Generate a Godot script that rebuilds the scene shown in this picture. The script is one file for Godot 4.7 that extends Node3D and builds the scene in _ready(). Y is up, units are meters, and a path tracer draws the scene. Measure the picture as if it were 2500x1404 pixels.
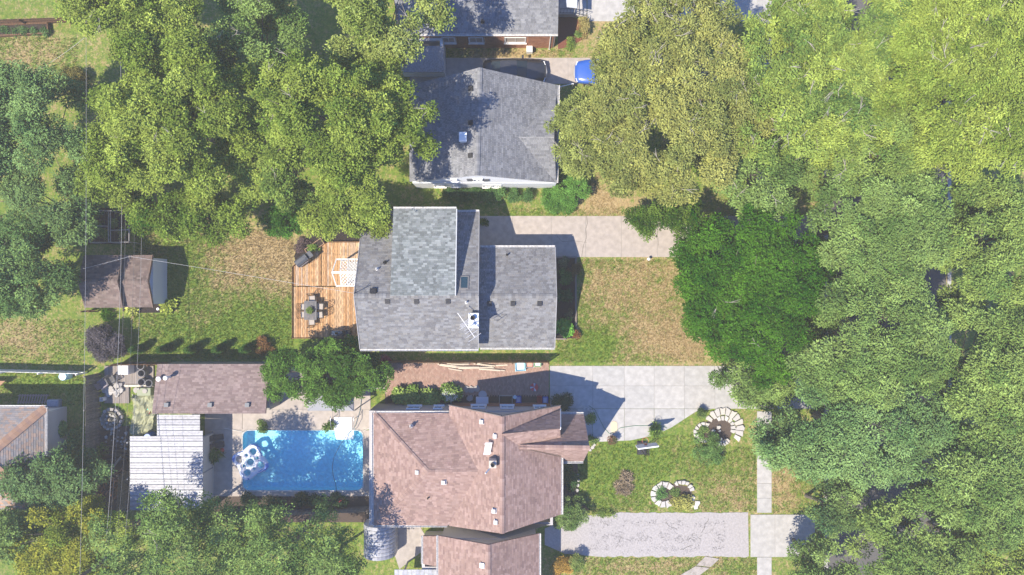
extends Node3D
# An aerial view of suburban back gardens: a grey-roofed house with a cedar deck, neighbours with a pool, big street trees.
# Plan measurements: at(px, py, h) gives the point at height h seen at a plan position of the survey sheet (2500 x 1404, 32 units per metre on the ground, taken from 52.7 m up).
const H := 52.7
const S := 32.0
var rng := RandomNumberGenerator.new()
var used := {}
var mats := {}
var texs := {}
var noise_a := FastNoiseLite.new()
var noise_b := FastNoiseLite.new()
var noise_c := FastNoiseLite.new()

func at(px: float, py: float, h := 0.0) -> Vector3:
	var k := (H - h) / (H * S)
	return Vector3((px - 1250.0) * k, h, (py - 702.0) * k)
func rr(a: float, b: float) -> float:
	return rng.randf_range(a, b)
# ---------- nodes
func numbered(n: String) -> String:
	if not used.has(n):
		used[n] = 0
		return n
	used[n] += 1
	return "%s_%03d" % [n, used[n]]
func tag(o: Node, label: String, cat: String, group := "") -> void:
	o.set_meta("label", label)
	o.set_meta("category", cat)
	if group != "":
		o.set_meta("group", group)
func thing(n: String, label: String, cat: String, pos := Vector3.ZERO, yaw := 0.0, group := "") -> Node3D:
	var o := Node3D.new()
	o.name = numbered(n)
	add_child(o)
	o.position = pos
	o.rotation.y = yaw
	tag(o, label, cat, group)
	return o
func mesh_of(m) -> Mesh:
	if m is SurfaceTool:
		return m.commit()
	return m
func obj(n: String, m, mat: Material, parent: Node3D, kind := "") -> MeshInstance3D:
	var o := MeshInstance3D.new()
	o.name = n
	o.mesh = mesh_of(m)
	o.material_override = mat
	parent.add_child(o, true)
	if kind != "":
		o.set_meta("kind", kind)
	return o
func gpos(o: Node) -> Vector3:
	var p := Vector3.ZERO
	while o != self and o is Node3D:
		p += o.position
		o = o.get_parent()
	return p
func wobj(n: String, m, mat: Material, parent: Node3D, kind := "") -> MeshInstance3D:
	var o := obj(n, m, mat, parent, kind)
	o.position = -gpos(parent)
	return o
func solo(n: String, m, mat: Material, label: String, cat: String, group := "") -> MeshInstance3D:
	var o := obj(numbered(n), m, mat, self)
	tag(o, label, cat, group)
	return o
func setting(n: String, m, mat: Material) -> MeshInstance3D:
	var o := obj(numbered(n), m, mat, self)
	o.set_meta("kind", "structure")
	return o
func copy_of(src: Node3D, pos: Vector3, yaw: float, label := "", group := "") -> Node3D:
	var c: Node3D = src.duplicate()
	c.name = numbered(String(src.name).rstrip("0123456789").rstrip("_"))
	add_child(c)
	c.position = pos
	c.rotation.y = yaw
	if label != "":
		c.set_meta("label", label)
	if group != "":
		c.set_meta("group", group)
	return c
# ---------- shapes
func nst() -> SurfaceTool:
	var st := SurfaceTool.new()
	st.begin(Mesh.PRIMITIVE_TRIANGLES)
	return st
func tri(st: SurfaceTool, a: Vector3, b: Vector3, c: Vector3, col := Color.WHITE) -> void:
	var n := (b - a).cross(c - a)
	if n.length_squared() < 1e-14:
		return
	n = n.normalized()
	for p in [a, c, b]:
		st.set_normal(n)
		st.set_color(col)
		st.add_vertex(p)
func quad(st: SurfaceTool, a: Vector3, b: Vector3, c: Vector3, d: Vector3, col := Color.WHITE) -> void:
	tri(st, a, b, c, col)
	tri(st, a, c, d, col)
func box(st: SurfaceTool, c: Vector3, s: Vector3, b := Basis.IDENTITY, col := Color.WHITE) -> void:
	var x := b.x * s.x * 0.5
	var y := b.y * s.y * 0.5
	var z := b.z * s.z * 0.5
	quad(st, c - x + y + z, c + x + y + z, c + x + y - z, c - x + y - z, col)
	quad(st, c - x - y - z, c + x - y - z, c + x - y + z, c - x - y + z, col)
	quad(st, c - x - y + z, c + x - y + z, c + x + y + z, c - x + y + z, col)
	quad(st, c + x - y - z, c - x - y - z, c - x + y - z, c + x + y - z, col)
	quad(st, c + x - y + z, c + x - y - z, c + x + y - z, c + x + y + z, col)
	quad(st, c - x - y - z, c - x - y + z, c - x + y + z, c - x + y - z, col)
func cbox(s: Vector3, e := 0.012) -> SurfaceTool:
	# a box with chamfered top edges, base at y = 0
	var st := nst()
	var h := s * 0.5
	var y1 := s.y - e
	var lo := [Vector3(-h.x, 0, h.z), Vector3(h.x, 0, h.z), Vector3(h.x, 0, -h.z), Vector3(-h.x, 0, -h.z)]
	var mi := []
	var hi := []
	for p in lo:
		mi.append(Vector3(p.x, y1, p.z))
		hi.append(Vector3(p.x - signf(p.x) * e, s.y, p.z - signf(p.z) * e))
	for i in 4:
		var j := (i + 1) % 4
		quad(st, lo[i], lo[j], mi[j], mi[i])
		quad(st, mi[i], mi[j], hi[j], hi[i])
	quad(st, hi[0], hi[1], hi[2], hi[3])
	quad(st, lo[3], lo[2], lo[1], lo[0])
	return st
func yaw_b(a: float) -> Basis:
	return Basis(Vector3.UP, a)
func frame_of(d: Vector3) -> Basis:
	var y := d.normalized()
	var x := (Vector3.RIGHT if absf(y.x) < 0.8 else Vector3.FORWARD).cross(y).normalized()
	return Basis(x, y, x.cross(y))
func tube(st: SurfaceTool, pts: Array, radii, sides := 6, col := Color.WHITE, caps := true) -> void:
	var rings := []
	var nr := []
	for i in pts.size():
		var d: Vector3 = pts[mini(i + 1, pts.size() - 1)] - pts[maxi(i - 1, 0)]
		var b := frame_of(d)
		var r: float = radii[i] if radii is Array else radii
		var ring := []
		var ns := []
		for k in sides:
			var a := TAU * k / sides
			var v := b.x * cos(a) + b.z * sin(a)
			ring.append(pts[i] + v * r)
			ns.append(v)
		rings.append(ring)
		nr.append(ns)
	for i in pts.size() - 1:
		for k in sides:
			var j := (k + 1) % sides
			var q := [[rings[i][k], nr[i][k]], [rings[i + 1][k], nr[i + 1][k]], [rings[i + 1][j], nr[i + 1][j]], [rings[i][j], nr[i][j]]]
			for t in [0, 2, 1, 0, 3, 2]:
				st.set_normal(q[t][1])
				st.set_color(col)
				st.add_vertex(q[t][0])
	if caps:
		for k in range(1, sides - 1):
			tri(st, rings[0][0], rings[0][k], rings[0][k + 1], col)
			var L := pts.size() - 1
			tri(st, rings[L][0], rings[L][k + 1], rings[L][k], col)
func bar(st: SurfaceTool, a: Vector3, b: Vector3, w: float, h: float, col := Color.WHITE) -> void:
	# a rectangular bar from a to b: w sideways, h upwards
	var d := b - a
	var z := d.normalized()
	var x := Vector3.UP.cross(z)
	x = x.normalized() if x.length() > 0.01 else Vector3.RIGHT
	var y := z.cross(x)
	box(st, (a + b) * 0.5, Vector3(w, h, d.length()), Basis(x, y, z), col)
func lathe(st: SurfaceTool, c: Vector3, prof: Array, sides := 16, col := Color.WHITE) -> void:
	for i in prof.size() - 1:
		for k in sides:
			var a0 := TAU * k / sides
			var a1 := TAU * (k + 1) / sides
			var p0: Vector2 = prof[i]
			var p1: Vector2 = prof[i + 1]
			var e0 := Vector3(cos(a0), 0, sin(a0))
			var e1 := Vector3(cos(a1), 0, sin(a1))
			quad(st, c + e0 * p0.x + Vector3.UP * p0.y, c + e0 * p1.x + Vector3.UP * p1.y, c + e1 * p1.x + Vector3.UP * p1.y, c + e1 * p0.x + Vector3.UP * p0.y, col)
func prism(st: SurfaceTool, pts: Array, y0: float, y1: float, col := Color.WHITE, bevel := 0.0) -> void:
	# an upright solid over a ground outline (Vector3 points, y ignored)
	var p2 := PackedVector2Array()
	for p in pts:
		p2.append(Vector2(p.x, p.z))
	if Geometry2D.is_polygon_clockwise(p2):
		p2.reverse()
	var top := p2
	if bevel > 0.0:
		var o := Geometry2D.offset_polygon(p2, -bevel)
		if o.size() > 0 and o[0].size() == p2.size():
			top = o[0]
			var bi := 0
			for k in top.size():
				if top[k].distance_to(p2[0]) < top[bi].distance_to(p2[0]):
					bi = k
			var t2 := PackedVector2Array()
			for k in top.size():
				t2.append(top[(bi + k) % top.size()])
			top = t2
			if Geometry2D.is_polygon_clockwise(top) != Geometry2D.is_polygon_clockwise(p2):
				top = p2
	var n := p2.size()
	var yb := y1 - (bevel if top != p2 else 0.0)
	for i in n:
		var j := (i + 1) % n
		var a := Vector3(p2[i].x, y0, p2[i].y)
		var b := Vector3(p2[j].x, y0, p2[j].y)
		quad(st, b, a, a + Vector3.UP * (yb - y0), b + Vector3.UP * (yb - y0), col)
		if top != p2:
			quad(st, Vector3(p2[j].x, yb, p2[j].y), Vector3(p2[i].x, yb, p2[i].y), Vector3(top[i].x, y1, top[i].y), Vector3(top[j].x, y1, top[j].y), col)
	var idx := Geometry2D.triangulate_polygon(top)
	for i in range(0, idx.size(), 3):
		var t := [top[idx[i]], top[idx[i + 1]], top[idx[i + 2]]]
		var a := Vector3(t[0].x, y1, t[0].y)
		var b := Vector3(t[1].x, y1, t[1].y)
		var c := Vector3(t[2].x, y1, t[2].y)
		if (b - a).cross(c - a).y > 0.0:
			tri(st, a, b, c, col)
		else:
			tri(st, a, c, b, col)
func rect_px(x0: float, y0: float, x1: float, y1: float, h := 0.0) -> Array:
	return [at(x0, y0, h), at(x1, y0, h), at(x1, y1, h), at(x0, y1, h)]
func px_pts(a: Array, h := 0.0) -> Array:
	var o := []
	for p in a:
		o.append(at(p[0], p[1], p[2] if p.size() > 2 else h))
	return o
func slab(st: SurfaceTool, pts: Array, t: float, col := Color.WHITE) -> void:
	# a sloping sheet of thickness t under the outline
	var n := Vector3.ZERO
	for i in range(1, pts.size() - 1):
		n += (pts[i] - pts[0]).cross(pts[i + 1] - pts[0])
	var p := pts.duplicate()
	if n.y < 0.0:
		p.reverse()
	var d := Vector3.DOWN * t
	for i in range(1, p.size() - 1):
		tri(st, p[0], p[i], p[i + 1], col)
		tri(st, p[0] + d, p[i + 1] + d, p[i] + d, col)
	for i in p.size():
		var j := (i + 1) % p.size()
		quad(st, p[i] + d, p[j] + d, p[j], p[i], col)
# ---------- materials and computed textures
func lin(r: float, g: float, b: float) -> Color:
	return Color(r, g, b).linear_to_srgb()
func grain(key: String, freq: float, lo: float, hi: float, sx := 1.0, sy := 1.0, size := 256) -> ImageTexture:
	if texs.has(key):
		return texs[key]
	var f := FastNoiseLite.new()
	f.seed = hash(key) % 1000
	f.frequency = freq
	f.fractal_octaves = 4
	var im: Image
	if sx == 1.0 and sy == 1.0:
		im = f.get_seamless_image(size, size)
		im.convert(Image.FORMAT_L8)
		var d := im.get_data()
		for i in d.size():
			d[i] = int(255.0 * lerpf(lo, hi, d[i] / 255.0))
		im = Image.create_from_data(size, size, false, Image.FORMAT_L8, d)
	else:
		im = Image.create(size, size, false, Image.FORMAT_L8)
		for y in size:
			for x in size:
				var u := absf(float(x) / size * 2.0 - 1.0) * size * 0.5
				var v := absf(float(y) / size * 2.0 - 1.0) * size * 0.5
				var g := clampf(f.get_noise_2d(u * sx, v * sy) * 0.9 + 0.5, 0, 1)
				im.set_pixel(x, y, Color.from_hsv(0, 0, lerpf(lo, hi, g)))
	texs[key] = ImageTexture.create_from_image(im)
	return texs[key]
func bumps(key: String, freq: float, strength: float, size := 256) -> ImageTexture:
	if texs.has(key):
		return texs[key]
	var f := FastNoiseLite.new()
	f.seed = hash(key) % 1000
	f.frequency = freq
	f.fractal_octaves = 4
	var im := f.get_seamless_image(size, size)
	im.convert(Image.FORMAT_RGBA8)
	im.bump_map_to_normal_map(strength)
	texs[key] = ImageTexture.create_from_image(im)
	return texs[key]
func mat(key: String, c: Color, rough := 0.85, tex: Texture2D = null, scale := 0.5, normal: Texture2D = null, metal := 0.0) -> StandardMaterial3D:
	if mats.has(key):
		return mats[key]
	var m := StandardMaterial3D.new()
	m.albedo_color = c
	m.roughness = rough
	m.metallic = metal
	if tex:
		m.albedo_texture = tex
	if normal:
		m.normal_enabled = true
		m.normal_texture = normal
		m.normal_scale = 0.6
	if tex or normal:
		m.uv1_triplanar = true
		m.uv1_world_triplanar = true
		m.uv1_scale = Vector3.ONE * scale
	mats[key] = m
	return m
func vmat(key: String, rough := 0.9, tex: Texture2D = null, scale := 1.0) -> StandardMaterial3D:
	if mats.has(key):
		return mats[key]
	var m := mat(key, Color.WHITE, rough, tex, scale)
	m.vertex_color_use_as_albedo = true
	return m
func leaf_mat(key: String) -> StandardMaterial3D:
	if mats.has(key):
		return mats[key]
	var m := StandardMaterial3D.new()
	m.vertex_color_use_as_albedo = true
	m.roughness = 0.75
	m.metallic_specular = 0.12
	m.backlight_enabled = true
	m.backlight = Color(0.34, 0.42, 0.1)
	m.cull_mode = BaseMaterial3D.CULL_DISABLED
	mats[key] = m
	return m
# ---------- shingles: every tab its own tilted piece with a butt edge
func shingles(pts: Array, pal: Array, sd: int, expo := 0.145, wa := 0.16, wb := 0.36) -> SurfaceTool:
	var st := nst()
	rng.seed = sd
	var n := Vector3.ZERO
	for i in range(1, pts.size() - 1):
		n += (pts[i] - pts[0]).cross(pts[i + 1] - pts[0])
	n = n.normalized()
	if n.y < 0.0:
		n = -n
	var dn := (Vector3.DOWN - n * Vector3.DOWN.dot(n)).normalized()
	var u := dn.cross(n).normalized()
	var o: Vector3 = pts[0]
	var poly := PackedVector2Array()
	var lo := Vector2(1e9, 1e9)
	var hi := Vector2(-1e9, -1e9)
	for p in pts:
		var q := Vector2((p - o).dot(u), (p - o).dot(dn))
		poly.append(q)
		lo = lo.min(q)
		hi = hi.max(q)
	var v := hi.y - ceilf((hi.y - lo.y) / expo) * expo
	while v < hi.y - 0.01:
		var x := lo.x - rr(0.0, 0.4)
		while x < hi.x:
			var w := rr(wa, wb)
			var a := Vector2(x, v)
			var b := Vector2(x + w - 0.006, v + expo)
			var c: Color = pal[rng.randi() % pal.size()]
			c = c * rr(0.93, 1.07) * (1.0 + 0.16 * noise_b.get_noise_2d((o.x + o.z + x) * 7.0, v * 2.2))
			var t := rr(0.012, 0.024)
			x += w
			var shape := PackedVector2Array([a, Vector2(b.x, a.y), b, Vector2(a.x, b.y)])
			var ins := 0
			for q in shape:
				if Geometry2D.is_point_in_polygon(q, poly):
					ins += 1
			var parts := [shape]
			if ins < 4:
				if b.x < lo.x or a.x > hi.x:
					continue
				parts = Geometry2D.intersect_polygons(shape, poly)
			for s in parts:
				var w3 := []
				for q in s:
					w3.append(o + u * q.x + dn * q.y + n * (0.003 + t * clampf((q.y - v) / expo, 0, 1)))
				for i in range(1, w3.size() - 1):
					if (w3[i] - w3[0]).cross(w3[i + 1] - w3[0]).dot(n) > 0.0:
						tri(st, w3[0], w3[i], w3[i + 1], c)
					else:
						tri(st, w3[0], w3[i + 1], w3[i], c)
				if ins == 4:
					quad(st, w3[3] - n * t, w3[2] - n * t, w3[2], w3[3], c * 0.8)
		v += expo
	return st
func slope(house: Node3D, pts: Array, pal: Array, sd: int, trim: Material, expo := 0.145) -> MeshInstance3D:
	# bring the outline into one plane
	var n := Vector3.ZERO
	var mid := Vector3.ZERO
	for i in pts.size():
		n += (pts[i] - pts[0]).cross(pts[(i + 1) % pts.size()] - pts[0])
		mid += pts[i] / float(pts.size())
	n = n.normalized()
	pts = pts.duplicate()
	for i in pts.size():
		var p: Vector3 = pts[i]
		p.y = mid.y - (n.x * (p.x - mid.x) + n.z * (p.z - mid.z)) / n.y
		pts[i] = p
	var st := nst()
	slab(st, pts, 0.16)
	var o := wobj("roof_slope", st, trim, house)
	obj("shingles", shingles(pts, pal, sd, expo), vmat("shingle", 0.92, grain("grit", 0.09, 0.74, 1.0), 1.6), o, "stuff")
	return o
func ridge_cap(house: Node3D, a: Vector3, b: Vector3, pal: Array, w := 0.16, drop := 0.06) -> void:
	var st := nst()
	var n := maxi(1, int((b - a).length() / 0.24))
	var d := (b - a).normalized()
	var s := d.cross(Vector3.UP).normalized() * w
	for i in n:
		var p := a.lerp(b, float(i) / n) + Vector3.UP * 0.035
		var q := a.lerp(b, float(i + 1) / n) + Vector3.UP * 0.05
		var c: Color = pal[i * 7 % pal.size()]
		var dr := Vector3.UP * drop
		quad(st, p - s - dr, p, q, q - s - dr, c)
		quad(st, p, p + s - dr, q + s - dr, q, c)
		quad(st, q - s - dr, q, q - Vector3.UP * 0.02, q - s - dr * 1.2, c)
	var o := wobj("ridge_cap", st, vmat("shingle", 0.92), house)
	o.set_meta("kind", "stuff")
func gutter(house: Node3D, a: Vector3, b: Vector3, m: Material, out: Vector3) -> void:
	# an open trough: back, floor and front lip
	var st := nst()
	var o := out.normalized()
	var dy := Vector3.DOWN * 0.02
	bar(st, a + o * 0.015 + dy, b + o * 0.015 + dy, 0.02, 0.12)
	bar(st, a + o * 0.068 + dy - Vector3.UP * 0.05, b + o * 0.068 + dy - Vector3.UP * 0.05, 0.088, 0.02)
	bar(st, a + o * 0.125 + dy, b + o * 0.125 + dy, 0.03, 0.12)
	wobj("gutter", st, mat("gutter_white", lin(0.74, 0.73, 0.71), 0.6, grain("gutg", 0.03, 0.72, 1.0), 0.7), house)
func walls(house: Node3D, pts: Array, top: float, m: Material) -> void:
	# one wall panel for each side of the outline, 0.2 m thick
	for i in pts.size():
		var a: Vector3 = pts[i]
		var b: Vector3 = pts[(i + 1) % pts.size()]
		a.y = 0.0
		b.y = 0.0
		var st := nst()
		var d := (b - a).normalized() * 0.1
		bar(st, a + d + Vector3.UP * top * 0.5, b + d * 0.98 + Vector3.UP * top * 0.5, 0.2, top)
		wobj("wall", st, m, house)
func roof_vent(house: Node3D, px: float, py: float, h: float, m: Material, s := 0.3, pitch := Vector3.UP) -> void:
	var st := nst()
	var c := at(px, py, h + 0.1)
	var b := Basis(Quaternion(Vector3.UP, pitch.normalized()))
	box(st, c - b.y * 0.08, Vector3(s * 1.4, 0.02, s * 1.4), b)
	box(st, c, Vector3(s, 0.16, s), b)
	box(st, c + b.y * 0.09, Vector3(s * 1.08, 0.03, s * 1.08), b)
	wobj("roof_vent", st, m, house)
func vent_pipe(house: Node3D, px: float, py: float, h: float, m: Material, r := 0.06, t := 0.35) -> void:
	var st := nst()
	var c := at(px, py, h + t)
	lathe(st, c - Vector3.UP * (t + 0.15), [Vector2(r * 2.6, 0.1), Vector2(r * 1.4, 0.24), Vector2(r, 0.26), Vector2(r, t + 0.15), Vector2(r * 0.75, t + 0.15), Vector2(r * 0.7, 0.3)], 10)
	wobj("vent_pipe", st, m, house)
# ---------- plants
var sprays := {}
func spray(kind: String) -> Mesh:
	if sprays.has(kind):
		return sprays[kind]
	rng.seed = hash(kind) % 10000
	var st := nst()
	var cnt := 22
	var L := 0.145
	var Wd := 0.085
	var R := 0.34
	if kind == "fine":
		cnt = 24
		L = 0.17
		Wd = 0.075
		R = 0.34
	elif kind == "small":
		cnt = 14
		L = 0.085
		Wd = 0.05
		R = 0.14
	elif kind == "big":
		cnt = 9
		L = 0.26
		Wd = 0.2
		R = 0.25
	elif kind == "frond":
		cnt = 12
		L = 0.3
		Wd = 0.05
		R = 0.08
	for i in cnt:
		var p := Vector3(rr(-1, 1), rr(-0.7, 0.7), rr(-1, 1))
		if p.length() > 1.0:
			p = p.normalized() * rr(0.5, 1)
		p *= R
		var dir := Vector3(p.x, rr(-0.35, 0.35) * R, p.z) + Vector3(rr(-1, 1), rr(-0.5, 0.4), rr(-1, 1)) * R
		if kind == "frond":
			dir = Vector3(rr(-1, 1), rr(-0.1, 0.6), rr(-1, 1))
		dir = dir.normalized()
		var up := (Vector3.UP + Vector3(rr(-1, 1), rr(-0.3, 0.3), rr(-1, 1)) * 0.6).normalized()
		var side := dir.cross(up).normalized() * Wd * 0.5 * rr(0.8, 1.2)
		var nn := side.cross(dir).normalized() * Wd * 0.12
		var l := L * rr(0.75, 1.25)
		var t := p + dir * l - Vector3.UP * l * 0.12
		var c := Color.WHITE * rr(0.7, 1.2)
		var m := p + dir * l * 0.45
		tri(st, p, m + side + nn, t, c)
		tri(st, p, t, m - side + nn, c)
	sprays[kind] = st.commit()
	return sprays[kind]
func crown(parent: Node3D, lobes: Array, dens: float, A: Color, B: Color, kind: String, sd: int, sc := 1.0, nm := "crown") -> MultiMeshInstance3D:
	# lobes: [[centre, radius], ...]; leaf sprays through the shell of every lobe
	rng.seed = sd
	var xf := []
	var cols := []
	for l in lobes:
		var c: Vector3 = l[0]
		var r: float = l[1]
		var tone := rr(0.0, 1.0)
		var cnt := int(dens * PI * r * r / (sc * sc)) + 3
		for i in cnt:
			var d := Vector3(rr(-1, 1), rr(-0.75, 1.0), rr(-1, 1))
			while d.length() > 1.0 or d.length() < 0.1:
				d = Vector3(rr(-1, 1), rr(-0.75, 1.0), rr(-1, 1))
			d = d.normalized() * pow(d.length(), 0.4)
			var p := c + Vector3(d.x, d.y * 0.62, d.z) * r * rr(0.85, 1.12)
			var b := Basis.from_euler(Vector3(rr(-0.5, 0.5), rr(0, TAU), rr(-0.5, 0.5))).scaled(Vector3.ONE * sc * rr(0.75, 1.3))
			xf.append(Transform3D(b, p))
			var t := clampf(tone * 0.75 + rr(-0.15, 0.4), 0, 1)
			cols.append((A.lerp(B, t)) * rr(0.62, 1.38))
	var mm := MultiMesh.new()
	mm.transform_format = MultiMesh.TRANSFORM_3D
	mm.use_colors = true
	mm.mesh = spray(kind)
	mm.instance_count = xf.size()
	for i in xf.size():
		mm.set_instance_transform(i, xf[i])
		mm.set_instance_color(i, cols[i])
	var o := MultiMeshInstance3D.new()
	o.name = nm
	o.multimesh = mm
	o.material_override = leaf_mat("leaf")
	parent.add_child(o, true)
	o.position = -gpos(parent)
	o.set_meta("kind", "stuff")
	total_sprays += xf.size()
	return o
var total_sprays := 0
func limb_pts(a: Vector3, b: Vector3, sag: float) -> Array:
	var m := a.lerp(b, 0.5) + Vector3(rr(-1, 1), rr(0.2, 1.0), rr(-1, 1)) * (b - a).length() * sag
	var o := []
	for i in 6:
		var t := i / 5.0
		o.append(a.lerp(m, t).lerp(m.lerp(b, t), t))
	return o
func tree(n: String, label: String, px: float, py: float, rx: float, ry: float, hm: float, ht: float, A: Color, B: Color, sd: int, opt := {}) -> Node3D:
	rng.seed = sd
	var c := at(px, py, hm)
	var k := (H - hm) / (H * S)
	var RX := rx * k * 1.12
	var RZ := ry * k * 1.12
	var base := Vector3(c.x + rr(-0.6, 0.6), 0, c.z + rr(-0.6, 0.6))
	if opt.has("base"):
		base = at(opt.base[0], opt.base[1])
	var t := thing(n, label, opt.get("cat", "tree"), base, 0.0, opt.get("group", ""))
	var lr: float = opt.get("lobe", 1.1)
	var lobes := []
	var ph := rr(0, TAU)
	var want := int(RX * RZ / (lr * lr) * 2.0 * opt.get("full", 1.0))
	var tries := 0
	while lobes.size() < want and tries < want * 14:
		tries += 1
		var q := Vector2(rr(-1, 1), rr(-1, 1))
		var rho := q.length()
		var rim := 0.86 + 0.1 * sin(3.0 * q.angle() + ph) + 0.09 * sin(5.0 * q.angle() + ph * 2.3) + 0.06 * sin(9.0 * q.angle() - ph)
		if rho > rim:
			continue
		rho = minf(rho, 1.0)
		var r := lr * (0.42 + 0.85 * pow(rng.randf(), 1.3)) * (1.0 - 0.22 * rho)
		var y := hm + (ht - hm) * sqrt(1.0 - rho * rho * 0.96) * rr(opt.get("low", 0.45), 1.05) - r * 0.5
		var p := Vector3(c.x + q.x * (RX - r * 0.6), y, c.z + q.y * (RZ - r * 0.6))
		var ok := true
		for l in lobes:
			if l[0].distance_to(p) < (l[1] + r) * 0.43:
				ok = false
				break
		if ok:
			lobes.append([p, r])
	for i in int(want * 0.22):
		var a := rr(0, TAU)
		var r := lr * rr(0.6, 1.0)
		var f := rr(0.5, 0.95)
		lobes.append([Vector3(c.x + cos(a) * (RX - r) * f, hm * rr(0.7, 0.98), c.z + sin(a) * (RZ - r) * f), r])
	# trunk and limbs
	var st := nst()
	var tr: float = opt.get("trunk", 0.032 * sqrt(RX * RZ) + 0.06)
	var top := Vector3(lerpf(base.x, c.x, 0.6), hm * 0.92, lerpf(base.z, c.z, 0.6))
	tube(st, [base - Vector3.UP * 0.1, base + Vector3.UP * 0.25, base.lerp(top, 0.35), base.lerp(top, 0.7), top], [tr * 1.5, tr * 1.08, tr * 0.95, tr * 0.75, tr * 0.5], 9)
	var bm := mat(opt.get("bark", "bark"), lin(0.25, 0.21, 0.18), 0.95, grain("barkg", 0.06, 0.55, 1.0), 1.2)
	wobj("trunk", st, bm, t)
	var every := maxi(1, int(lobes.size() / 26.0))
	for i in range(0, lobes.size(), every):
		var s0 := base.lerp(top, rr(0.5, 1.0))
		var e: Vector3 = lobes[i][0] + Vector3.UP * lobes[i][1] * 0.25
		var ls := nst()
		var lp := limb_pts(s0, e, 0.12)
		var r0 := tr * rr(0.18, 0.34)
		tube(ls, lp, [r0, r0 * 0.85, r0 * 0.65, r0 * 0.5, r0 * 0.35, r0 * 0.2], 5)
		for j in 3:
			var f: Vector3 = lp[3 + j % 3]
			tube(ls, [f, f + Vector3(rr(-1, 1), rr(0.1, 0.7), rr(-1, 1)) * lobes[i][1] * 0.9], [r0 * 0.3, r0 * 0.1], 4, Color.WHITE, false)
		wobj("limb", ls, bm, t)
	crown(t, lobes, opt.get("dens", 33.0) * (0.72 if opt.get("leaf", "maple") == "fine" else 0.85), A, B, opt.get("leaf", "maple"), sd + 1, opt.get("sc", 1.0))
	# pale dead twigs standing clear of the leaves
	if opt.get("twigs", 0) > 0:
		rng.seed = sd + 5
		var tw := nst()
		for i in int(opt.twigs):
			var l = lobes[rng.randi() % lobes.size()]
			var p: Vector3 = l[0] + Vector3(rr(-0.6, 0.6), 0.55, rr(-0.6, 0.6)) * l[1]
			var d := Vector3(rr(-1, 1), rr(0.0, 0.25), rr(-1, 1)).normalized()
			for s in 3:
				var d2 := (d + Vector3(rr(-1, 1), rr(-0.1, 0.3), rr(-1, 1)) * 0.6).normalized()
				var mid := p + d * 0.35
				tube(tw, [p, mid, mid + d2 * rr(0.3, 0.7)], [0.016, 0.013, 0.007], 4, Color.WHITE, false)
		wobj("bare_twigs", tw, mat("twig", lin(0.42, 0.38, 0.33), 0.9), t, "stuff")
	return t
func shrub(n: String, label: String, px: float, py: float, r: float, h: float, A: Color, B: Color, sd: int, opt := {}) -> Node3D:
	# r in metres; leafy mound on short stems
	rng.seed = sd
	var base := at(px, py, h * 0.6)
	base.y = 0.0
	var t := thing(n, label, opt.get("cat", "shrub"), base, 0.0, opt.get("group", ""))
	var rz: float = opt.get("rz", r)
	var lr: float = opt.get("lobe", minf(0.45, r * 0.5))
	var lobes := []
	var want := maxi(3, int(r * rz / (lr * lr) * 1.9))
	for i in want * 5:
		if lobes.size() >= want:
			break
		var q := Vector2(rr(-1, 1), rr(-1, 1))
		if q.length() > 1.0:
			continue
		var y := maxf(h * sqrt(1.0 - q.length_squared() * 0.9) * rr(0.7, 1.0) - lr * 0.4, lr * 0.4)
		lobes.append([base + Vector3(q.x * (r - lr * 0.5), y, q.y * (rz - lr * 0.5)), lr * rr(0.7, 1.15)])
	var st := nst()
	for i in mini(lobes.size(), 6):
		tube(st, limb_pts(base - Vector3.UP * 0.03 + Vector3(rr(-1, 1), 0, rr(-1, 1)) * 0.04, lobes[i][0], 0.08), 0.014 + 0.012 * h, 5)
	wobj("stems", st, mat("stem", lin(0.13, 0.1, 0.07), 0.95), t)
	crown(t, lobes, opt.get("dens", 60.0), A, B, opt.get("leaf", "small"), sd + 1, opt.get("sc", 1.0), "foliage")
	return t
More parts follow.
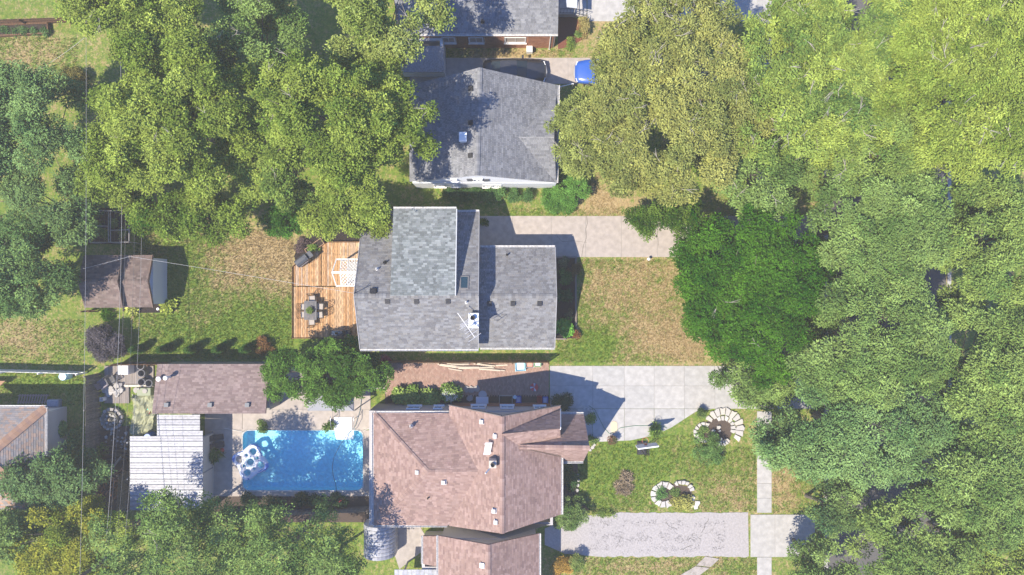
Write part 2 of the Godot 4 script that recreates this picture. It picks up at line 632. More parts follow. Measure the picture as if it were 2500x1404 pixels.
# ---------- the run of the script
func _ready() -> void:
	var cam := Camera3D.new()
	cam.name = "camera"
	add_child(cam)
	cam.position = Vector3(0, H, 0)
	cam.rotation_degrees = Vector3(-90, 0, 0)
	cam.fov = rad_to_deg(2.0 * atan(702.0 / S / H))
	cam.far = 600.0
	cam.current = true
	var env := Environment.new()
	env.background_mode = Environment.BG_SKY
	var sky := Sky.new()
	var sm := ProceduralSkyMaterial.new()
	sm.sky_top_color = Color(0.27, 0.47, 0.8)
	sm.sky_horizon_color = Color(0.72, 0.81, 0.9)
	sm.sky_curve = 0.16
	sm.ground_bottom_color = Color(0.22, 0.24, 0.18)
	sm.ground_horizon_color = Color(0.6, 0.65, 0.68)
	sm.sky_energy_multiplier = 1.0
	sky.sky_material = sm
	env.sky = sky
	env.tonemap_mode = Environment.TONE_MAPPER_LINEAR
	env.tonemap_exposure = 1.72
	env.sdfgi_enabled = true
	env.ssao_enabled = true
	env.ssil_enabled = true
	env.fog_enabled = true
	env.fog_density = 0.0014
	env.fog_light_color = Color(1.0, 0.98, 0.92)
	var we := WorldEnvironment.new()
	we.name = "world_environment"
	we.environment = env
	add_child(we)
	var sun := DirectionalLight3D.new()
	sun.name = "sun"
	add_child(sun)
	sun.look_at_from_position(Vector3.ZERO, Vector3(0.458, -0.834, -0.306))
	sun.light_energy = 1.6
	sun.light_color = Color(1.0, 0.955, 0.88)
	sun.light_angular_distance = 0.5
	sun.shadow_enabled = true
	noise_a.seed = 11
	noise_a.frequency = 0.045
	noise_a.fractal_octaves = 4
	noise_b.seed = 23
	noise_b.frequency = 0.16
	noise_b.fractal_octaves = 3
	noise_c.seed = 5
	noise_c.frequency = 0.012
	build_ground()
	build_paving()
	build_main_house()
	build_deck()
	build_shed()
	build_north_houses()
	build_south_house()
	build_outbuildings()
	build_pool()
	build_fences()
	build_trees()
	build_planting()
	build_yard_things()
	build_street_things()
	build_grass()
	print("sprays ", total_sprays)

# ---------- ground
# patches of dried turf: plan centre, half sizes, strength (negative = greener)
const DRY := [[640, 595, 110, 60, 0.85], [690, 655, 60, 60, 0.85], [590, 700, 90, 60, 0.3], [490, 780, 60, 40, 0.32], [560, 650, 60, 60, 0.35], [440, 700, 50, 120, -0.3], [640, 800, 110, 70, -0.55],
	[520, 820, 260, 60, -0.3], [1570, 700, 130, 120, 0.5], [1600, 830, 120, 60, 0.6], [1690, 850, 80, 60, 0.5], [1420, 690, 30, 90, -0.2], [1470, 700, 60, 40, 0.35], [1440, 850, 50, 40, -0.5], [1430, 760, 40, 80, 0.15], [1480, 830, 40, 40, -0.55], [1500, 500, 130, 30, 0.55],
	[1475, 470, 40, 60, 0.8], [1250, 135, 120, 20, 0.85], [1470, 80, 60, 70, 0.75], [60, 820, 90, 60, 0.55], [70, 140, 110, 80, 0.45], [1700, 1200, 150, 70, 0.1], [1550, 1100, 120, 80, -0.45], [1480, 1180, 80, 60, -0.3],
	[1790, 1210, 60, 60, 0.35], [1910, 1180, 40, 80, 0.6], [1600, 1380, 200, 40, 0.35], [1850, 1040, 30, 40, 0.5], [100, 940, 90, 20, -0.7], [30, 950, 60, 30, -0.1], [760, 1330, 150, 60, -0.2], [2000, 700, 400, 160, 0.25]]
func lawn_dry(px: float, py: float) -> float:
	var f := 0.22
	for d in DRY:
		var e := Vector2((px - d[0]) / d[2], (py - d[1]) / d[3]).length_squared()
		if e < 4.0:
			f += d[4] * exp(-e * 1.1)
	return f + noise_a.get_noise_2d(px, py) * 0.5 + noise_b.get_noise_2d(px * 0.35, py * 0.35) * 0.3 + noise_c.get_noise_2d(px, py) * 0.3
func lawn_base(px: float, py: float) -> Array:
	# how dry the turf is, its green and its straw colour
	var g := Color(0.07, 0.145, 0.012).lerp(Color(0.16, 0.215, 0.025), clampf(noise_b.get_noise_2d(px * 0.6, py * 0.6) + 0.5, 0, 1))
	return [lawn_dry(px, py), g, Color(0.31, 0.22, 0.1).lerp(Color(0.38, 0.295, 0.155), clampf(noise_b.get_noise_2d(py, px) + 0.4, 0, 1))]
func lawn_mix(b: Array, j: float) -> Color:
	return b[1].lerp(b[2], smoothstep(0.12, 0.95, b[0] + j * 0.85))
func lawn_colour(px: float, py: float, j: float) -> Color:
	return lawn_mix(lawn_base(px, py), j)
func frame_sheet(st: SurfaceTool, o: Rect2, hole: Rect2, y: float, uv := false) -> void:
	# a level sheet with a rectangular opening
	var xs := [o.position.x, hole.position.x, hole.end.x, o.end.x]
	var zs := [o.position.y, hole.position.y, hole.end.y, o.end.y]
	for i in 3:
		for j in 3:
			if i == 1 and j == 1:
				continue
			var c := [Vector3(xs[i], y, zs[j + 1]), Vector3(xs[i + 1], y, zs[j + 1]), Vector3(xs[i + 1], y, zs[j]), Vector3(xs[i], y, zs[j])]
			for k in [0, 2, 1, 0, 3, 2]:
				st.set_normal(Vector3.UP)
				st.set_color(Color.WHITE)
				if uv:
					st.set_uv(Vector2((c[k].x - o.position.x) / o.size.x, (c[k].z - o.position.y) / o.size.y))
				st.add_vertex(c[k])
func build_ground() -> void:
	var a := at(591, 1049)
	var b := at(888, 1199)
	var hole := Rect2(a.x, a.z, b.x - a.x, b.z - a.z)
	var st := nst()
	frame_sheet(st, Rect2(-260, -260, 520, 520), hole, -0.02)
	setting("ground", st, mat("soil_grass", lin(0.09, 0.12, 0.035), 0.95, grain("turf", 0.06, 0.5, 1.0), 0.6))
	var o0 := at(-100, -100)
	var o1 := at(2600, 1504)
	var W := 1350
	var Hh := 802
	var data := PackedByteArray()
	data.resize(W * Hh * 3)
	rng.seed = 77
	var bases := []
	for y in Hh:
		if y % 2 == 0:
			bases.clear()
			for x in range(0, W, 2):
				bases.append(lawn_base(x * 2.0 - 98.0, y * 2.0 - 98.0))
		for x in W:
			var c := lawn_mix(bases[x >> 1], rng.randf() - 0.5) * (0.72 + rng.randf() * 0.5)
			c = c.linear_to_srgb()
			var i := (y * W + x) * 3
			data[i] = clampi(int(c.r * 255.0), 0, 255)
			data[i + 1] = clampi(int(c.g * 255.0), 0, 255)
			data[i + 2] = clampi(int(c.b * 255.0), 0, 255)
	var im := Image.create_from_data(W, Hh, false, Image.FORMAT_RGB8, data)
	var m := StandardMaterial3D.new()
	m.albedo_texture = ImageTexture.create_from_image(im)
	m.roughness = 0.95
	var ls := nst()
	frame_sheet(ls, Rect2(o0.x, o0.z, o1.x - o0.x, o1.z - o0.z), hole, 0.0, true)
	setting("lawn", ls, m)
	print("lawn done")
func sheet(n: String, pts: Array, y: float, m: Material) -> MeshInstance3D:
	var st := nst()
	prism(st, pts, -0.015, y)
	return setting(n, st, m)
func slabs(parent: Node3D, x0: float, y0: float, x1: float, y1: float, xs: Array, ys: Array, top: float, mlist: Array, nm := "slab") -> void:
	var bed := nst()
	prism(bed, rect_px(x0 + 0.5, y0 + 0.5, x1 - 0.5, y1 - 0.5), -0.01, top - 0.016)
	wobj("joint_bed", bed, mat("joint", lin(0.26, 0.25, 0.23), 1.0), parent)
	var xx := [x0] + xs + [x1]
	var yy := [y0] + ys + [y1]
	for i in xx.size() - 1:
		for j in yy.size() - 1:
			var st := nst()
			var g := 0.35
			prism(st, rect_px(xx[i] + g, yy[j] + g, xx[i + 1] - g, yy[j + 1] - g), -0.01, top, Color.WHITE, 0.008)
			wobj(nm, st, mlist[(i * 3 + j * 5) % mlist.size()], parent)
func crack(parent: Node3D, pts: Array, y: float, w := 0.02) -> void:
	var st := nst()
	for i in pts.size() - 1:
		var a := at(pts[i][0], pts[i][1])
		var b := at(pts[i + 1][0], pts[i + 1][1])
		a.y = y
		b.y = y
		var s := (b - a).cross(Vector3.UP).normalized() * w * 0.5
		quad(st, a + s, b + s * 0.8, b - s * 0.8, a - s)
	wobj("crack", st, mat("crack", lin(0.09, 0.085, 0.08), 1.0), parent)
func base_setting(n: String) -> Node3D:
	var o := Node3D.new()
	o.name = numbered(n)
	add_child(o)
	o.set_meta("kind", "structure")
	return o
func conc(key: String, r: float, g: float, b: float) -> Material:
	return mat(key, lin(r, g, b), 0.9, grain("conc_" + key, 0.02, 0.86, 1.0, 1.0, 1.0, 512), 0.17)
func build_paving() -> void:
	var warm := [conc("conc_warm_a", 0.43, 0.38, 0.34), conc("conc_warm_b", 0.4, 0.36, 0.325), conc("conc_warm_c", 0.455, 0.405, 0.36)]
	var cool := [conc("conc_cool_a", 0.45, 0.44, 0.42), conc("conc_cool_b", 0.465, 0.455, 0.435), conc("conc_cool_c", 0.435, 0.43, 0.415)]
	# main driveway
	var d := base_setting("driveway")
	slabs(d, 1166, 527, 1990, 628, [1252, 1346, 1430, 1517, 1605, 1690, 1775, 1848, 1884], [], 0.035, warm)
	crack(d, [[1432, 528], [1434, 545], [1430, 560], [1432, 580], [1424, 600], [1420, 627]], 0.04, 0.03)
	crack(d, [[1360, 577], [1372, 590], [1400, 588], [1432, 592]], 0.04, 0.02)
	crack(d, [[1606, 540], [1604, 560], [1608, 600]], 0.04, 0.02)
	# sidewalk
	var s := base_setting("sidewalk")
	var ys := []
	for i in 24:
		ys.append(-40 + i * 65)
	ys = ys.filter(func(v): return v < 1250 and (v < 522 or v > 640) and (v < 885 or v > 1010))
	slabs(s, 1848, -90, 1884, 524, [], ys.filter(func(v): return v < 520), 0.032, cool)
	slabs(s, 1848, 632, 1884, 890, [], ys.filter(func(v): return v > 640 and v < 885), 0.032, cool)
	slabs(s, 1848, 1004, 1884, 1252, [], [1060, 1120, 1180, 1216], 0.032, cool)
	slabs(s, 1848, 1360, 1884, 1500, [], [1420], 0.032, cool)
	# road with kerbs
	var asphalt := mat("asphalt", lin(0.16, 0.155, 0.15), 0.92, grain("asph", 0.12, 0.6, 1.0), 0.6)
	sheet("road", rect_px(2022, -400, 2310, 1800), 0.006, asphalt)
	for x in [2016, 2316]:
		var k := base_setting("kerb")
		for i in 28:
			var st := nst()
			prism(st, rect_px(x - 4.5, -100 + i * 60 + 0.4, x + 4.5, -100 + i * 60 + 59.6), -0.01, 0.13, Color.WHITE, 0.02)
			wobj("kerb_stone", st, cool[i % 3], k)
	# wide driveway of the southern house, curved southern edge
	var w := base_setting("wide_driveway")
	var edge := [[1342, 1075], [1365, 1078], [1470, 1078], [1540, 1075], [1600, 1062], [1640, 1043], [1672, 1022], [1700, 1004], [1742, 998], [1848, 998], [1990, 998]]
	var gx := [1342, 1447, 1524, 1597, 1671, 1745, 1800, 1848, 1920, 1990]
	var gy := [893, 942, 998, 1080]
	var outline := PackedVector2Array([Vector2(1342, 893), Vector2(1990, 893)])
	for i in range(edge.size() - 1, -1, -1):
		outline.append(Vector2(edge[i][0], edge[i][1]))
	var wb := nst()
	prism(wb, rect_px(1343, 894, 1846, 997), -0.01, 0.018)
	wobj("joint_bed", wb, mat("joint", lin(0.26, 0.25, 0.23), 1.0), w)
	for i in gx.size() - 1:
		for j in gy.size() - 1:
			var r := PackedVector2Array([Vector2(gx[i] + 0.4, gy[j] + 0.4), Vector2(gx[i + 1] - 0.4, gy[j] + 0.4), Vector2(gx[i + 1] - 0.4, gy[j + 1] - 0.4), Vector2(gx[i] + 0.4, gy[j + 1] - 0.4)])
			for pp in Geometry2D.intersect_polygons(r, outline):
				var st := nst()
				var q := []
				for v in pp:
					q.append(at(v.x, v.y))
				prism(st, q, -0.01, 0.035)
				wobj("slab", st, cool[(i * 2 + j) % 3], w)
	# old pale driveway further south
	var oldc := mat("conc_old", lin(0.42, 0.395, 0.385), 0.95, grain("oldc", 0.05, 0.84, 1.0, 1.0, 1.0, 512), 0.2)
	var p := base_setting("old_driveway")
	var st1 := nst()
	var rag := [[1330, 1290], [1405, 1262]]
	rng.seed = 30
	for k in 41:
		rag.append([1490 + k * 8.4, 1252 + rr(-1.6, 1.6)])
	for k in 45:
		rag.append([1828 - k * 8.4, 1359 + rr(-2.2, 2.2)])
	rag.append_array([[1380, 1352], [1330, 1330]])
	prism(st1, px_pts(rag), -0.01, 0.03)
	wobj("slab", st1, oldc, p)
	slabs(p, 1832, 1256, 1990, 1360, [1892], [], 0.034, cool)
	rng.seed = 31
	for i in 7:
		var x := rr(1420, 1760)
		var y := rr(1265, 1345)
		var c := []
		var dir := rr(-1.4, 1.4)
		for k in 14:
			c.append([x, y])
			x += rr(-1, 6) * (1.2 - absf(dir) * 0.6)
			y += dir * 2.5 + rr(-3.5, 3.5)
			y = clampf(y, 1258, 1354)
			x = minf(x, 1820)
		crack(p, c, 0.034, rr(0.01, 0.035))
	# crazed, worn-through flecks along the wheel tracks
	var cz := nst()
	for i in 2600:
		var cx := rr(1440, 1770)
		var band: Array = [[1312.0, 9.0], [1312.0, 9.0], [1277.0, 6.0], [1340.0, 5.0]][rng.randi() % 4]
		var cy: float = band[0] + rng.randfn(0, band[1])
		if noise_a.get_noise_2d(cx * 0.5, cy * 0.8) < -0.05 or cy < 1257 or cy > 1356:
			continue
		var q0 := at(cx, cy)
		q0.y = 0.033
		var dd := Vector3(rr(-1, 1), 0, rr(-1, 1)).normalized() * rr(0.02, 0.08)
		var ss := Vector3(-dd.z, 0, dd.x) * rr(0.2, 0.5)
		quad(cz, q0 - dd, q0 + ss, q0 + dd, q0 - ss)
	wobj("worn_flecks", cz, mat("fleck", lin(0.2, 0.19, 0.19), 1.0), p, "stuff")
	# curved front path at the south
	var cp := base_setting("garden_path")
	for a in [[[1722, 1358], [1756, 1364], [1735, 1384], [1700, 1380]], [[1698, 1382], [1732, 1386], [1700, 1410], [1660, 1404]], [[1658, 1406], [1698, 1412], [1670, 1440], [1640, 1440]]]:
		var st2 := nst()
		prism(st2, px_pts(a), -0.01, 0.05, Color.WHITE, 0.01)
		wobj("slab", st2, warm[1], cp)
	# northern neighbours' driveway
	var nd := base_setting("neighbour_driveway")
	slabs(nd, 1000, 141, 1990, 205, [1090, 1180, 1290, 1387, 1480, 1580, 1680, 1780, 1848, 1884], [], 0.03, warm)
	# mulch beds and bare soil
	var mulch := mat("mulch", lin(0.05, 0.036, 0.034), 1.0, grain("mulch", 0.16, 0.45, 1.0), 1.2, bumps("mulchb", 0.2, 6.0))
	var soil := mat("soil", lin(0.17, 0.125, 0.1), 1.0, grain("soilg", 0.1, 0.45, 1.0), 0.8, bumps("soilb", 0.2, 4.0))
	sheet("mulch_bed", rect_px(1345, 630, 1404, 826), 0.03, mulch)
	sheet("mulch_bed", px_pts([[300, 735], [425, 735], [430, 750], [423, 763], [340, 764], [300, 760]]), 0.03, mulch)
	sheet("mulch_bed", px_pts([[728, 600], [755, 575], [800, 560], [885, 560], [885, 592], [790, 592], [755, 630], [724, 648], [718, 625]]), 0.012, mulch)
	sheet("soil_bed", rect_px(214, 508, 318, 596), 0.012, mulch)
	sheet("soil_bed", px_pts([[232, 1040], [316, 1040], [316, 1245], [232, 1245]]), 0.012, soil)
	sheet("soil_bed", px_pts([[520, 1206], [905, 1206], [905, 1275], [520, 1275]]), 0.012, soil)
	sheet("soil_bed", px_pts([[940, 938], [1150, 938], [1340, 960], [1340, 1000], [940, 1000]]), 0.012, soil)
	sheet("soil_bed", px_pts([[1375, 1120], [1410, 1120], [1412, 1215], [1440, 1245], [1375, 1260]]), 0.012, soil)
	sheet("red_mulch_bed", px_pts([[1362, 30], [1420, 50], [1440, 75], [1425, 95], [1390, 115], [1362, 120]]), 0.012, mat("redmulch", lin(0.33, 0.12, 0.075), 1.0, grain("mulch", 0.16, 0.45, 1.0), 1.0))
	# edging timbers round the front bed
	var e := thing("bed_edging", "weathered timber edging boxed round the dark front mulch bed", "edging", at(1404, 730))
	for q in [[[1346, 628.5], [1408, 628.5]], [[1405.5, 631], [1405.5, 826]], [[1346, 827.5], [1382, 827.5]]]:
		var st3 := nst()
		bar(st3, at(q[0][0], q[0][1]) + Vector3.UP * 0.09, at(q[1][0], q[1][1]) + Vector3.UP * 0.09, 0.12, 0.2)
		wobj("timber", st3, mat("oldtimber", lin(0.33, 0.27, 0.23), 0.9, grain("timb", 0.08, 0.6, 1.0), 1.5), e)

# ---------- the grey-roofed house on the lot
const G_MAIN := [Color(0.207, 0.211, 0.220), Color(0.251, 0.255, 0.264), Color(0.290, 0.295, 0.304), Color(0.185, 0.185, 0.194), Color(0.264, 0.260, 0.255), Color(0.220, 0.216, 0.216)]
const G_NEW := [Color(0.217, 0.243, 0.243), Color(0.287, 0.319, 0.319), Color(0.172, 0.192, 0.192), Color(0.255, 0.281, 0.287), Color(0.332, 0.364, 0.364), Color(0.198, 0.223, 0.223)]
func build_main_house() -> void:
	var white := mat("white_trim", lin(0.74, 0.74, 0.73), 0.55)
	var siding := mat("siding", lin(0.6, 0.6, 0.58), 0.7)
	var black := mat("black_metal", lin(0.025, 0.025, 0.028), 0.5)
	var h := thing("main_house", "grey shingled split-level house with wide roof dormer and skylight beside the cedar deck", "house", at(1115, 690))
	# main block: ridge 6.0 m, south eave 4.2 m, north eave 3.2 m
	var rw := at(864, 722, 6.0)
	var re := at(1168, 722, 6.0)
	var ne := at(1170, 517, 3.25)
	var nw := at(887, 520, 3.25)
	var se := at(1168, 852, 4.15)
	var sw := at(879, 852, 4.15)
	slope(h, [rw, re, se, sw], G_MAIN, 101, white)
	slope(h, [nw, ne, re, rw], G_MAIN, 102, white)
	ridge_cap(h, rw, re, G_MAIN)
	gutter(h, sw, se, white, Vector3.BACK)
	gutter(h, ne, nw, white, Vector3.FORWARD)
	for q in [[rw, sw], [rw, nw], [re, se], [re, ne]]:
		var st := nst()
		bar(st, q[0] + Vector3.DOWN * 0.03, q[1] + Vector3.DOWN * 0.03, 0.05, 0.16)
		wobj("fascia", st, mat("rake_grey", lin(0.3, 0.3, 0.31), 0.7), h)
	var i0 := Vector3(0.35, 0, 0.35)
	walls(h, [Vector3(nw.x, 0, nw.z) + i0, Vector3(ne.x, 0, ne.z) + Vector3(-0.35, 0, 0.35), Vector3(se.x, 0, se.z) - i0, Vector3(sw.x, 0, sw.z) + Vector3(0.35, 0, -0.35)], 3.1, siding)
	for x in [rw.x + 0.45, re.x - 0.35]:
		var st := nst()
		for p in [[Vector3(x, 3.0, ne.z + 0.4), Vector3(x, 3.0, se.z - 0.4), Vector3(x, 3.97, se.z - 0.4), Vector3(x, 5.82, rw.z), Vector3(x, 3.2, ne.z + 0.4)]]:
			for k in range(1, 4):
				tri(st, p[0], p[k], p[k + 1])
				tri(st, p[0] + Vector3(-0.12, 0, 0), p[k + 1] + Vector3(-0.12, 0, 0), p[k] + Vector3(-0.12, 0, 0))
		wobj("gable_wall", st, siding, h)
	# shed dormer, 5.25 m at its northern edge
	var d0 := at(952.6, 722, 6.12)
	var d1 := at(1111, 722, 6.12)
	var d2 := at(1114, 510, 5.25)
	var d3 := at(960.5, 510, 5.25)
	slope(h, [d3, d2, d1, d0], G_NEW, 103, white)
	for x in [d3.x + 0.15, d2.x - 0.15]:
		var st := nst()
		var q := [Vector3(x, 3.2, d2.z + 0.3), Vector3(x, 5.93, d0.z), Vector3(x, 5.08, d2.z + 0.3)]
		tri(st, q[0], q[1], q[2])
		tri(st, q[0] + Vector3(0.1, 0, 0), q[2] + Vector3(0.1, 0, 0), q[1] + Vector3(0.1, 0, 0))
		wobj("dormer_cheek", st, siding, h)
	var dn := nst()
	box(dn, Vector3((d2.x + d3.x) * 0.5, 4.1, d2.z + 0.3), Vector3(d2.x - d3.x - 0.32, 2.0, 0.12))
	wobj("dormer_wall", dn, siding, h)
	gutter(h, d2, d3, white, Vector3.FORWARD)
	var fl := nst()
	bar(fl, d2 + Vector3(0.03, -0.02, 0), d1 + Vector3(0.03, -0.02, 0), 0.06, 0.14)
	wobj("fascia", fl, mat("rake_pale", lin(0.5, 0.52, 0.53), 0.7), h)
	# garage wing: ridge 4.4, eaves 2.8
	var gw := at(1166, 723, 4.4)
	var ge := at(1358.5, 723, 4.4)
	var gn := at(1355, 604, 2.8)
	var gnw := Vector3(gw.x, 2.8, gn.z)
	var gs := at(1354, 849, 2.75)
	var gsw := Vector3(gw.x, 2.75, gs.z)
	slope(h, [gnw, gn, ge, gw], G_MAIN, 104, white)
	slope(h, [gw, ge, gs, gsw], G_MAIN, 105, white)
	ridge_cap(h, gw + Vector3(0.2, 0, 0), ge, G_MAIN)
	gutter(h, gsw + Vector3(0.1, 0, 0), gs, white, Vector3.BACK)
	gutter(h, gn, gnw + Vector3(0.1, 0, 0), white, Vector3.FORWARD)
	for q in [[ge, gn], [ge, gs]]:
		var st := nst()
		bar(st, q[0] + Vector3(0.02, -0.03, 0), q[1] + Vector3(0.02, -0.03, 0), 0.05, 0.15)
		wobj("fascia", st, mat("rake_grey", lin(0.3, 0.3, 0.31), 0.7), h)
	walls(h, [Vector3(gw.x, 0, gn.z + 0.35), Vector3(gn.x - 0.3, 0, gn.z + 0.35), Vector3(gs.x - 0.3, 0, gs.z - 0.35), Vector3(gw.x, 0, gs.z - 0.35)], 2.62, siding)
	var gg := nst()
	var gx := gn.x - 0.32
	tri(gg, Vector3(gx, 2.6, gn.z + 0.35), Vector3(gx, 4.22, ge.z), Vector3(gx, 2.6, gs.z - 0.35))
	wobj("gable_wall", gg, siding, h)
	# roof furniture
	var sp := Vector3(0, 1, 0.45)
	for v in [946, 1017, 1094]:
		roof_vent(h, v, 735, 5.7, black, 0.3, sp)
	for v in [1195, 1252, 1317]:
		roof_vent(h, v, 741, 4.15, black, 0.3, sp)
	roof_vent(h, 911, 711, 5.85, black, 0.36, Vector3(0, 1, -0.45))
	vent_pipe(h, 937, 641, 5.0, black)
	vent_pipe(h, 918, 657, 5.15, white)
	vent_pipe(h, 1138, 738, 5.75, white)
	vent_pipe(h, 1238, 622, 3.0, black)
	# skylight
	var sk := nst()
	var sc := at(1133.5, 690, 5.62)
	var sb := Basis(Quaternion(Vector3.UP, Vector3(0, 1, -0.45).normalized()))
	for q in [[Vector3(-0.27, 0, 0), Vector3(0.07, 0.12, 0.98)], [Vector3(0.27, 0, 0), Vector3(0.07, 0.12, 0.98)], [Vector3(0, 0, -0.455), Vector3(0.47, 0.12, 0.07)], [Vector3(0, 0, 0.455), Vector3(0.47, 0.12, 0.07)]]:
		box(sk, sc + sb * q[0], q[1], sb)
	wobj("skylight_frame", sk, mat("bronze_frame", lin(0.2, 0.19, 0.18), 0.5), h)
	var sg := nst()
	box(sg, sc + sb.y * 0.03, Vector3(0.48, 0.02, 0.86), sb)
	wobj("skylight_glass", sg, mat("dark_glass", lin(0.02, 0.05, 0.07), 0.05, null, 1.0, null, 0.0), h)
	# chimney with cap and flue
	var cc := at(1157, 782, 5.6)
	var cs := nst()
	box(cs, Vector3(cc.x, 5.0, cc.z), Vector3(0.58, 1.9, 0.92))
	wobj("chimney", cs, mat("chim", lin(0.55, 0.56, 0.56), 0.7), h)
	var cp := nst()
	box(cp, Vector3(cc.x, 5.99, cc.z), Vector3(0.68, 0.1, 1.02))
	wobj("chimney_cap", cp, white, h)
	var cf := nst()
	lathe(cf, Vector3(cc.x - 0.05, 6.04, cc.z - 0.2), [Vector2(0.16, 0), Vector2(0.16, 0.25), Vector2(0.13, 0.25), Vector2(0.12, 0.02), Vector2(0.0, 0.02)], 14)
	wobj("flue", cf, black, h)
	var cf2 := nst()
	lathe(cf2, Vector3(cc.x - 0.02, 6.04, cc.z + 0.25), [Vector2(0.13, 0), Vector2(0.14, 0.12), Vector2(0.05, 0.17), Vector2(0, 0.18)], 14)
	wobj("flue_cap", cf2, white, h)
	# television antenna on a mast by the chimney
	var alu := mat("aluminium", lin(0.72, 0.72, 0.72), 0.4, null, 1.0, null, 0.6)
	var an := thing("antenna", "pale metal television antenna with many crossbars beside the white chimney", "antenna", at(1147, 796, 5.35))
	var m := nst()
	tube(m, [at(1147, 796, 5.3), at(1146, 797, 6.9)], 0.025, 6)
	wobj("mast", m, alu, an)
	var a0 := at(1117, 764, 6.9)
	var a1 := at(1159, 824, 6.9)
	var bm := nst()
	bar(bm, a0, a1, 0.035, 0.035)
	wobj("boom", bm, alu, an)
	var sd := (a1 - a0).cross(Vector3.UP).normalized()
	var fr := [[0.38, 0.34], [0.42, 0.4], [0.46, 0.36], [0.5, 0.55], [0.62, 0.3], [0.72, 0.42], [0.85, 0.45], [1.0, 0.5]]
	for q in fr:
		var e := nst()
		var c := a0.lerp(a1, q[0]) + Vector3.UP * 0.02
		tube(e, [c - sd * q[1], c + sd * q[1]], 0.018, 5)
		wobj("element", e, alu, an)
	# overhead service cable's mast at the west gable
	var mh := thing("service_mast", "thin dark service mast standing at the west gable of the grey roof", "mast", at(866, 716, 5.95))
	var ms := nst()
	tube(ms, [at(866, 716, 5.6), at(864, 716, 6.9), at(868, 713, 7.0)], 0.025, 6)
	tube(ms, [at(864, 716, 6.75), at(872, 706, 6.75)], 0.018, 5)
	wobj("pipe", ms, black, mh)

# ---------- deck
func wood(i: int) -> Material:
	var c := [lin(0.58, 0.32, 0.135), lin(0.64, 0.38, 0.18), lin(0.5, 0.26, 0.105), lin(0.66, 0.43, 0.24), lin(0.6, 0.34, 0.15), lin(0.66, 0.47, 0.32)]
	return mat("cedar_%d" % i, c[i], 0.75, grain("cedar_%d" % (i % 3), 0.05, 0.62, 1.0, 1.0, 0.16), 0.9)
func build_deck() -> void:
	var d := thing("cedar_deck", "orange cedar deck of narrow boards along the house with a cut corner", "deck", at(795, 710))
	rng.seed = 900
	var y := 0.32
	# [x0, x1, y0, y1] plan blocks; boards run along the picture's vertical
	var outline := PackedVector2Array([Vector2(717, 651), Vector2(790, 592), Vector2(880, 592), Vector2(880, 698), Vector2(717, 698)])
	for blk in [[717, 784, 0], [785.5, 880, 0], [717, 880, 1]]:
		var x: float = blk[0]
		while x < blk[1] - 1.0:
			var w := 4.35
			var r := PackedVector2Array([Vector2(x + 0.18, 560), Vector2(minf(x + w, blk[1]) - 0.18, 560), Vector2(minf(x + w, blk[1]) - 0.18, 698), Vector2(x + 0.18, 698)])
			var polys := []
			if blk[2] == 0:
				polys = Geometry2D.intersect_polygons(r, outline)
			else:
				polys = [PackedVector2Array([Vector2(x + 0.18, 700.2), Vector2(x + w - 0.18, 700.2), Vector2(x + w - 0.18, 824), Vector2(x + 0.18, 824)])]
			for pp in polys:
				var st := nst()
				var q := []
				for v in pp:
					q.append(at(v.x, v.y, y))
				prism(st, q, y - 0.035, y + rr(0.0, 0.006), Color.WHITE, 0.004)
				var k := rng.randi() % 5
				if blk[2] == 0 and rng.randf() < 0.45:
					k = 5 if rng.randf() < 0.6 else 3
				wobj("board", st, wood(k), d)
			x += w
	var rim := mat("deck_rim", lin(0.33, 0.18, 0.09), 0.85, grain("cedar_0", 0.05, 0.62, 1.0, 1.0, 0.16), 0.9)
	for q in [[[716, 651], [716, 825]], [[716, 825.5], [880, 825.5]], [[717, 650], [790, 591]], [[790, 591], [880, 591]]]:
		var st := nst()
		bar(st, at(q[0][0], q[0][1], 0.0) + Vector3.UP * 0.16, at(q[1][0], q[1][1], 0.0) + Vector3.UP * 0.16, 0.04, 0.3)
		wobj("rim_board", st, rim, d)
	for xx in [740, 800, 860]:
		var st := nst()
		bar(st, at(xx, 655) + Vector3.UP * 0.15, at(xx, 820) + Vector3.UP * 0.15, 0.05, 0.26)
		wobj("joist", st, rim, d)
	# steps at the cut corner
	build_porch()
	build_patio_set(y)
	build_grills(y)
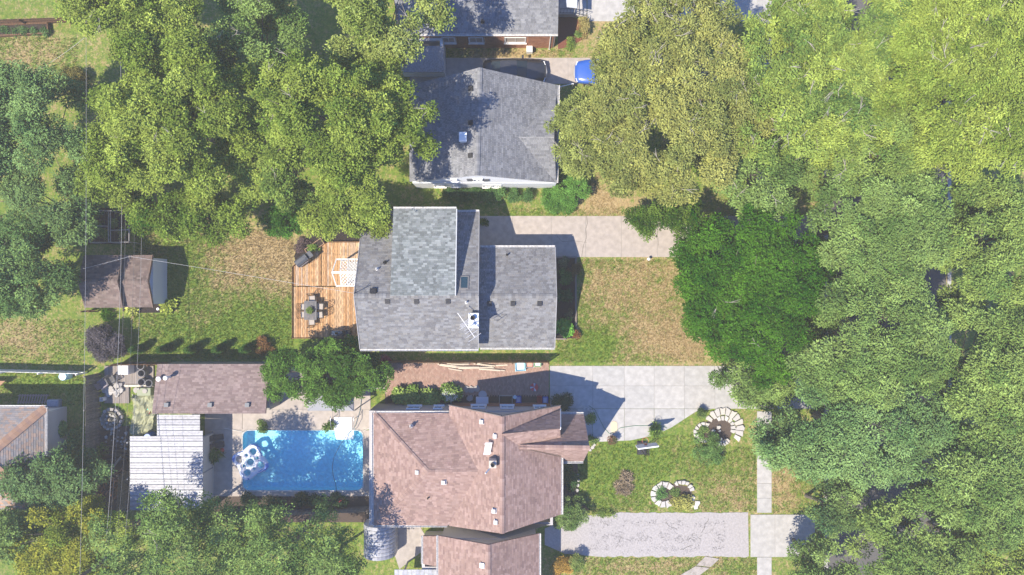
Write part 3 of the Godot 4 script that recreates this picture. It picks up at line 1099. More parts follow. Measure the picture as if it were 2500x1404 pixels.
func build_porch() -> void:
	var white := mat("porch_white", lin(0.6, 0.6, 0.59), 0.6)
	var t := thing("lattice_porch", "white gabled lattice porch roof over the deck door", "porch", at(845, 666, 0.33))
	var x0 := at(812, 666, 2.75).x
	var x1 := at(884, 666, 2.9).x
	var zn := at(820, 633, 2.55).z
	var zs := at(820, 698, 2.55).z
	var zr := (zn + zs) * 0.5
	var e := 2.55
	var r := 3.0
	for z in [zn, zs]:
		var st := nst()
		bar(st, Vector3(x0 + 0.2, e, z), Vector3(x1, e, z), 0.1, 0.14)
		wobj("beam", st, white, t)
		var ps := nst()
		box(ps, Vector3(x0 + 0.3, (e + 0.33) * 0.5, z), Vector3(0.11, e - 0.33, 0.11))
		wobj("post", ps, white, t)
	var rs := nst()
	bar(rs, Vector3(x0, r, zr), Vector3(x1, r, zr), 0.16, 0.1)
	wobj("ridge_beam", rs, white, t)
	var n := 5
	for i in n:
		var x := lerpf(x0 + 0.12, x1 - 0.1, float(i) / (n - 1))
		for z in [zn, zs]:
			var st := nst()
			bar(st, Vector3(x if i > 0 else x0 + 0.02, r - 0.01, zr), Vector3(x + (0.12 if i == 0 else 0.0), e + 0.05, z), 0.07, 0.09)
			wobj("rafter", st, white, t)
	# lattice strips on both slopes
	var xa := x0 + 0.55
	for s in [0, 1]:
		var za := zr
		var zb: float = zn if s == 0 else zs
		var L := absf(zb - za)
		for dirn in [0, 1]:
			var u := -L
			while u < (x1 - xa):
				var p := Vector2(xa + u, 0) if dirn == 0 else Vector2(xa + u + L, 0)
				var q := Vector2(xa + u + L, 1) if dirn == 0 else Vector2(xa + u, 1)
				# clip to the bay
				var ok := true
				for c in [0, 1]:
					var lim := xa if c == 0 else x1
					var a_out := p.x < lim if c == 0 else p.x > lim
					var b_out := q.x < lim if c == 0 else q.x > lim
					if a_out and b_out:
						ok = false
					elif a_out:
						p = p.lerp(q, (lim - p.x) / (q.x - p.x))
					elif b_out:
						q = q.lerp(p, (lim - q.x) / (p.x - q.x))
				if ok and p.distance_to(q) > 0.05:
					var st := nst()
					var off: float = 0.03 + dirn * 0.015
					var A := Vector3(p.x, lerpf(r, e, p.y) + off, lerpf(za, zb, p.y))
					var B := Vector3(q.x, lerpf(r, e, q.y) + off, lerpf(za, zb, q.y))
					bar(st, A, B, 0.04, 0.012)
					wobj("lattice_strip", st, white, t)
				u += 0.24
	# white door panel and step below
	var ds := nst()
	box(ds, Vector3(x1 - 0.28, 1.4, zr), Vector3(0.06, 2.1, 0.95))
	wobj("door", ds, white, t)
	var fp := nst()
	box(fp, Vector3((x0 + x1) * 0.5 + 0.15, 0.39, zr), Vector3(1.5, 0.1, 1.7))
	wobj("step", fp, mat("pale_step", lin(0.3, 0.29, 0.28), 0.8), t)
func build_patio_set(y: float) -> void:
	var iron := mat("iron", lin(0.03, 0.028, 0.027), 0.5)
	var grey := mat("table_grey", lin(0.09, 0.09, 0.1), 0.5)
	var c := at(757.5, 758, y + 0.74)
	c.y = y
	var t := thing("patio_table", "dark grey slatted patio table with a potted plant in its middle", "table", c)
	var Lx := 0.92
	var Lz := 1.42
	for i in 9:
		var st := nst()
		var x := lerpf(-Lx * 0.5 + 0.08, Lx * 0.5 - 0.08, i / 8.0)
		box(st, Vector3(x, 0.73, 0), Vector3(0.078, 0.02, Lz - 0.14))
		obj("slat", st, grey, t)
	for s in [-1, 1]:
		var st := nst()
		box(st, Vector3(s * (Lx * 0.5 - 0.02), 0.725, 0), Vector3(0.05, 0.045, Lz))
		obj("rail", st, grey, t)
		var st2 := nst()
		box(st2, Vector3(0, 0.725, s * (Lz * 0.5 - 0.03)), Vector3(Lx - 0.1, 0.045, 0.06))
		obj("rail", st2, grey, t)
		for u in [-1, 1]:
			var st3 := nst()
			tube(st3, [Vector3(s * 0.4, 0, u * 0.62), Vector3(s * 0.38, 0.71, u * 0.6)], 0.03, 8)
			obj("leg", st3, iron, t)
	# chair
	var ch := thing("patio_chair", "", "chair")
	var seat := cbox(Vector3(0.44, 0.07, 0.44), 0.02)
	var so := obj("seat_cushion", seat, mat("cushion", lin(0.5, 0.45, 0.4), 0.95, grain("fab", 0.2, 0.8, 1.0), 3.0), ch)
	so.position = Vector3(0, 0.42, 0)
	var fr := nst()
	tube(fr, [Vector3(-0.25, 0.41, 0.25), Vector3(0.25, 0.41, 0.25), Vector3(0.25, 0.41, -0.25), Vector3(-0.25, 0.41, -0.25), Vector3(-0.25, 0.41, 0.25)], 0.018, 6)
	obj("seat_frame", fr, iron, ch)
	for sx in [-1, 1]:
		var a := nst()
		tube(a, [Vector3(sx * 0.27, 0, 0.26), Vector3(sx * 0.27, 0.62, 0.24), Vector3(sx * 0.28, 0.64, 0.1), Vector3(sx * 0.27, 0.63, -0.25)], 0.016, 6)
		obj("arm", a, iron, ch)
		var l := nst()
		tube(l, [Vector3(sx * 0.24, 0, -0.28), Vector3(sx * 0.25, 0.45, -0.25)], 0.016, 6)
		obj("leg", l, iron, ch)
	var bk := nst()
	var P := func(u: float, v: float) -> Vector3: return Vector3(u * 0.26, 0.5 + v * 0.46, -0.26 - v * 0.16)
	tube(bk, [P.call(-1, -0.1), P.call(-1, 0.85), P.call(-0.8, 1), P.call(0.8, 1), P.call(1, 0.85), P.call(1, -0.1), P.call(-1, -0.1)], 0.016, 6)
	obj("back_frame", bk, iron, ch)
	for q in [[-1, 0, 0.1, 1], [-0.4, 0, 1, 0.9], [-1, 0.45, -0.3, 1], [0.3, 0, 1, 0.5], [1, 0, -0.1, 1], [0.4, 0, -1, 0.9], [1, 0.45, 0.3, 1], [-0.3, 0, -1, 0.5]]:
		var st := nst()
		tube(st, [P.call(q[0], q[1]), P.call(q[2], q[3])], 0.013, 4)
		obj("lattice_bar", st, iron, ch)
	var G := "chairs round the patio table"
	var L := "black lattice-back patio chair with beige seat pushed up to the grey table's long side"
	var E := ["black lattice-back patio chair with beige seat at the table end by the barbecue covers", "black lattice-back patio chair with beige seat at the table end facing the white porch"]
	ch.position = c + Vector3(-0.56, 0, -0.26)
	ch.rotation.y = PI / 2
	tag(ch, L, "chair", G)
	copy_of(ch, c + Vector3(-0.56, 0, 0.32), PI / 2 + 0.05, L)
	copy_of(ch, c + Vector3(0.66, 0, -0.28), -PI / 2 - 0.06, L)
	copy_of(ch, c + Vector3(0.62, 0, 0.34), -PI / 2 + 0.08, L)
	copy_of(ch, c + Vector3(0.02, 0, 0.86), PI + 0.08, E[0])
	copy_of(ch, c + Vector3(0.06, 0, -0.86), 0.1, E[1])
	# pot plant
	var pt := thing("pot_plant", "small leafy green pot plant in the middle of the patio table", "plant", c + Vector3(0, 0.742, -0.03))
	var ps := nst()
	lathe(ps, Vector3.ZERO, [Vector2(0.0, 0.0), Vector2(0.08, 0.0), Vector2(0.11, 0.14), Vector2(0.09, 0.14), Vector2(0, 0.12)], 14)
	obj("pot", ps, mat("clay_dark", lin(0.12, 0.09, 0.08), 0.8), pt)
	crown(pt, [[gpos(pt) + Vector3(0, 0.2, 0), 0.17], [gpos(pt) + Vector3(0.06, 0.22, 0.05), 0.12]], 260, Color(0.06, 0.13, 0.03), Color(0.25, 0.35, 0.08), "small", 61, 0.8, "leaves")
func build_grills(y: float) -> void:
	var char_ := mat("grill_grey", lin(0.075, 0.085, 0.105), 0.45, grain("grillg", 0.05, 0.75, 1.0), 0.8)
	var blk := mat("grill_black", lin(0.012, 0.013, 0.018), 0.4)
	var p := at(741, 634, 1.1)
	p.y = y
	var g := thing("gas_grill", "charcoal grey gas barbecue with side shelf set at the deck's cut corner", "barbecue", p, 0.66)
	var b := nst()
	box(b, Vector3(-0.1, 0.45, 0), Vector3(0.95, 0.8, 0.5))
	obj("cabinet", b, blk, g)
	var hd := nst()
	var prof := [Vector2(-0.3, 0.88), Vector2(-0.29, 1.02), Vector2(-0.18, 1.13), Vector2(0.08, 1.14), Vector2(0.24, 1.06), Vector2(0.3, 0.88)]
	for i in prof.size() - 1:
		var a: Vector2 = prof[i]
		var c: Vector2 = prof[i + 1]
		quad(hd, Vector3(-0.6, c.y, c.x), Vector3(-0.6, a.y, a.x), Vector3(0.38, a.y, a.x), Vector3(0.38, c.y, c.x))
	for x in [-0.6, 0.38]:
		for i in range(1, prof.size() - 1):
			tri(hd, Vector3(x, prof[0].y, prof[0].x), Vector3(x, prof[i].y, prof[i].x), Vector3(x, prof[i + 1].y, prof[i + 1].x))
	obj("lid", hd, char_, g)
	var sh := nst()
	box(sh, Vector3(0.62, 0.92, 0), Vector3(0.36, 0.05, 0.5))
	obj("side_shelf", sh, char_, g)
	var hn := nst()
	tube(hn, [Vector3(-0.5, 1.0, 0.34), Vector3(0.28, 1.0, 0.34)], 0.018, 6)
	obj("handle", hn, mat("steel", lin(0.6, 0.6, 0.6), 0.3, null, 1.0, null, 0.9), g)
	for s in [-1, 1]:
		var w := nst()
		for u in [-1, 1]:
			tube(w, [Vector3(s * 0.42 - 0.1, 0.06, u * 0.2 - 0.02), Vector3(s * 0.42 - 0.1, 0.06, u * 0.2 + 0.02)], 0.06, 10)
		obj("castors", w, blk, g)
	# timber planter with plants beside it
	var q := at(768, 602, 0.5)
	q.y = 0.0
	var pl := thing("timber_planter", "long timber planter box standing diagonally between barbecue and tree bed", "planter", q, 0.62)
	var tb := mat("planter_wood", lin(0.42, 0.27, 0.17), 0.85, grain("cedar_1", 0.05, 0.62, 1.0, 1.0, 0.16), 0.9)
	for s in [-1, 1]:
		var a := nst()
		box(a, Vector3(0, 0.3, s * 0.24), Vector3(1.5, 0.6, 0.05))
		obj("side_board", a, tb, pl)
		var e := nst()
		box(e, Vector3(s * 0.73, 0.3, 0), Vector3(0.05, 0.6, 0.42))
		obj("end_board", e, tb, pl)
	var so := nst()
	box(so, Vector3(0, 0.27, 0), Vector3(1.4, 0.5, 0.42))
	obj("soil", so, mat("potsoil", lin(0.04, 0.03, 0.025), 1.0), pl)
	var h := shrub("planter_plant", "bright green leafy plants filling the diagonal timber planter", 767, 604, 0.55, 1.15, Color(0.09, 0.2, 0.03), Color(0.3, 0.42, 0.08), 62, {"cat": "plant", "rz": 0.26, "lobe": 0.2})
	h.position.y = 0.0
	# a covered barbecue and a drum smoker at the shaded end of the deck
	var k := at(824, 813, 0.9)
	k.y = y
	var cv := thing("covered_grill", "barbecue under a glossy blue-black cover at the shaded deck end", "barbecue", k, 0.0)
	var cs := nst()
	rng.seed = 44
	var prev := []
	for i in 9:
		var yy := i / 8.0
		var ring := []
		for j in 20:
			var a := TAU * j / 20.0
			var ex := pow(absf(cos(a)), 0.5) * signf(cos(a)) * 0.46
			var ez := pow(absf(sin(a)), 0.5) * signf(sin(a)) * 0.25
			var f := (1.0 - 0.12 * yy) * (1.0 + 0.03 * sin(a * 7.0) * (1.0 - yy))
			if yy > 0.8:
				f *= sqrt(maxf(0.0, 1.0 - pow((yy - 0.8) / 0.21, 2)))
			ring.append(Vector3(ex * f, yy * 0.95, ez * f))
		if prev.size() > 0:
			for j in 20:
				var jj := (j + 1) % 20
				quad(cs, prev[j], ring[j], ring[jj], prev[jj])
		prev = ring
	obj("cover", cs, mat("cover_blue", lin(0.03, 0.05, 0.09), 0.28, null, 0.6, bumps("foldb", 0.04, 8.0)), cv)
	var sm := at(849, 812, 0.8)
	sm.y = y
	var sk := thing("drum_smoker", "round black drum smoker beside the covered barbecue", "smoker", sm)
	var ss := nst()
	lathe(ss, Vector3.ZERO, [Vector2(0, 0.1), Vector2(0.2, 0.1), Vector2(0.23, 0.2), Vector2(0.24, 0.55), Vector2(0.25, 0.56), Vector2(0.22, 0.68), Vector2(0.1, 0.76), Vector2(0, 0.77)], 18)
	obj("drum", ss, mat("smoker_blk", lin(0.02, 0.025, 0.035), 0.3), sk)
	for i in 3:
		var a := TAU * i / 3
		var l := nst()
		tube(l, [Vector3(cos(a) * 0.2, 0, sin(a) * 0.2), Vector3(cos(a) * 0.17, 0.2, sin(a) * 0.17)], 0.015, 5)
		obj("leg", l, blk, sk)
	var kn := nst()
	tube(kn, [Vector3(-0.07, 0.79, 0), Vector3(0.07, 0.79, 0)], 0.015, 5)
	tube(kn, [Vector3(0, 0.75, 0), Vector3(0, 0.79, 0)], 0.012, 5)
	obj("handle", kn, blk, sk)
func build_shed() -> void:
	var white := mat("white_trim", lin(0.74, 0.74, 0.73), 0.55)
	var siding := mat("shed_siding", lin(0.62, 0.63, 0.64), 0.7)
	var pal := [Color(0.2, 0.15, 0.13), Color(0.235, 0.18, 0.155), Color(0.175, 0.13, 0.115), Color(0.26, 0.2, 0.175), Color(0.22, 0.16, 0.14)]
	var trim := mat("brown_trim", lin(0.2, 0.13, 0.1), 0.8)
	var s := thing("garden_shed", "white-walled garden shed with stepped brown shingle gable roof under the wires", "shed", at(330, 685))
	# eastern, lower part
	var a := [at(300, 623, 2.15), at(373, 623, 2.15), at(362, 687, 2.85), at(288, 687, 2.85)]
	slope(s, a, pal, 201, trim)
	var b := [at(288, 687, 2.85), at(362, 687, 2.85), at(374, 750, 2.15), at(302, 750, 2.15)]
	slope(s, b, pal, 202, trim)
	# western, higher part
	var c := [at(205, 623, 2.5), at(298, 623, 2.5), at(287, 687, 3.2), at(190, 687, 3.2)]
	slope(s, c, pal, 203, trim)
	var d := [at(190, 687, 3.2), at(287, 687, 3.2), at(300, 751, 2.5), at(206, 751, 2.5)]
	slope(s, d, pal, 204, trim)
	ridge_cap(s, at(288, 687, 2.86), at(362, 687, 2.86), pal)
	ridge_cap(s, at(190, 687, 3.21), at(287, 687, 3.21), pal)
	var w := [at(266, 636), at(405, 636), at(405, 738), at(266, 738)]
	walls(s, w, 2.1, siding)
	var g := nst()
	var x := at(404, 687).x - 0.05
	tri(g, Vector3(x, 2.05, w[0].z), Vector3(x, 2.75, at(0, 687).z), Vector3(x, 2.05, w[2].z))
	wobj("gable_wall", g, siding, s)
	var dr := nst()
	box(dr, Vector3(at(406, 687).x + 0.02, 0.95, at(0, 690).z), Vector3(0.05, 1.9, 1.5))
	wobj("door", dr, white, s)
	var bo := nst()
	bar(bo, at(373, 623, 2.12), at(362, 687, 2.82), 0.05, 0.2)
	bar(bo, at(362, 687, 2.82), at(374, 750, 2.12), 0.05, 0.2)
	wobj("barge_board", bo, trim, s)
# ---------- neighbours
func brick_wall(house: Node3D, a: Vector3, b: Vector3, h: float, sd: int, holes := []) -> void:
	# courses of single bricks on the outward face, joined as one part; mortar is the wall behind
	rng.seed = sd
	var st := nst()
	var d := (b - a).normalized()
	var n := Vector3.UP.cross(d).normalized()
	var L := (b - a).length()
	var y := 0.0
	var row := 0
	while y + 0.07 < h:
		var x := -0.11 * (row % 2)
		while x < L:
			var x0 := maxf(x, 0.0)
			var x1 := minf(x + 0.21, L)
			x += 0.22
			if x1 - x0 < 0.04:
				continue
			var skip := false
			for q in holes:
				if x1 > q[0] and x0 < q[1] and y + 0.07 > q[2] and y < q[3]:
					skip = true
			if skip:
				continue
			var c := Color(0.36, 0.15, 0.085).lerp(Color(0.5, 0.24, 0.14), rng.randf()) * rr(0.8, 1.1)
			box(st, a + d * (x0 + x1) * 0.5 - n * 0.012 + Vector3.UP * (y + 0.035), Vector3(0.03, 0.066, x1 - x0), Basis(n, Vector3.UP, d), c)
		y += 0.077
		row += 1
	wobj("bricks", st, vmat("brickv", 0.9, grain("grit", 0.09, 0.74, 1.0), 1.6), house, "stuff")
func wall_window(house: Node3D, c: Vector3, w: float, h: float, n: Vector3, shutter := 0) -> void:
	var white := mat("white_trim", lin(0.74, 0.74, 0.73), 0.55)
	var d := Vector3.UP.cross(n).normalized()
	var b := Basis(d, Vector3.UP, n)
	if shutter == 1:
		var s := nst()
		for i in 7:
			box(s, c + Vector3.UP * (i - 3) * h / 7.0 + n * 0.03, Vector3(w, h / 7.0 - 0.01, 0.03), b)
		wobj("shutter", s, mat("shutter_grey", lin(0.12, 0.125, 0.14), 0.6), house)
		return
	var st := nst()
	for s in [-1, 1]:
		box(st, c + d * s * (w * 0.5) + n * 0.04, Vector3(0.08, h + 0.08, 0.1), b)
		box(st, c + Vector3.UP * s * (h * 0.5) + n * 0.04, Vector3(w - 0.08, 0.08, 0.1), b)
	box(st, c + n * 0.035, Vector3(0.04, h - 0.08, 0.06), b)
	box(st, c - Vector3.UP * (h * 0.5 + 0.06) + n * 0.08, Vector3(w + 0.2, 0.05, 0.18), b)
	var f := wobj("window", st, white, house)
	var g := nst()
	box(g, c + n * 0.015, Vector3(w - 0.06, h - 0.06, 0.01), b)
	obj("pane", g, mat("dark_glass", lin(0.02, 0.05, 0.07), 0.05), f)
const N_GREY := [Color(0.224, 0.232, 0.251), Color(0.269, 0.277, 0.292), Color(0.306, 0.314, 0.329), Color(0.202, 0.209, 0.224), Color(0.247, 0.254, 0.269)]
func build_north_houses() -> void:
	var white := mat("white_trim", lin(0.74, 0.74, 0.73), 0.55)
	var black := mat("black_metal", lin(0.025, 0.025, 0.028), 0.5)
	var wsid := mat("white_siding", lin(0.7, 0.72, 0.74), 0.7)
	var h := thing("white_gable_house", "white-walled house with grey shingle gable roof and a south-facing shuttered gable", "house", at(1180, 320))
	var rs := at(1165, 428, 5.65)
	var rn := at(1172, 165, 5.65)
	var es := at(1358, 446, 2.75)
	var en := at(1362, 208, 2.75)
	var ws := at(1000, 443, 2.75)
	var wn := at(1000, 208, 2.75)
	slope(h, [rs, es, en, rn], N_GREY, 301, white)
	slope(h, [rn, wn, ws, rs], N_GREY, 302, white)
	ridge_cap(h, rn, rs, N_GREY)
	gutter(h, es, en, white, Vector3.RIGHT)
	slope(h, [at(1263, 335, 4.22), at(1353, 335, 4.22), at(1357.5, 444, 2.8)], N_GREY, 303, white)
	slope(h, [at(1263, 335, 4.22), at(1357.5, 232, 2.8), at(1353, 335, 4.22)], N_GREY, 304, white)
	var zf := at(0, 457).z
	var wx0 := at(1022, 457).x
	var wx1 := at(1350, 457).x
	walls(h, [Vector3(wx0, 0, rn.z + 0.4), Vector3(wx1, 0, rn.z + 0.4), Vector3(wx1, 0, zf - 0.02), Vector3(wx0, 0, zf - 0.02)], 2.55, wsid)
	var gw := nst()
	var q := [Vector3(wx0 + 0.02, 2.5, zf - 0.02), Vector3(wx1 - 0.02, 2.5, zf - 0.02), Vector3(rs.x, 5.45, zf - 0.02)]
	tri(gw, q[0], q[1], q[2])
	tri(gw, q[0] + Vector3(0, 0, -0.15), q[2] + Vector3(0, 0, -0.15), q[1] + Vector3(0, 0, -0.15))
	wobj("gable_wall", gw, wsid, h)
	# clapboards over the gable front
	var cb := nst()
	var y := 0.15
	while y < 5.3:
		var f := clampf((y - 2.5) / 2.95, 0, 1)
		var x0 := lerpf(wx0, rs.x, f) + 0.04
		var x1 := lerpf(wx1, rs.x, f) - 0.04
		if x1 - x0 > 0.2:
			quad(cb, Vector3(x0, y, zf + 0.035), Vector3(x1, y, zf + 0.035), Vector3(x1, y + 0.14, zf + 0.012), Vector3(x0, y + 0.14, zf + 0.012))
			quad(cb, Vector3(x0, y, zf + 0.01), Vector3(x1, y, zf + 0.01), Vector3(x1, y, zf + 0.035), Vector3(x0, y, zf + 0.035))
		y += 0.14
	wobj("clapboards", cb, wsid, h, "stuff")
	for a in [[1148, 437.5, 0.45, 0.9, 1], [1167, 437, 0.6, 0.95, 0], [1187, 438, 0.45, 0.9, 1], [1108, 437, 0.4, 0.5, 0], [1073, 450.5, 0.75, 1.0, 0], [1112, 450.5, 0.5, 0.7, 0], [1172, 451.5, 0.4, 1.0, 1], [1190, 451, 0.62, 1.05, 0], [1213, 451, 0.62, 1.05, 0], [1232, 451.5, 0.4, 1.0, 1]]:
		var hh: float = H * (1.0 - absf(zf) * S / (702.0 - a[1]))
		wall_window(h, Vector3(at(a[0], a[1], hh).x, hh, zf + 0.03), a[2], a[3], Vector3.BACK, a[4])
	var pw := Vector3(-0.55, 1, 0)
	for v in [[1150, 216, 5.3], [1150, 300, 5.3], [1149, 380, 5.3]]:
		roof_vent(h, v[0], v[1], v[2], black, 0.3, pw)
	roof_vent(h, 1316, 354, 3.7, black, 0.3, Vector3(0.2, 1, 0.4))
	var ch := nst()
	var cc := at(1131, 337, 5.4)
	box(ch, Vector3(cc.x, 5.15, cc.z), Vector3(0.42, 1.2, 0.55))
	wobj("chimney", ch, mat("chim", lin(0.55, 0.56, 0.56), 0.7), h)
	var c2 := nst()
	box(c2, Vector3(cc.x, 5.79, cc.z), Vector3(0.52, 0.08, 0.65))
	wobj("chimney_cap", c2, white, h)
	# brick house at the top
	var b := thing("brick_house", "red brick house with long grey shingle roof beyond the neighbours' driveway", "house", at(1170, 40))
	var e0 := at(968, 83, 2.75)
	var e1 := at(1362, 83, 2.75)
	var r0 := Vector3(e0.x, 4.6, at(0, -110, 4.6).z)
	var r1 := Vector3(e1.x, 4.6, r0.z)
	slope(b, [e0, e1, r1, r0], N_GREY, 305, white)
	var n0 := Vector3(e0.x, 2.75, r0.z - 4.0)
	slope(b, [r0, r1, Vector3(e1.x, 2.75, n0.z), n0], N_GREY, 306, white)
	gutter(b, e0, e1, white, Vector3.BACK)
	var bm := mat("mortar", lin(0.4, 0.33, 0.28), 0.95)
	var bz := at(0, 114).z
	var bx0 := at(985, 114).x
	var bx1 := at(1348, 114).x
	walls(b, [Vector3(bx0, 0, n0.z + 0.4), Vector3(bx1, 0, n0.z + 0.4), Vector3(bx1, 0, bz - 0.04), Vector3(bx0, 0, bz - 0.04)], 2.6, bm)
	var wins := [[1095, 0.9], [1162, 1.0], [1258, 1.5]]
	var holes := []
	for w in wins:
		var x := at(w[0], 100, 1.7).x - bx0
		holes.append([x - w[1] * 0.5 - 0.05, x + w[1] * 0.5 + 0.05, 1.05, 2.25])
		wall_window(b, Vector3(x + bx0, 1.65, bz + 0.03), w[1], 1.05, Vector3.BACK)
	brick_wall(b, Vector3(bx0, 0, bz + 0.08), Vector3(bx1, 0, bz + 0.08), 2.58, 12, holes)
	brick_wall(b, Vector3(bx1 + 0.12, 0, bz), Vector3(bx1 + 0.12, 0, bz - 9.0), 2.5, 13)
	var dp := nst()
	tube(dp, [at(1346, 86, 2.7), at(1344, 92, 2.3), at(1341, 117, 0.15), at(1341, 121, 0.08)], 0.04, 7)
	wobj("downspout", dp, white, b)
	vent_pipe(b, 1178, 48, 3.2, black)
	var co := nst()
	prism(co, [Vector3(at(1285, 110).x, 0, bz + 0.1), Vector3(at(1300, 110).x, 0, bz + 0.1), Vector3(at(1300, 110).x, 0, bz + 0.55), Vector3(at(1285, 110).x, 0, bz + 0.55)], 0.0, 0.55, Color.WHITE, 0.03)
	wobj("window_well", co, white, b)
	# low garage beside it
	var g := thing("flat_garage", "low flat-roofed grey garage half hidden under leaves by the neighbours' driveway", "garage", at(1050, 150))
	var gs := nst()
	prism(gs, rect_px(985, 112, 1083, 176, 2.4), 2.3, 2.42)
	wobj("roof", gs, mat("gar_roof", lin(0.3, 0.3, 0.31), 0.9, grain("conc_cool", 0.05, 0.7, 1.0), 0.5), g)
	walls(g, rect_px(990, 122, 1085, 184), 2.3, mat("siding", lin(0.6, 0.6, 0.58), 0.7))
	# porch with awning and railings
	var p := thing("front_porch", "grey front porch with white awning, steps and black iron railings", "porch", at(1400, 15))
	var ps := nst()
	prism(ps, rect_px(1362, -30, 1402, 42), 0.0, 0.6, Color.WHITE, 0.02)
	wobj("floor", ps, conc("conc_cool_a", 0.45, 0.44, 0.42), p)
	for i in 3:
		var ss := nst()
		prism(ss, rect_px(1402 + i * 10, -30, 1412 + i * 10, 42), 0.0, 0.45 - i * 0.15, Color.WHITE, 0.015)
		wobj("step", ss, conc("conc_cool_b", 0.465, 0.455, 0.435), p)
	var aw := nst()
	slab(aw, px_pts([[1380, -30, 2.9], [1410, -30, 2.45], [1409, 20, 2.45], [1384, 17, 2.9]]), 0.05)
	wobj("awning", aw, white, p)
	for z in [-28, 40]:
		var pst := nst()
		tube(pst, [at(1400, z) + Vector3.UP * 0.6, at(1400, z) + Vector3.UP * 2.45], 0.03, 6)
		wobj("awning_post", pst, white, p)
	for yy in [0.75, 1.5]:
		var rl := nst()
		bar(rl, at(1364, 41) + Vector3.UP * yy, at(1400, 41) + Vector3.UP * yy, 0.03, 0.03)
		bar(rl, at(1400, 41) + Vector3.UP * yy, at(1430, 41) + Vector3.UP * (yy - 0.5), 0.03, 0.03)
		wobj("railing", rl, black, p)
	for i in 9:
		var bs := nst()
		var x := 1366 + i * 8.0
		var dy := 0.0 if x < 1400 else (x - 1400) / 30.0 * 0.5
		tube(bs, [at(x, 41) + Vector3.UP * (0.7 - dy), at(x, 41) + Vector3.UP * (1.5 - dy)], 0.012, 5)
		wobj("baluster", bs, black, p)
	sheet("front_walk", rect_px(1434, -60, 1848, 52), 0.02, conc("conc_cool_b", 0.465, 0.455, 0.435))
	var hs := nst()
	bar(hs, at(1362, 213, 1.0), at(1400, 204, 0.95), 0.05, 0.05)
	bar(hs, at(1400, 204, 0.95) - Vector3.UP * 0.45, at(1400, 204, 0.95), 0.05, 0.05)
	tube(hs, [at(1400, 204, 0.95), Vector3(at(1400, 204, 0.95).x, 0, at(1400, 204, 0.95).z)], 0.03, 6)
	tube(hs, [at(1370, 211, 1.0), Vector3(at(1370, 211, 1.0).x, 0, at(1370, 211, 1.0).z)], 0.03, 6)
	solo("handrail", hs, white, "white handrail reaching from the white house toward the blue car", "handrail")

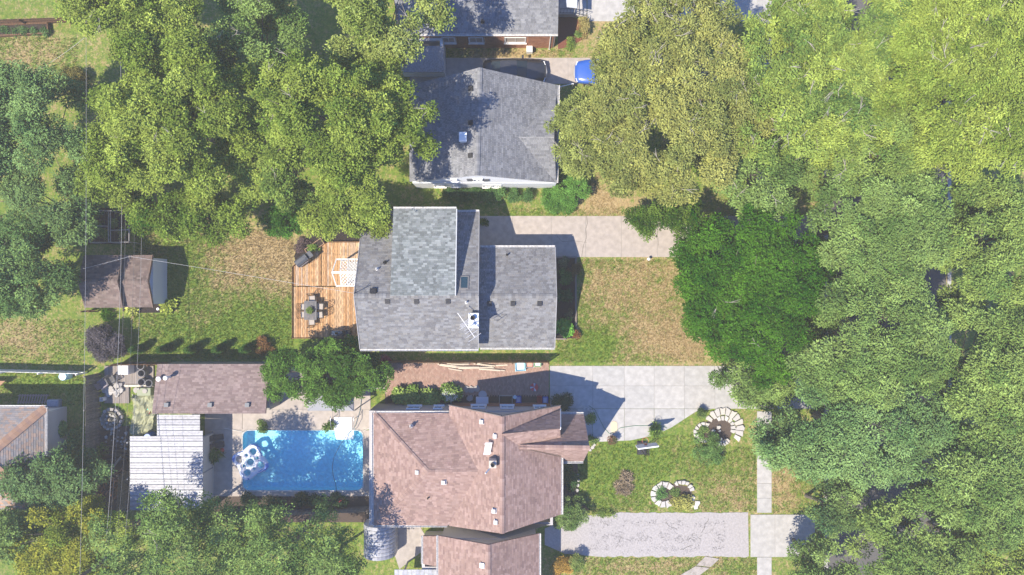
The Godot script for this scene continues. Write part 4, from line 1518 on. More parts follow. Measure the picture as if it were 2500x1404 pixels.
const BROWN := [Color(0.351, 0.234, 0.198), Color(0.405, 0.275, 0.234), Color(0.315, 0.207, 0.180), Color(0.378, 0.257, 0.221), Color(0.441, 0.306, 0.266)]
func build_south_house() -> void:
	var white := mat("white_trim", lin(0.74, 0.74, 0.73), 0.55)
	var black := mat("black_metal", lin(0.025, 0.025, 0.028), 0.5)
	var sid := mat("grey_siding", lin(0.42, 0.4, 0.39), 0.8)
	var trim := mat("brown_fascia", lin(0.24, 0.17, 0.15), 0.8)
	var h := thing("brown_roof_house", "large house under a many-sided brown shingle roof beside the swimming pool", "house", at(1150, 1150))
	var e := 3.3
	var R := 6.3
	var nw := at(912, 1008, e)
	var sw := at(912, 1282, e)
	var ap := at(1045, 1152, 5.0)
	var apE := at(1222, 1150, 5.0)
	var nE := at(1100, 1008, e)
	var sE := at(1092, 1282, e)
	slope(h, [nw, ap, sw], BROWN, 401, trim)
	slope(h, [nw, nE, at(1180, 1085, 4.6), apE, ap], BROWN, 402, trim)
	slope(h, [sw, ap, apE, at(1180, 1215, 4.6), sE], BROWN, 403, trim)
	ridge_cap(h, nw, ap, BROWN)
	ridge_cap(h, sw, ap, BROWN)
	ridge_cap(h, ap, at(1200, 1151, 5.0), BROWN)
	gutter(h, nw, sw, white, Vector3.LEFT)
	gutter(h, nw, nE, white, Vector3.FORWARD)
	gutter(h, sw, sE, white, Vector3.BACK)
	# cross gable, ridge along the picture's vertical
	var rn := at(1226, 1017, R)
	var rs := at(1226, 1303, R)
	var en := at(1368, 991, 3.9)
	var es := at(1370, 1256, 3.9)
	var wn := at(1097, 990, 3.5)
	var wsn := at(1097, 1284, 3.5)
	slope(h, [rn, en, es, rs], BROWN, 404, trim)
	slope(h, [rn, rs, wsn, wn], BROWN, 405, trim)
	ridge_cap(h, rn, rs, BROWN)
	gutter(h, at(1370, 1102, 3.9), es, white, Vector3.RIGHT)
	for q in [[rn, wn], [rn, en]]:
		var st := nst()
		bar(st, q[0] + Vector3(0, -0.1, -0.03), q[1] + Vector3(0, -0.1, -0.03), 0.05, 0.28)
		wobj("fascia", st, mat("dark_fascia", lin(0.13, 0.12, 0.12), 0.7), h)
	# small gable and porch wing on the east side
	var q1 := at(1225, 1058, R + 0.04)
	var q2 := at(1368, 1047, 6.1)
	slope(h, [q1, q2, at(1368, 1001, 4.15)], BROWN, 406, trim)
	slope(h, [q1, at(1268, 1091, 5.75), at(1368, 1066, 5.25), q2], BROWN, 407, trim)
	var w0 := at(1268, 1091.5, 5.8)
	var w1 := at(1440, 1094, 6.2)
	slope(h, [w0, w1, at(1425, 1011, 3.3), at(1369, 1011, 3.3), at(1368, 1067, 5.2)], BROWN, 408, trim)
	slope(h, [w0, at(1369, 1110, 4.3), at(1370, 1127, 3.3), at(1424, 1126, 3.3), w1], BROWN, 409, trim)
	ridge_cap(h, w0, w1, BROWN)
	gutter(h, at(1369, 1011, 3.3), at(1425, 1011, 3.3), white, Vector3.FORWARD)
	gutter(h, at(1370, 1127, 3.3), at(1424, 1126, 3.3), white, Vector3.BACK)
	var rk := nst()
	bar(rk, q2 + Vector3(0.02, -0.1, 0), at(1368, 1001, 4.15) + Vector3(0.02, -0.1, 0), 0.06, 0.2)
	wobj("fascia", rk, white, h)
	# walls
	var x0 := at(925, 988).x
	var x1 := at(1360, 1000).x
	var zn := at(0, 988).z
	var zs := at(0, 1245).z
	walls(h, [Vector3(x0, 0, zn), Vector3(x1 - 0.6, 0, zn), Vector3(x1 - 0.6, 0, zs), Vector3(x0, 0, zs)], 3.1, sid)
	walls(h, [at(1352, 1005), at(1408, 1005), at(1408, 1090), at(1352, 1090)], 3.0, sid)
	var gt := nst()
	tri(gt, Vector3(wn.x + 0.3, 3.05, zn), Vector3(rn.x, 6.05, zn), Vector3(x1 - 0.6, 3.05, zn))
	tri(gt, Vector3(wn.x + 0.3, 3.05, zs), Vector3(x1 - 0.6, 3.05, zs), Vector3(rn.x, 6.05, zs))
	wobj("gable_wall", gt, sid, h)
	brick_wall(h, Vector3(at(1342, 988).x, 0, zn - 0.13), Vector3(at(1105, 988).x, 0, zn - 0.13), 1.5, 15)
	for a in [[1010, 2.3, 0.9], [1070, 2.3, 0.6], [1168, 2.0, 1.0], [1238, 2.1, 0.9], [1318, 2.3, 0.8]]:
		wall_window(h, Vector3(at(a[0], 990, a[1]).x, a[1], zn - 0.14), a[2], 0.9, Vector3.FORWARD)
	# roof furniture
	var grey := mat("vent_grey", lin(0.5, 0.48, 0.47), 0.6)
	for v in [[1019, 1153, 4.6], [1083, 1178, 4.75], [1209, 1065, 5.95], [1206, 1248, 5.95], [1176, 1030, 5.3], [1211, 1275, 6.0]]:
		roof_vent(h, v[0], v[1], v[2], grey, 0.26, Vector3(-0.4, 1, 0))
	vent_pipe(h, 1002, 1043, 4.0, grey)
	vent_pipe(h, 1044, 1218, 4.1, black)
	var cc := at(1203, 1131, 6.3)
	var cs := nst()
	box(cs, Vector3(cc.x, 5.9, cc.z), Vector3(0.5, 1.5, 0.5))
	wobj("chimney", cs, mat("chim_tan", lin(0.5, 0.44, 0.38), 0.85), h)
	var cf := nst()
	lathe(cf, Vector3(cc.x, 6.65, cc.z), [Vector2(0.15, 0), Vector2(0.15, 0.2), Vector2(0.11, 0.2), Vector2(0.1, 0.02), Vector2(0, 0.02)], 12)
	wobj("flue", cf, black, h)
	var sl := thing("roof_grille_antenna", "flat white grid antenna lying on the brown roof near the tan chimney", "antenna", at(1191, 1095, 6.0))
	var fb := at(1191, 1095, 6.05)
	for i in 6:
		var st := nst()
		bar(st, fb + Vector3(-0.2 + i * 0.08 + 0.08, 0.05, -0.42), fb + Vector3(-0.2 + i * 0.08 - 0.08, 0.05, 0.42), 0.045, 0.03)
		wobj("rod", st, white, sl)
	for z in [-0.3, 0.3]:
		var st := nst()
		bar(st, fb + Vector3(-0.25, 0.02, z), fb + Vector3(0.25, 0.02, z), 0.03, 0.03)
		wobj("crossbar", st, white, sl)
	var ant := nst()
	tube(ant, [at(1199, 1140, 6.3), at(1185, 1156, 6.9)], 0.05, 6)
	tube(ant, [at(1199, 1140, 6.9), at(1197, 1136, 7.3)], 0.02, 6)
	wobj("aerial", ant, white, h)
	# house further south
	var s := thing("southern_house", "neighbouring house with a brown gable roof and pale north wall below the pool house", "house", at(1192, 1380))
	var kn := at(1192, 1330, 5.2)
	var kw := at(1070, 1308, 3.0)
	var ke := at(1316, 1303, 3.0)
	var far := 9.0
	slope(s, [kn, ke, ke + Vector3(0, 0, far), kn + Vector3(0, 0, far)], BROWN, 410, trim)
	slope(s, [kn, kn + Vector3(0, 0, far), kw + Vector3(0, 0, far), kw], BROWN, 411, trim)
	ridge_cap(s, kn, kn + Vector3(0, 0, far), BROWN)
	gutter(s, kw, kw + Vector3(0, 0, far), white, Vector3.LEFT)
	gutter(s, ke, ke + Vector3(0, 0, far), white, Vector3.RIGHT)
	var pw := mat("pale_wall", lin(0.6, 0.56, 0.54), 0.85)
	walls(s, [Vector3(kw.x + 0.3, 0, at(0, 1284).z), Vector3(ke.x - 0.3, 0, at(0, 1284).z), Vector3(ke.x - 0.3, 0, ke.z + far), Vector3(kw.x + 0.3, 0, ke.z + far)], 2.85, pw)
	var gn := nst()
	tri(gn, Vector3(ke.x - 0.3, 2.8, at(0, 1284).z), Vector3(kw.x + 0.3, 2.8, at(0, 1284).z), Vector3(kn.x, 5.0, at(0, 1284).z))
	wobj("gable_wall", gn, pw, s)
	slope(s, px_pts([[1070, 1309, 2.5], [1033, 1309, 2.2], [1033, 1377, 2.2], [1070, 1384, 2.5]]), BROWN, 412, trim)
	gutter(s, at(1033, 1309, 2.2), at(1033, 1377, 2.2), white, Vector3.LEFT)
	walls(s, rect_px(1042, 1300, 1085, 1360), 2.1, pw)
	roof_vent(s, 1178, 1380, 4.9, white, 0.32, Vector3(-0.4, 1, 0))
	# south-west neighbour's roof
	var o := thing("patched_roof_house", "house with a patched grey and orange hip roof at the garden fence", "house", at(40, 1120))
	var pal := [Color(0.33, 0.31, 0.3), Color(0.38, 0.34, 0.32), Color(0.42, 0.34, 0.29), Color(0.3, 0.29, 0.29), Color(0.45, 0.33, 0.26)]
	var pal2 := [Color(0.5, 0.3, 0.19), Color(0.55, 0.34, 0.22), Color(0.45, 0.28, 0.2)]
	var a0 := at(111, 994, 3.0)
	var a1 := at(111, 1246, 3.0)
	var a2 := at(-40, 1120, 5.0)
	slope(o, [a0, a2, a1], pal, 413, trim)
	slope(o, [at(-120, 994, 3.0), at(-80, 1120, 5.0), a2, a0], pal, 414, trim)
	slope(o, [at(-120, 1246, 3.0), a1, a2, at(-80, 1120, 5.0)], pal + pal2, 415, trim)
	ridge_cap(o, a0, a2, pal2, 0.3, 0.1)
	ridge_cap(o, a1, a2, pal2, 0.3, 0.1)
	gutter(o, a0, a1, white, Vector3.RIGHT)
	gutter(o, at(-120, 994, 3.0), a0, white, Vector3.FORWARD)
	walls(o, rect_px(-60, 996, 160, 1205), 2.8, pw)

# ---------- outbuildings
func build_outbuildings() -> void:
	var white := mat("white_trim", lin(0.74, 0.74, 0.73), 0.55)
	var pal := [Color(0.29, 0.215, 0.2), Color(0.33, 0.25, 0.23), Color(0.26, 0.19, 0.175), Color(0.36, 0.275, 0.25)]
	var trim := mat("brown_trim", lin(0.2, 0.13, 0.1), 0.8)
	var g := thing("pool_garage", "long low garage with a single brown shingle slope behind the pool", "garage", at(520, 950))
	slope(g, px_pts([[384, 889, 2.4], [657, 889, 2.4], [648, 1010, 3.1], [371, 1010, 3.1]]), pal, 501, trim)
	var gw := rect_px(432, 886, 680, 985)
	walls(g, gw, 2.25, mat("olive_siding", lin(0.3, 0.29, 0.25), 0.85))
	var grey := mat("vent_grey", lin(0.5, 0.48, 0.47), 0.6)
	for v in [407, 513, 604]:
		roof_vent(g, v, 989, 2.95, mat("vent_dk", lin(0.2, 0.21, 0.21), 0.6), 0.28, Vector3(0, 1, -0.2))
	var ms := nst()
	lathe(ms, at(415, 920, 2.6), [Vector2(0.09, -0.2), Vector2(0.09, 0.5), Vector2(0.16, 0.5), Vector2(0.16, 0.72), Vector2(0, 0.8)], 12)
	wobj("roof_fan", ms, white, g)
	var bs := nst()
	lathe(bs, at(392, 924, 2.6), [Vector2(0.05, -0.2), Vector2(0.05, 0.25), Vector2(0.17, 0.26), Vector2(0.18, 0.34), Vector2(0, 0.42)], 14)
	wobj("vent_dome", bs, white, g)
	var dr := nst()
	for k in 2:
		var z0 := at(0, 905 + k * 40).z
		box(dr, Vector3(gw[1].x + 0.13, 1.0, z0 + 0.55), Vector3(0.04, 2.0, 1.05))
		bar(dr, Vector3(gw[1].x + 0.17, 0.2, z0 + 0.1), Vector3(gw[1].x + 0.17, 1.8, z0 + 1.0), 0.1, 0.03)
	wobj("doors", dr, mat("door_olive", lin(0.24, 0.23, 0.2), 0.85), g)
	# metal roofed carport: every sheet between two ribs is a piece
	var m := thing("metal_carport", "pale ribbed sheet-metal carport roof between fence and pool terrace", "carport", at(405, 1130))
	var sm := [mat("sheet_a", lin(0.45, 0.46, 0.5), 0.5, grain("sheetg", 0.03, 0.75, 1.0), 0.4), mat("sheet_b", lin(0.5, 0.51, 0.54), 0.5, grain("sheetg", 0.03, 0.75, 1.0), 0.4), mat("sheet_c", lin(0.4, 0.41, 0.46), 0.5, grain("sheetg", 0.03, 0.75, 1.0), 0.4)]
	var dk := mat("rib_dark", lin(0.2, 0.21, 0.23), 0.6)
	var y := 1012.0
	var i := 0
	while y < 1244:
		var xa := 383.0 if y < 1062 else 317.0
		var xb := 488.0 if y < 1048 else 495.0
		var y2 := minf(y + 13.2, 1245)
		var st := nst()
		var p := px_pts([[xa, y + 0.5, 2.5], [xb, y + 0.5, 2.3], [xb, y2 - 0.3, 2.3], [xa, y2 - 0.3, 2.5]])
		slab(st, p, 0.02)
		bar(st, (p[0] + p[3]) * 0.5 + Vector3.UP * 0.012, (p[1] + p[2]) * 0.5 + Vector3.UP * 0.012, 0.06, 0.022)
		wobj("metal_sheet", st, sm[i * 5 % 3], m)
		var rb := nst()
		bar(rb, at(xa, y2, 2.52), at(xb, y2, 2.32), 0.045, 0.06)
		wobj("rib", rb, dk, m)
		y = y2
		i += 1
	for q in [[330, 1075], [330, 1160], [330, 1235], [500, 1065], [500, 1150], [500, 1235]]:
		var st := nst()
		var pq := at(q[0] + 20, q[1] - 10)
		box(st, pq + Vector3.UP * 1.12, Vector3(0.1, 2.24, 0.1))
		wobj("post", st, dk, m)
	var wl := nst()
	bar(wl, at(520, 1055) + Vector3.UP * 0.95, at(520, 1215) + Vector3.UP * 0.95, 0.08, 1.9)
	bar(wl, at(520, 1055) + Vector3(0.06, 0.05, 0), at(520, 1215) + Vector3(0.06, 0.05, 0), 0.04, 0.1)
	wobj("side_wall", wl, mat("tan_wall", lin(0.5, 0.46, 0.4), 0.85), m)
	# fabric canopy
	var c := thing("pool_canopy", "grey fabric pyramid canopy by the pool, half under the small tree", "canopy", at(806, 955))
	var ap := at(806, 952, 3.2)
	var cr := px_pts([[751, 1003, 2.25], [863, 1003, 2.25], [863, 905, 2.25], [751, 905, 2.25]])
	for k in 4:
		var st := nst()
		var a: Vector3 = cr[k]
		var b: Vector3 = cr[(k + 1) % 4]
		var ms2 := a.lerp(b, 0.5) + Vector3.DOWN * 0.02
		slab(st, [a, ms2, ap], 0.012)
		slab(st, [ms2, b, ap], 0.012)
		quad(st, a + Vector3.DOWN * 0.18, b + Vector3.DOWN * 0.18, b, a)
		wobj("canopy_panel", st, mat("canopy_grey", lin(0.36, 0.37, 0.4), 0.9, grain("fab", 0.2, 0.8, 1.0), 2.0), c)
		var rb := nst()
		tube(rb, [a + Vector3.UP * 0.01, ap + Vector3.UP * 0.01], 0.018, 5)
		wobj("rib", rb, dk, c)
		var po := nst()
		box(po, Vector3(a.x * 0.995, 1.12, a.z), Vector3(0.06, 2.24, 0.06))
		wobj("post", po, dk, c)
	# arched sheet-metal shed
	var q := thing("arched_shed", "grey arched metal shed standing under the brown-roofed house's eave", "shed", at(918, 1325))
	var axis := at(921, 1325, 2.0).x
	var R := 1.2
	var za := at(0, 1287, 2.0).z
	var zb := at(0, 1368, 2.0).z
	for k in 9:
		var st := nst()
		var z0 := lerpf(za, zb, k / 9.0) + 0.01
		var z1 := lerpf(za, zb, (k + 1) / 9.0) - 0.01
		for j in 12:
			var t0 := PI * j / 12.0
			var t1 := PI * (j + 1) / 12.0
			var p0 := Vector3(axis - cos(t0) * R, 0.9 + sin(t0) * 1.25, 0)
			var p1 := Vector3(axis - cos(t1) * R, 0.9 + sin(t1) * 1.25, 0)
			var zm := (z0 + z1) * 0.5
			var bl := Vector3(0, 0.025, 0)
			quad(st, p0 + Vector3(0, 0, z0), p0 + bl + Vector3(0, 0, zm), p1 + bl + Vector3(0, 0, zm), p1 + Vector3(0, 0, z0))
			quad(st, p0 + bl + Vector3(0, 0, zm), p0 + Vector3(0, 0, z1), p1 + Vector3(0, 0, z1), p1 + bl + Vector3(0, 0, zm))
		for s in [-1, 1]:
			quad(st, Vector3(axis + s * R, 0, z0), Vector3(axis + s * R, 0, z1), Vector3(axis + s * R, 0.9, z1), Vector3(axis + s * R, 0.9, z0))
		wobj("arch_panel", st, sm[k % 3], q)
	for z in [za + 0.05, zb - 0.05]:
		var st := nst()
		var pts := [Vector3(axis - R, 0, z)]
		for j in 13:
			var t := PI * j / 12.0
			pts.append(Vector3(axis - cos(t) * (R - 0.02), 0.9 + sin(t) * 1.23, z))
		pts.append(Vector3(axis + R, 0, z))
		for j in range(1, pts.size() - 1):
			tri(st, pts[0], pts[j], pts[j + 1])
		wobj("end_wall", st, white, q)
	# corner of a metal roof at the picture's lower edge
	var f := thing("lean_to_roof", "narrow ribbed metal lean-to roof beside the southern house", "roof", at(1015, 1400))
	for k in 10:
		var st := nst()
		slab(st, px_pts([[963 + k * 10.5, 1391, 2.3], [973 + k * 10.5, 1391, 2.3], [973 + k * 10.5, 1440, 2.1], [963 + k * 10.5, 1440, 2.1]]), 0.04)
		wobj("metal_sheet", st, sm[k % 3], f)
	for x in [985, 1060]:
		var st := nst()
		var pp := at(x, 1400, 2.1)
		box(st, Vector3(pp.x, 1.05, pp.z), Vector3(0.1, 2.1, 0.1))
		wobj("post", st, dk, f)
	sheet("side_path", px_pts([[968, 1285], [1025, 1285], [1040, 1310], [1032, 1345], [975, 1390], [962, 1350]]), 0.02, conc("conc_warm_b", 0.4, 0.36, 0.325))

# ---------- swimming pool
func rounded(x0: float, y0: float, x1: float, y1: float, r: float, n := 6) -> Array:
	var o := []
	for c in [[x1 - r, y0 + r, -PI / 2], [x1 - r, y1 - r, 0.0], [x0 + r, y1 - r, PI / 2], [x0 + r, y0 + r, PI]]:
		for i in n + 1:
			var a: float = c[2] + PI / 2 * i / n
			o.append([c[0] + cos(a) * r, c[1] + sin(a) * r])
	return o
func build_pool() -> void:
	var warm := [conc("conc_warm_a", 0.43, 0.38, 0.34), conc("conc_warm_b", 0.4, 0.36, 0.325), conc("conc_warm_c", 0.455, 0.405, 0.36)]
	var d := base_setting("pool_terrace")
	slabs(d, 500, 1000, 592, 1212, [], [1049, 1100, 1150], 0.034, warm)
	slabs(d, 592, 950, 905, 1049, [665, 740, 812], [1000], 0.034, warm)
	slabs(d, 887, 1050, 940, 1212, [], [1100, 1150], 0.034, warm)
	slabs(d, 592, 1198, 887, 1212, [740], [], 0.034, warm)
	slabs(d, 655, 893, 940, 950, [740, 812], [], 0.034, warm)
	var t := thing("swimming_pool", "bright blue rectangular swimming pool with rounded corners and white coping", "pool", at(740, 1124))
	var inn := rounded(593, 1051, 886, 1197, 16)
	var out := rounded(590.5, 1048.5, 888.5, 1199.5, 15)
	# coping ring and the filled corners of the opening
	var cs := nst()
	var n := inn.size()
	for i in n:
		var j := (i + 1) % n
		var a := at(inn[i][0], inn[i][1])
		var b := at(inn[j][0], inn[j][1])
		var c := at(out[j][0], out[j][1])
		var e := at(out[i][0], out[i][1])
		var up := Vector3.UP * 0.05
		quad(cs, a + up, e + up, c + up, b + up)
		quad(cs, b + up, c + up, e + up, a + up)
		quad(cs, a - up, b - up, b + up, a + up)
		quad(cs, c - up, e - up, e + up, c + up)
	wobj("coping", cs, mat("white_trim", lin(0.74, 0.74, 0.73), 0.55), t)
	for c in [[0, [886, 1051]], [1, [886, 1197]], [2, [593, 1197]], [3, [593, 1051]]]:
		var st := nst()
		var q := []
		for i in 7:
			q.append(at(out[c[0] * 7 + i][0], out[c[0] * 7 + i][1]))
		q.append(at(c[1][0] + (3 if c[0] < 2 else -3), c[1][1] + (3 if c[0] in [1, 2] else -3)))
		prism(st, q, -0.01, 0.03)
		wobj("corner_fill", st, warm[0], t)
	# liner
	var vinyl := mat("pool_vinyl", lin(0.2, 0.78, 0.95), 0.5, grain("vinylg", 0.03, 0.86, 1.0), 0.4)
	var ls := nst()
	for i in n:
		var j := (i + 1) % n
		var a := at(inn[i][0], inn[i][1])
		var b := at(inn[j][0], inn[j][1])
		quad(ls, a + Vector3.DOWN * 1.0, b + Vector3.DOWN * 1.0, b, a)
	var fl := []
	for p in inn:
		fl.append(at(p[0], p[1]))
	prism(ls, fl, -1.1, -0.98)
	wobj("liner", ls, vinyl, t)
	# white steps at the shallow corner
	for k in 3:
		var st := nst()
		prism(st, rect_px(815, 1052, 862 - k * 2, 1064 + k * 7), -0.97, -0.25 - k * 0.2, Color.WHITE, 0.02)
		wobj("pool_step", st, mat("step_white", lin(0.75, 0.78, 0.8), 0.6), t)
	# water
	var ws := nst()
	var wp := []
	for p in inn:
		wp.append(at(p[0], p[1]))
	prism(ws, wp, -0.13, -0.12)
	var wm := StandardMaterial3D.new()
	wm.albedo_color = Color(0.5, 0.85, 1.0, 0.05)
	wm.transparency = BaseMaterial3D.TRANSPARENCY_ALPHA
	wm.roughness = 0.04
	wm.normal_enabled = true
	wm.normal_texture = bumps("ripples", 0.03, 3.0)
	wm.normal_scale = 0.25
	wm.uv1_triplanar = true
	wm.uv1_world_triplanar = true
	wm.uv1_scale = Vector3.ONE * 0.5
	wobj("water", ws, wm, t)
	# entry platform above the steps
	var ep := nst()
	prism(ep, rect_px(816, 1018, 860, 1049), 0.03, 0.09, Color.WHITE, 0.02)
	solo("pool_mat", ep, mat("step_white", lin(0.75, 0.78, 0.8), 0.6), "white mat on the terrace between the pool's grab rails", "mat")
	var steel := mat("steel", lin(0.6, 0.6, 0.6), 0.3, null, 1.0, null, 0.9)
	for q in [[812, "steel pool grab rail beside the potted plant"], [868, "steel pool grab rail nearer the brown-roofed house"]]:
		var st := nst()
		tube(st, [at(q[0], 1020) + Vector3.UP * 0.03, at(q[0], 1020) + Vector3.UP * 0.75, at(q[0] + 2, 1010) + Vector3.UP * 0.9, at(q[0] + 2, 1030) + Vector3.UP * 0.85, at(q[0], 1046) + Vector3.UP * 0.35, at(q[0], 1047) + Vector3.UP * 0.04], 0.022, 7)
		solo("grab_rail", st, steel, q[1], "rail", "pool grab rails")
	# ropes staked from the pool corners
	var ln := mat("rope_white", lin(0.65, 0.65, 0.62), 0.9)
	for q in [[[887, 1198], [902, 1211], "white rope staked from the pool corner near the red bag"], [[887, 1052], [908, 1042], "white rope staked from the pool corner near the grab rail"], [[594, 1054], [548, 1045], "white rope staked from the pool corner by the dark chairs"], [[596, 1194], [552, 1207], "white rope staked from the pool corner by the float"]]:
		var st := nst()
		tube(st, [at(q[0][0], q[0][1]) + Vector3.UP * 0.07, at(q[1][0], q[1][1]) + Vector3.UP * 0.05], 0.018, 5)
		solo("pool_rope", st, ln, q[2], "rope", "ropes at the pool corners")
	# vacuum hose lying across the water
	var hp := []
	for p in [[884, 965], [880, 1000], [868, 1040], [845, 1065], [828, 1090], [815, 1115], [810, 1140], [812, 1160], [818, 1180], [822, 1198], [820, 1210]]:
		hp.append(at(p[0], p[1]) + Vector3.UP * (-0.105 if p[1] > 1052 and p[1] < 1197 else 0.07))
	var hs := nst()
	tube(hs, hp, 0.022, 6)
	solo("pool_hose", hs, mat("hose_dark", lin(0.05, 0.12, 0.16), 0.6), "dark thin hose trailing across the pool from the terrace", "hose")
	build_float()
func build_float() -> void:
	# inflated four-seat island: a padded sheet with five openings, in plan metres about its middle
	var c := at(611, 1128)
	c.y = -0.1
	var f := thing("pool_float", "inflatable white and blue four-seat island float with round openings", "pool float", c)
	var N := 92
	var R := 1.56
	var cell := 2.0 * R / N
	var seats := []
	for k in 4:
		var a := -1.3 + PI / 2 * k
		seats.append([Vector2(cos(a), sin(a)) * 0.84, 0.24])
	seats.append([Vector2.ZERO, 0.24])
	for k in 4:
		var a := -1.3 + PI / 4 + PI / 2 * k
		seats.append([Vector2(cos(a), sin(a)) * 0.6, 0.1])
	var hgt := PackedFloat32Array()
	hgt.resize((N + 1) * (N + 1))
	var col := []
	col.resize((N + 1) * (N + 1))
	for j in N + 1:
		for i in N + 1:
			var p := Vector2(i, j) * cell - Vector2(R, R)
			var th := p.angle() + 1.3
			var edge := 1.26 + 0.18 * cos(th * 4.0)
			var d := (edge - p.length()) * 0.8
			for s in seats:
				if s[1] > 0.15 or p.distance_to(s[0]) < 0.2:
					d = minf(d, p.distance_to(s[0]) - s[1])
			var pad := 0.26 if p.length() > 0.75 else 0.2
			hgt[j * (N + 1) + i] = -1.0 if d < 0.0 else pad * sqrt(clampf(1.0 - pow(1.0 - minf(d / 0.17, 1.0), 2), 0, 1))
			var cc := Color(0.74, 0.74, 0.78)
			var local := fposmod(th + PI / 4, PI / 2) - PI / 4
			if p.length() > 1.19 and absf(local) < 0.22:
				cc = Color(0.1, 0.22, 0.6)
			elif p.length() > 0.95 and local > 0.2 and fposmod(p.length() * 7.0 + local * 3.0, 1.0) < 0.5:
				cc = Color(0.08, 0.2, 0.5)
			elif p.length() > 0.33 and p.length() < 0.37:
				cc = Color(0.2, 0.5, 0.65)
			elif p.length() > 0.4 and p.length() < 0.46 and fposmod(th * 3.3, 1.0) < 0.55 and sin(th * 2.0) > -0.3:
				cc = Color(0.1, 0.16, 0.3)
			col[j * (N + 1) + i] = cc
	var st := nst()
	for j in N:
		for i in N:
			var ids := [j * (N + 1) + i, j * (N + 1) + i + 1, (j + 1) * (N + 1) + i + 1, (j + 1) * (N + 1) + i]
			var v := []
			var any := 0
			for k in 4:
				var y := hgt[ids[k]]
				if y >= 0.0:
					any += 1
				v.append(Vector3((ids[k] % (N + 1)) * cell - R, maxf(y, 0.0), int(ids[k] / float(N + 1)) * cell - R))
			if any == 0:
				continue
			if any < 3:
				continue
			quad(st, v[3], v[2], v[1], v[0], col[ids[0]])
	st.generate_normals()
	obj("body", st, vmat("float_vinyl", 0.35), f)
	for k in 4:
		var q: Vector2 = seats[k][0]
		var a := -1.3 + PI / 2 * k
		var hs := nst()
		var u := Vector2(cos(a), sin(a))
		var w := Vector2(-u.y, u.x)
		tube(hs, [Vector3(q.x + u.x * 0.42 - w.x * 0.22, 0.22, q.y + u.y * 0.42 - w.y * 0.22), Vector3(q.x + u.x * 0.47, 0.27, q.y + u.y * 0.47), Vector3(q.x + u.x * 0.42 + w.x * 0.22, 0.22, q.y + u.y * 0.42 + w.y * 0.22)], [0.05, 0.09, 0.05], 8)
		obj("headrest", hs, mat("float_blue" if k % 2 else "float_white", lin(0.12, 0.26, 0.65) if k % 2 else lin(0.72, 0.73, 0.76), 0.35), f)

# ---------- fences
func board_fence(n: String, label: String, a: Vector3, b: Vector3, h: float, mlist: Array, w := 0.145, group := "") -> Node3D:
	var t := thing(n, label, "fence", a.lerp(b, 0.5), 0.0, group)
	var d := (b - a).normalized()
	var L := (b - a).length()
	var bs := Basis(d, Vector3.UP, d.cross(Vector3.UP))
	var k := int(L / w)
	rng.seed = int(L * 100)
	var bm := BoxMesh.new()
	bm.size = Vector3(w - 0.008, h, 0.02)
	var org := gpos(t)
	for i in k:
		var o := MeshInstance3D.new()
		o.name = "board"
		o.mesh = bm
		o.material_override = mlist[rng.randi() % mlist.size()]
		t.add_child(o, true)
		o.transform = Transform3D(bs * Basis(Vector3(0, 0, 1), rr(-0.012, 0.012)) * Basis(Vector3(1, 0, 0), rr(-0.02, 0.02)), a + d * (i + 0.5) * w + Vector3.UP * (h * 0.5 + rr(-0.03, 0.02)) - org)
	for y in [0.35, h - 0.3]:
		var st := nst()
		bar(st, a + Vector3.UP * y + bs.z * 0.04, b + Vector3.UP * y + bs.z * 0.04, 0.045, 0.09)
		wobj("rail", st, mlist[0], t)
	var np := maxi(2, int(L / 2.4) + 1)
	for i in np:
		var p := a.lerp(b, float(i) / (np - 1)) + bs.z * 0.09
		var st := nst()
		box(st, p + Vector3.UP * (h + 0.06) * 0.5, Vector3(0.09, h + 0.06, 0.09), bs)
		wobj("post", st, mlist[0], t)
	return t
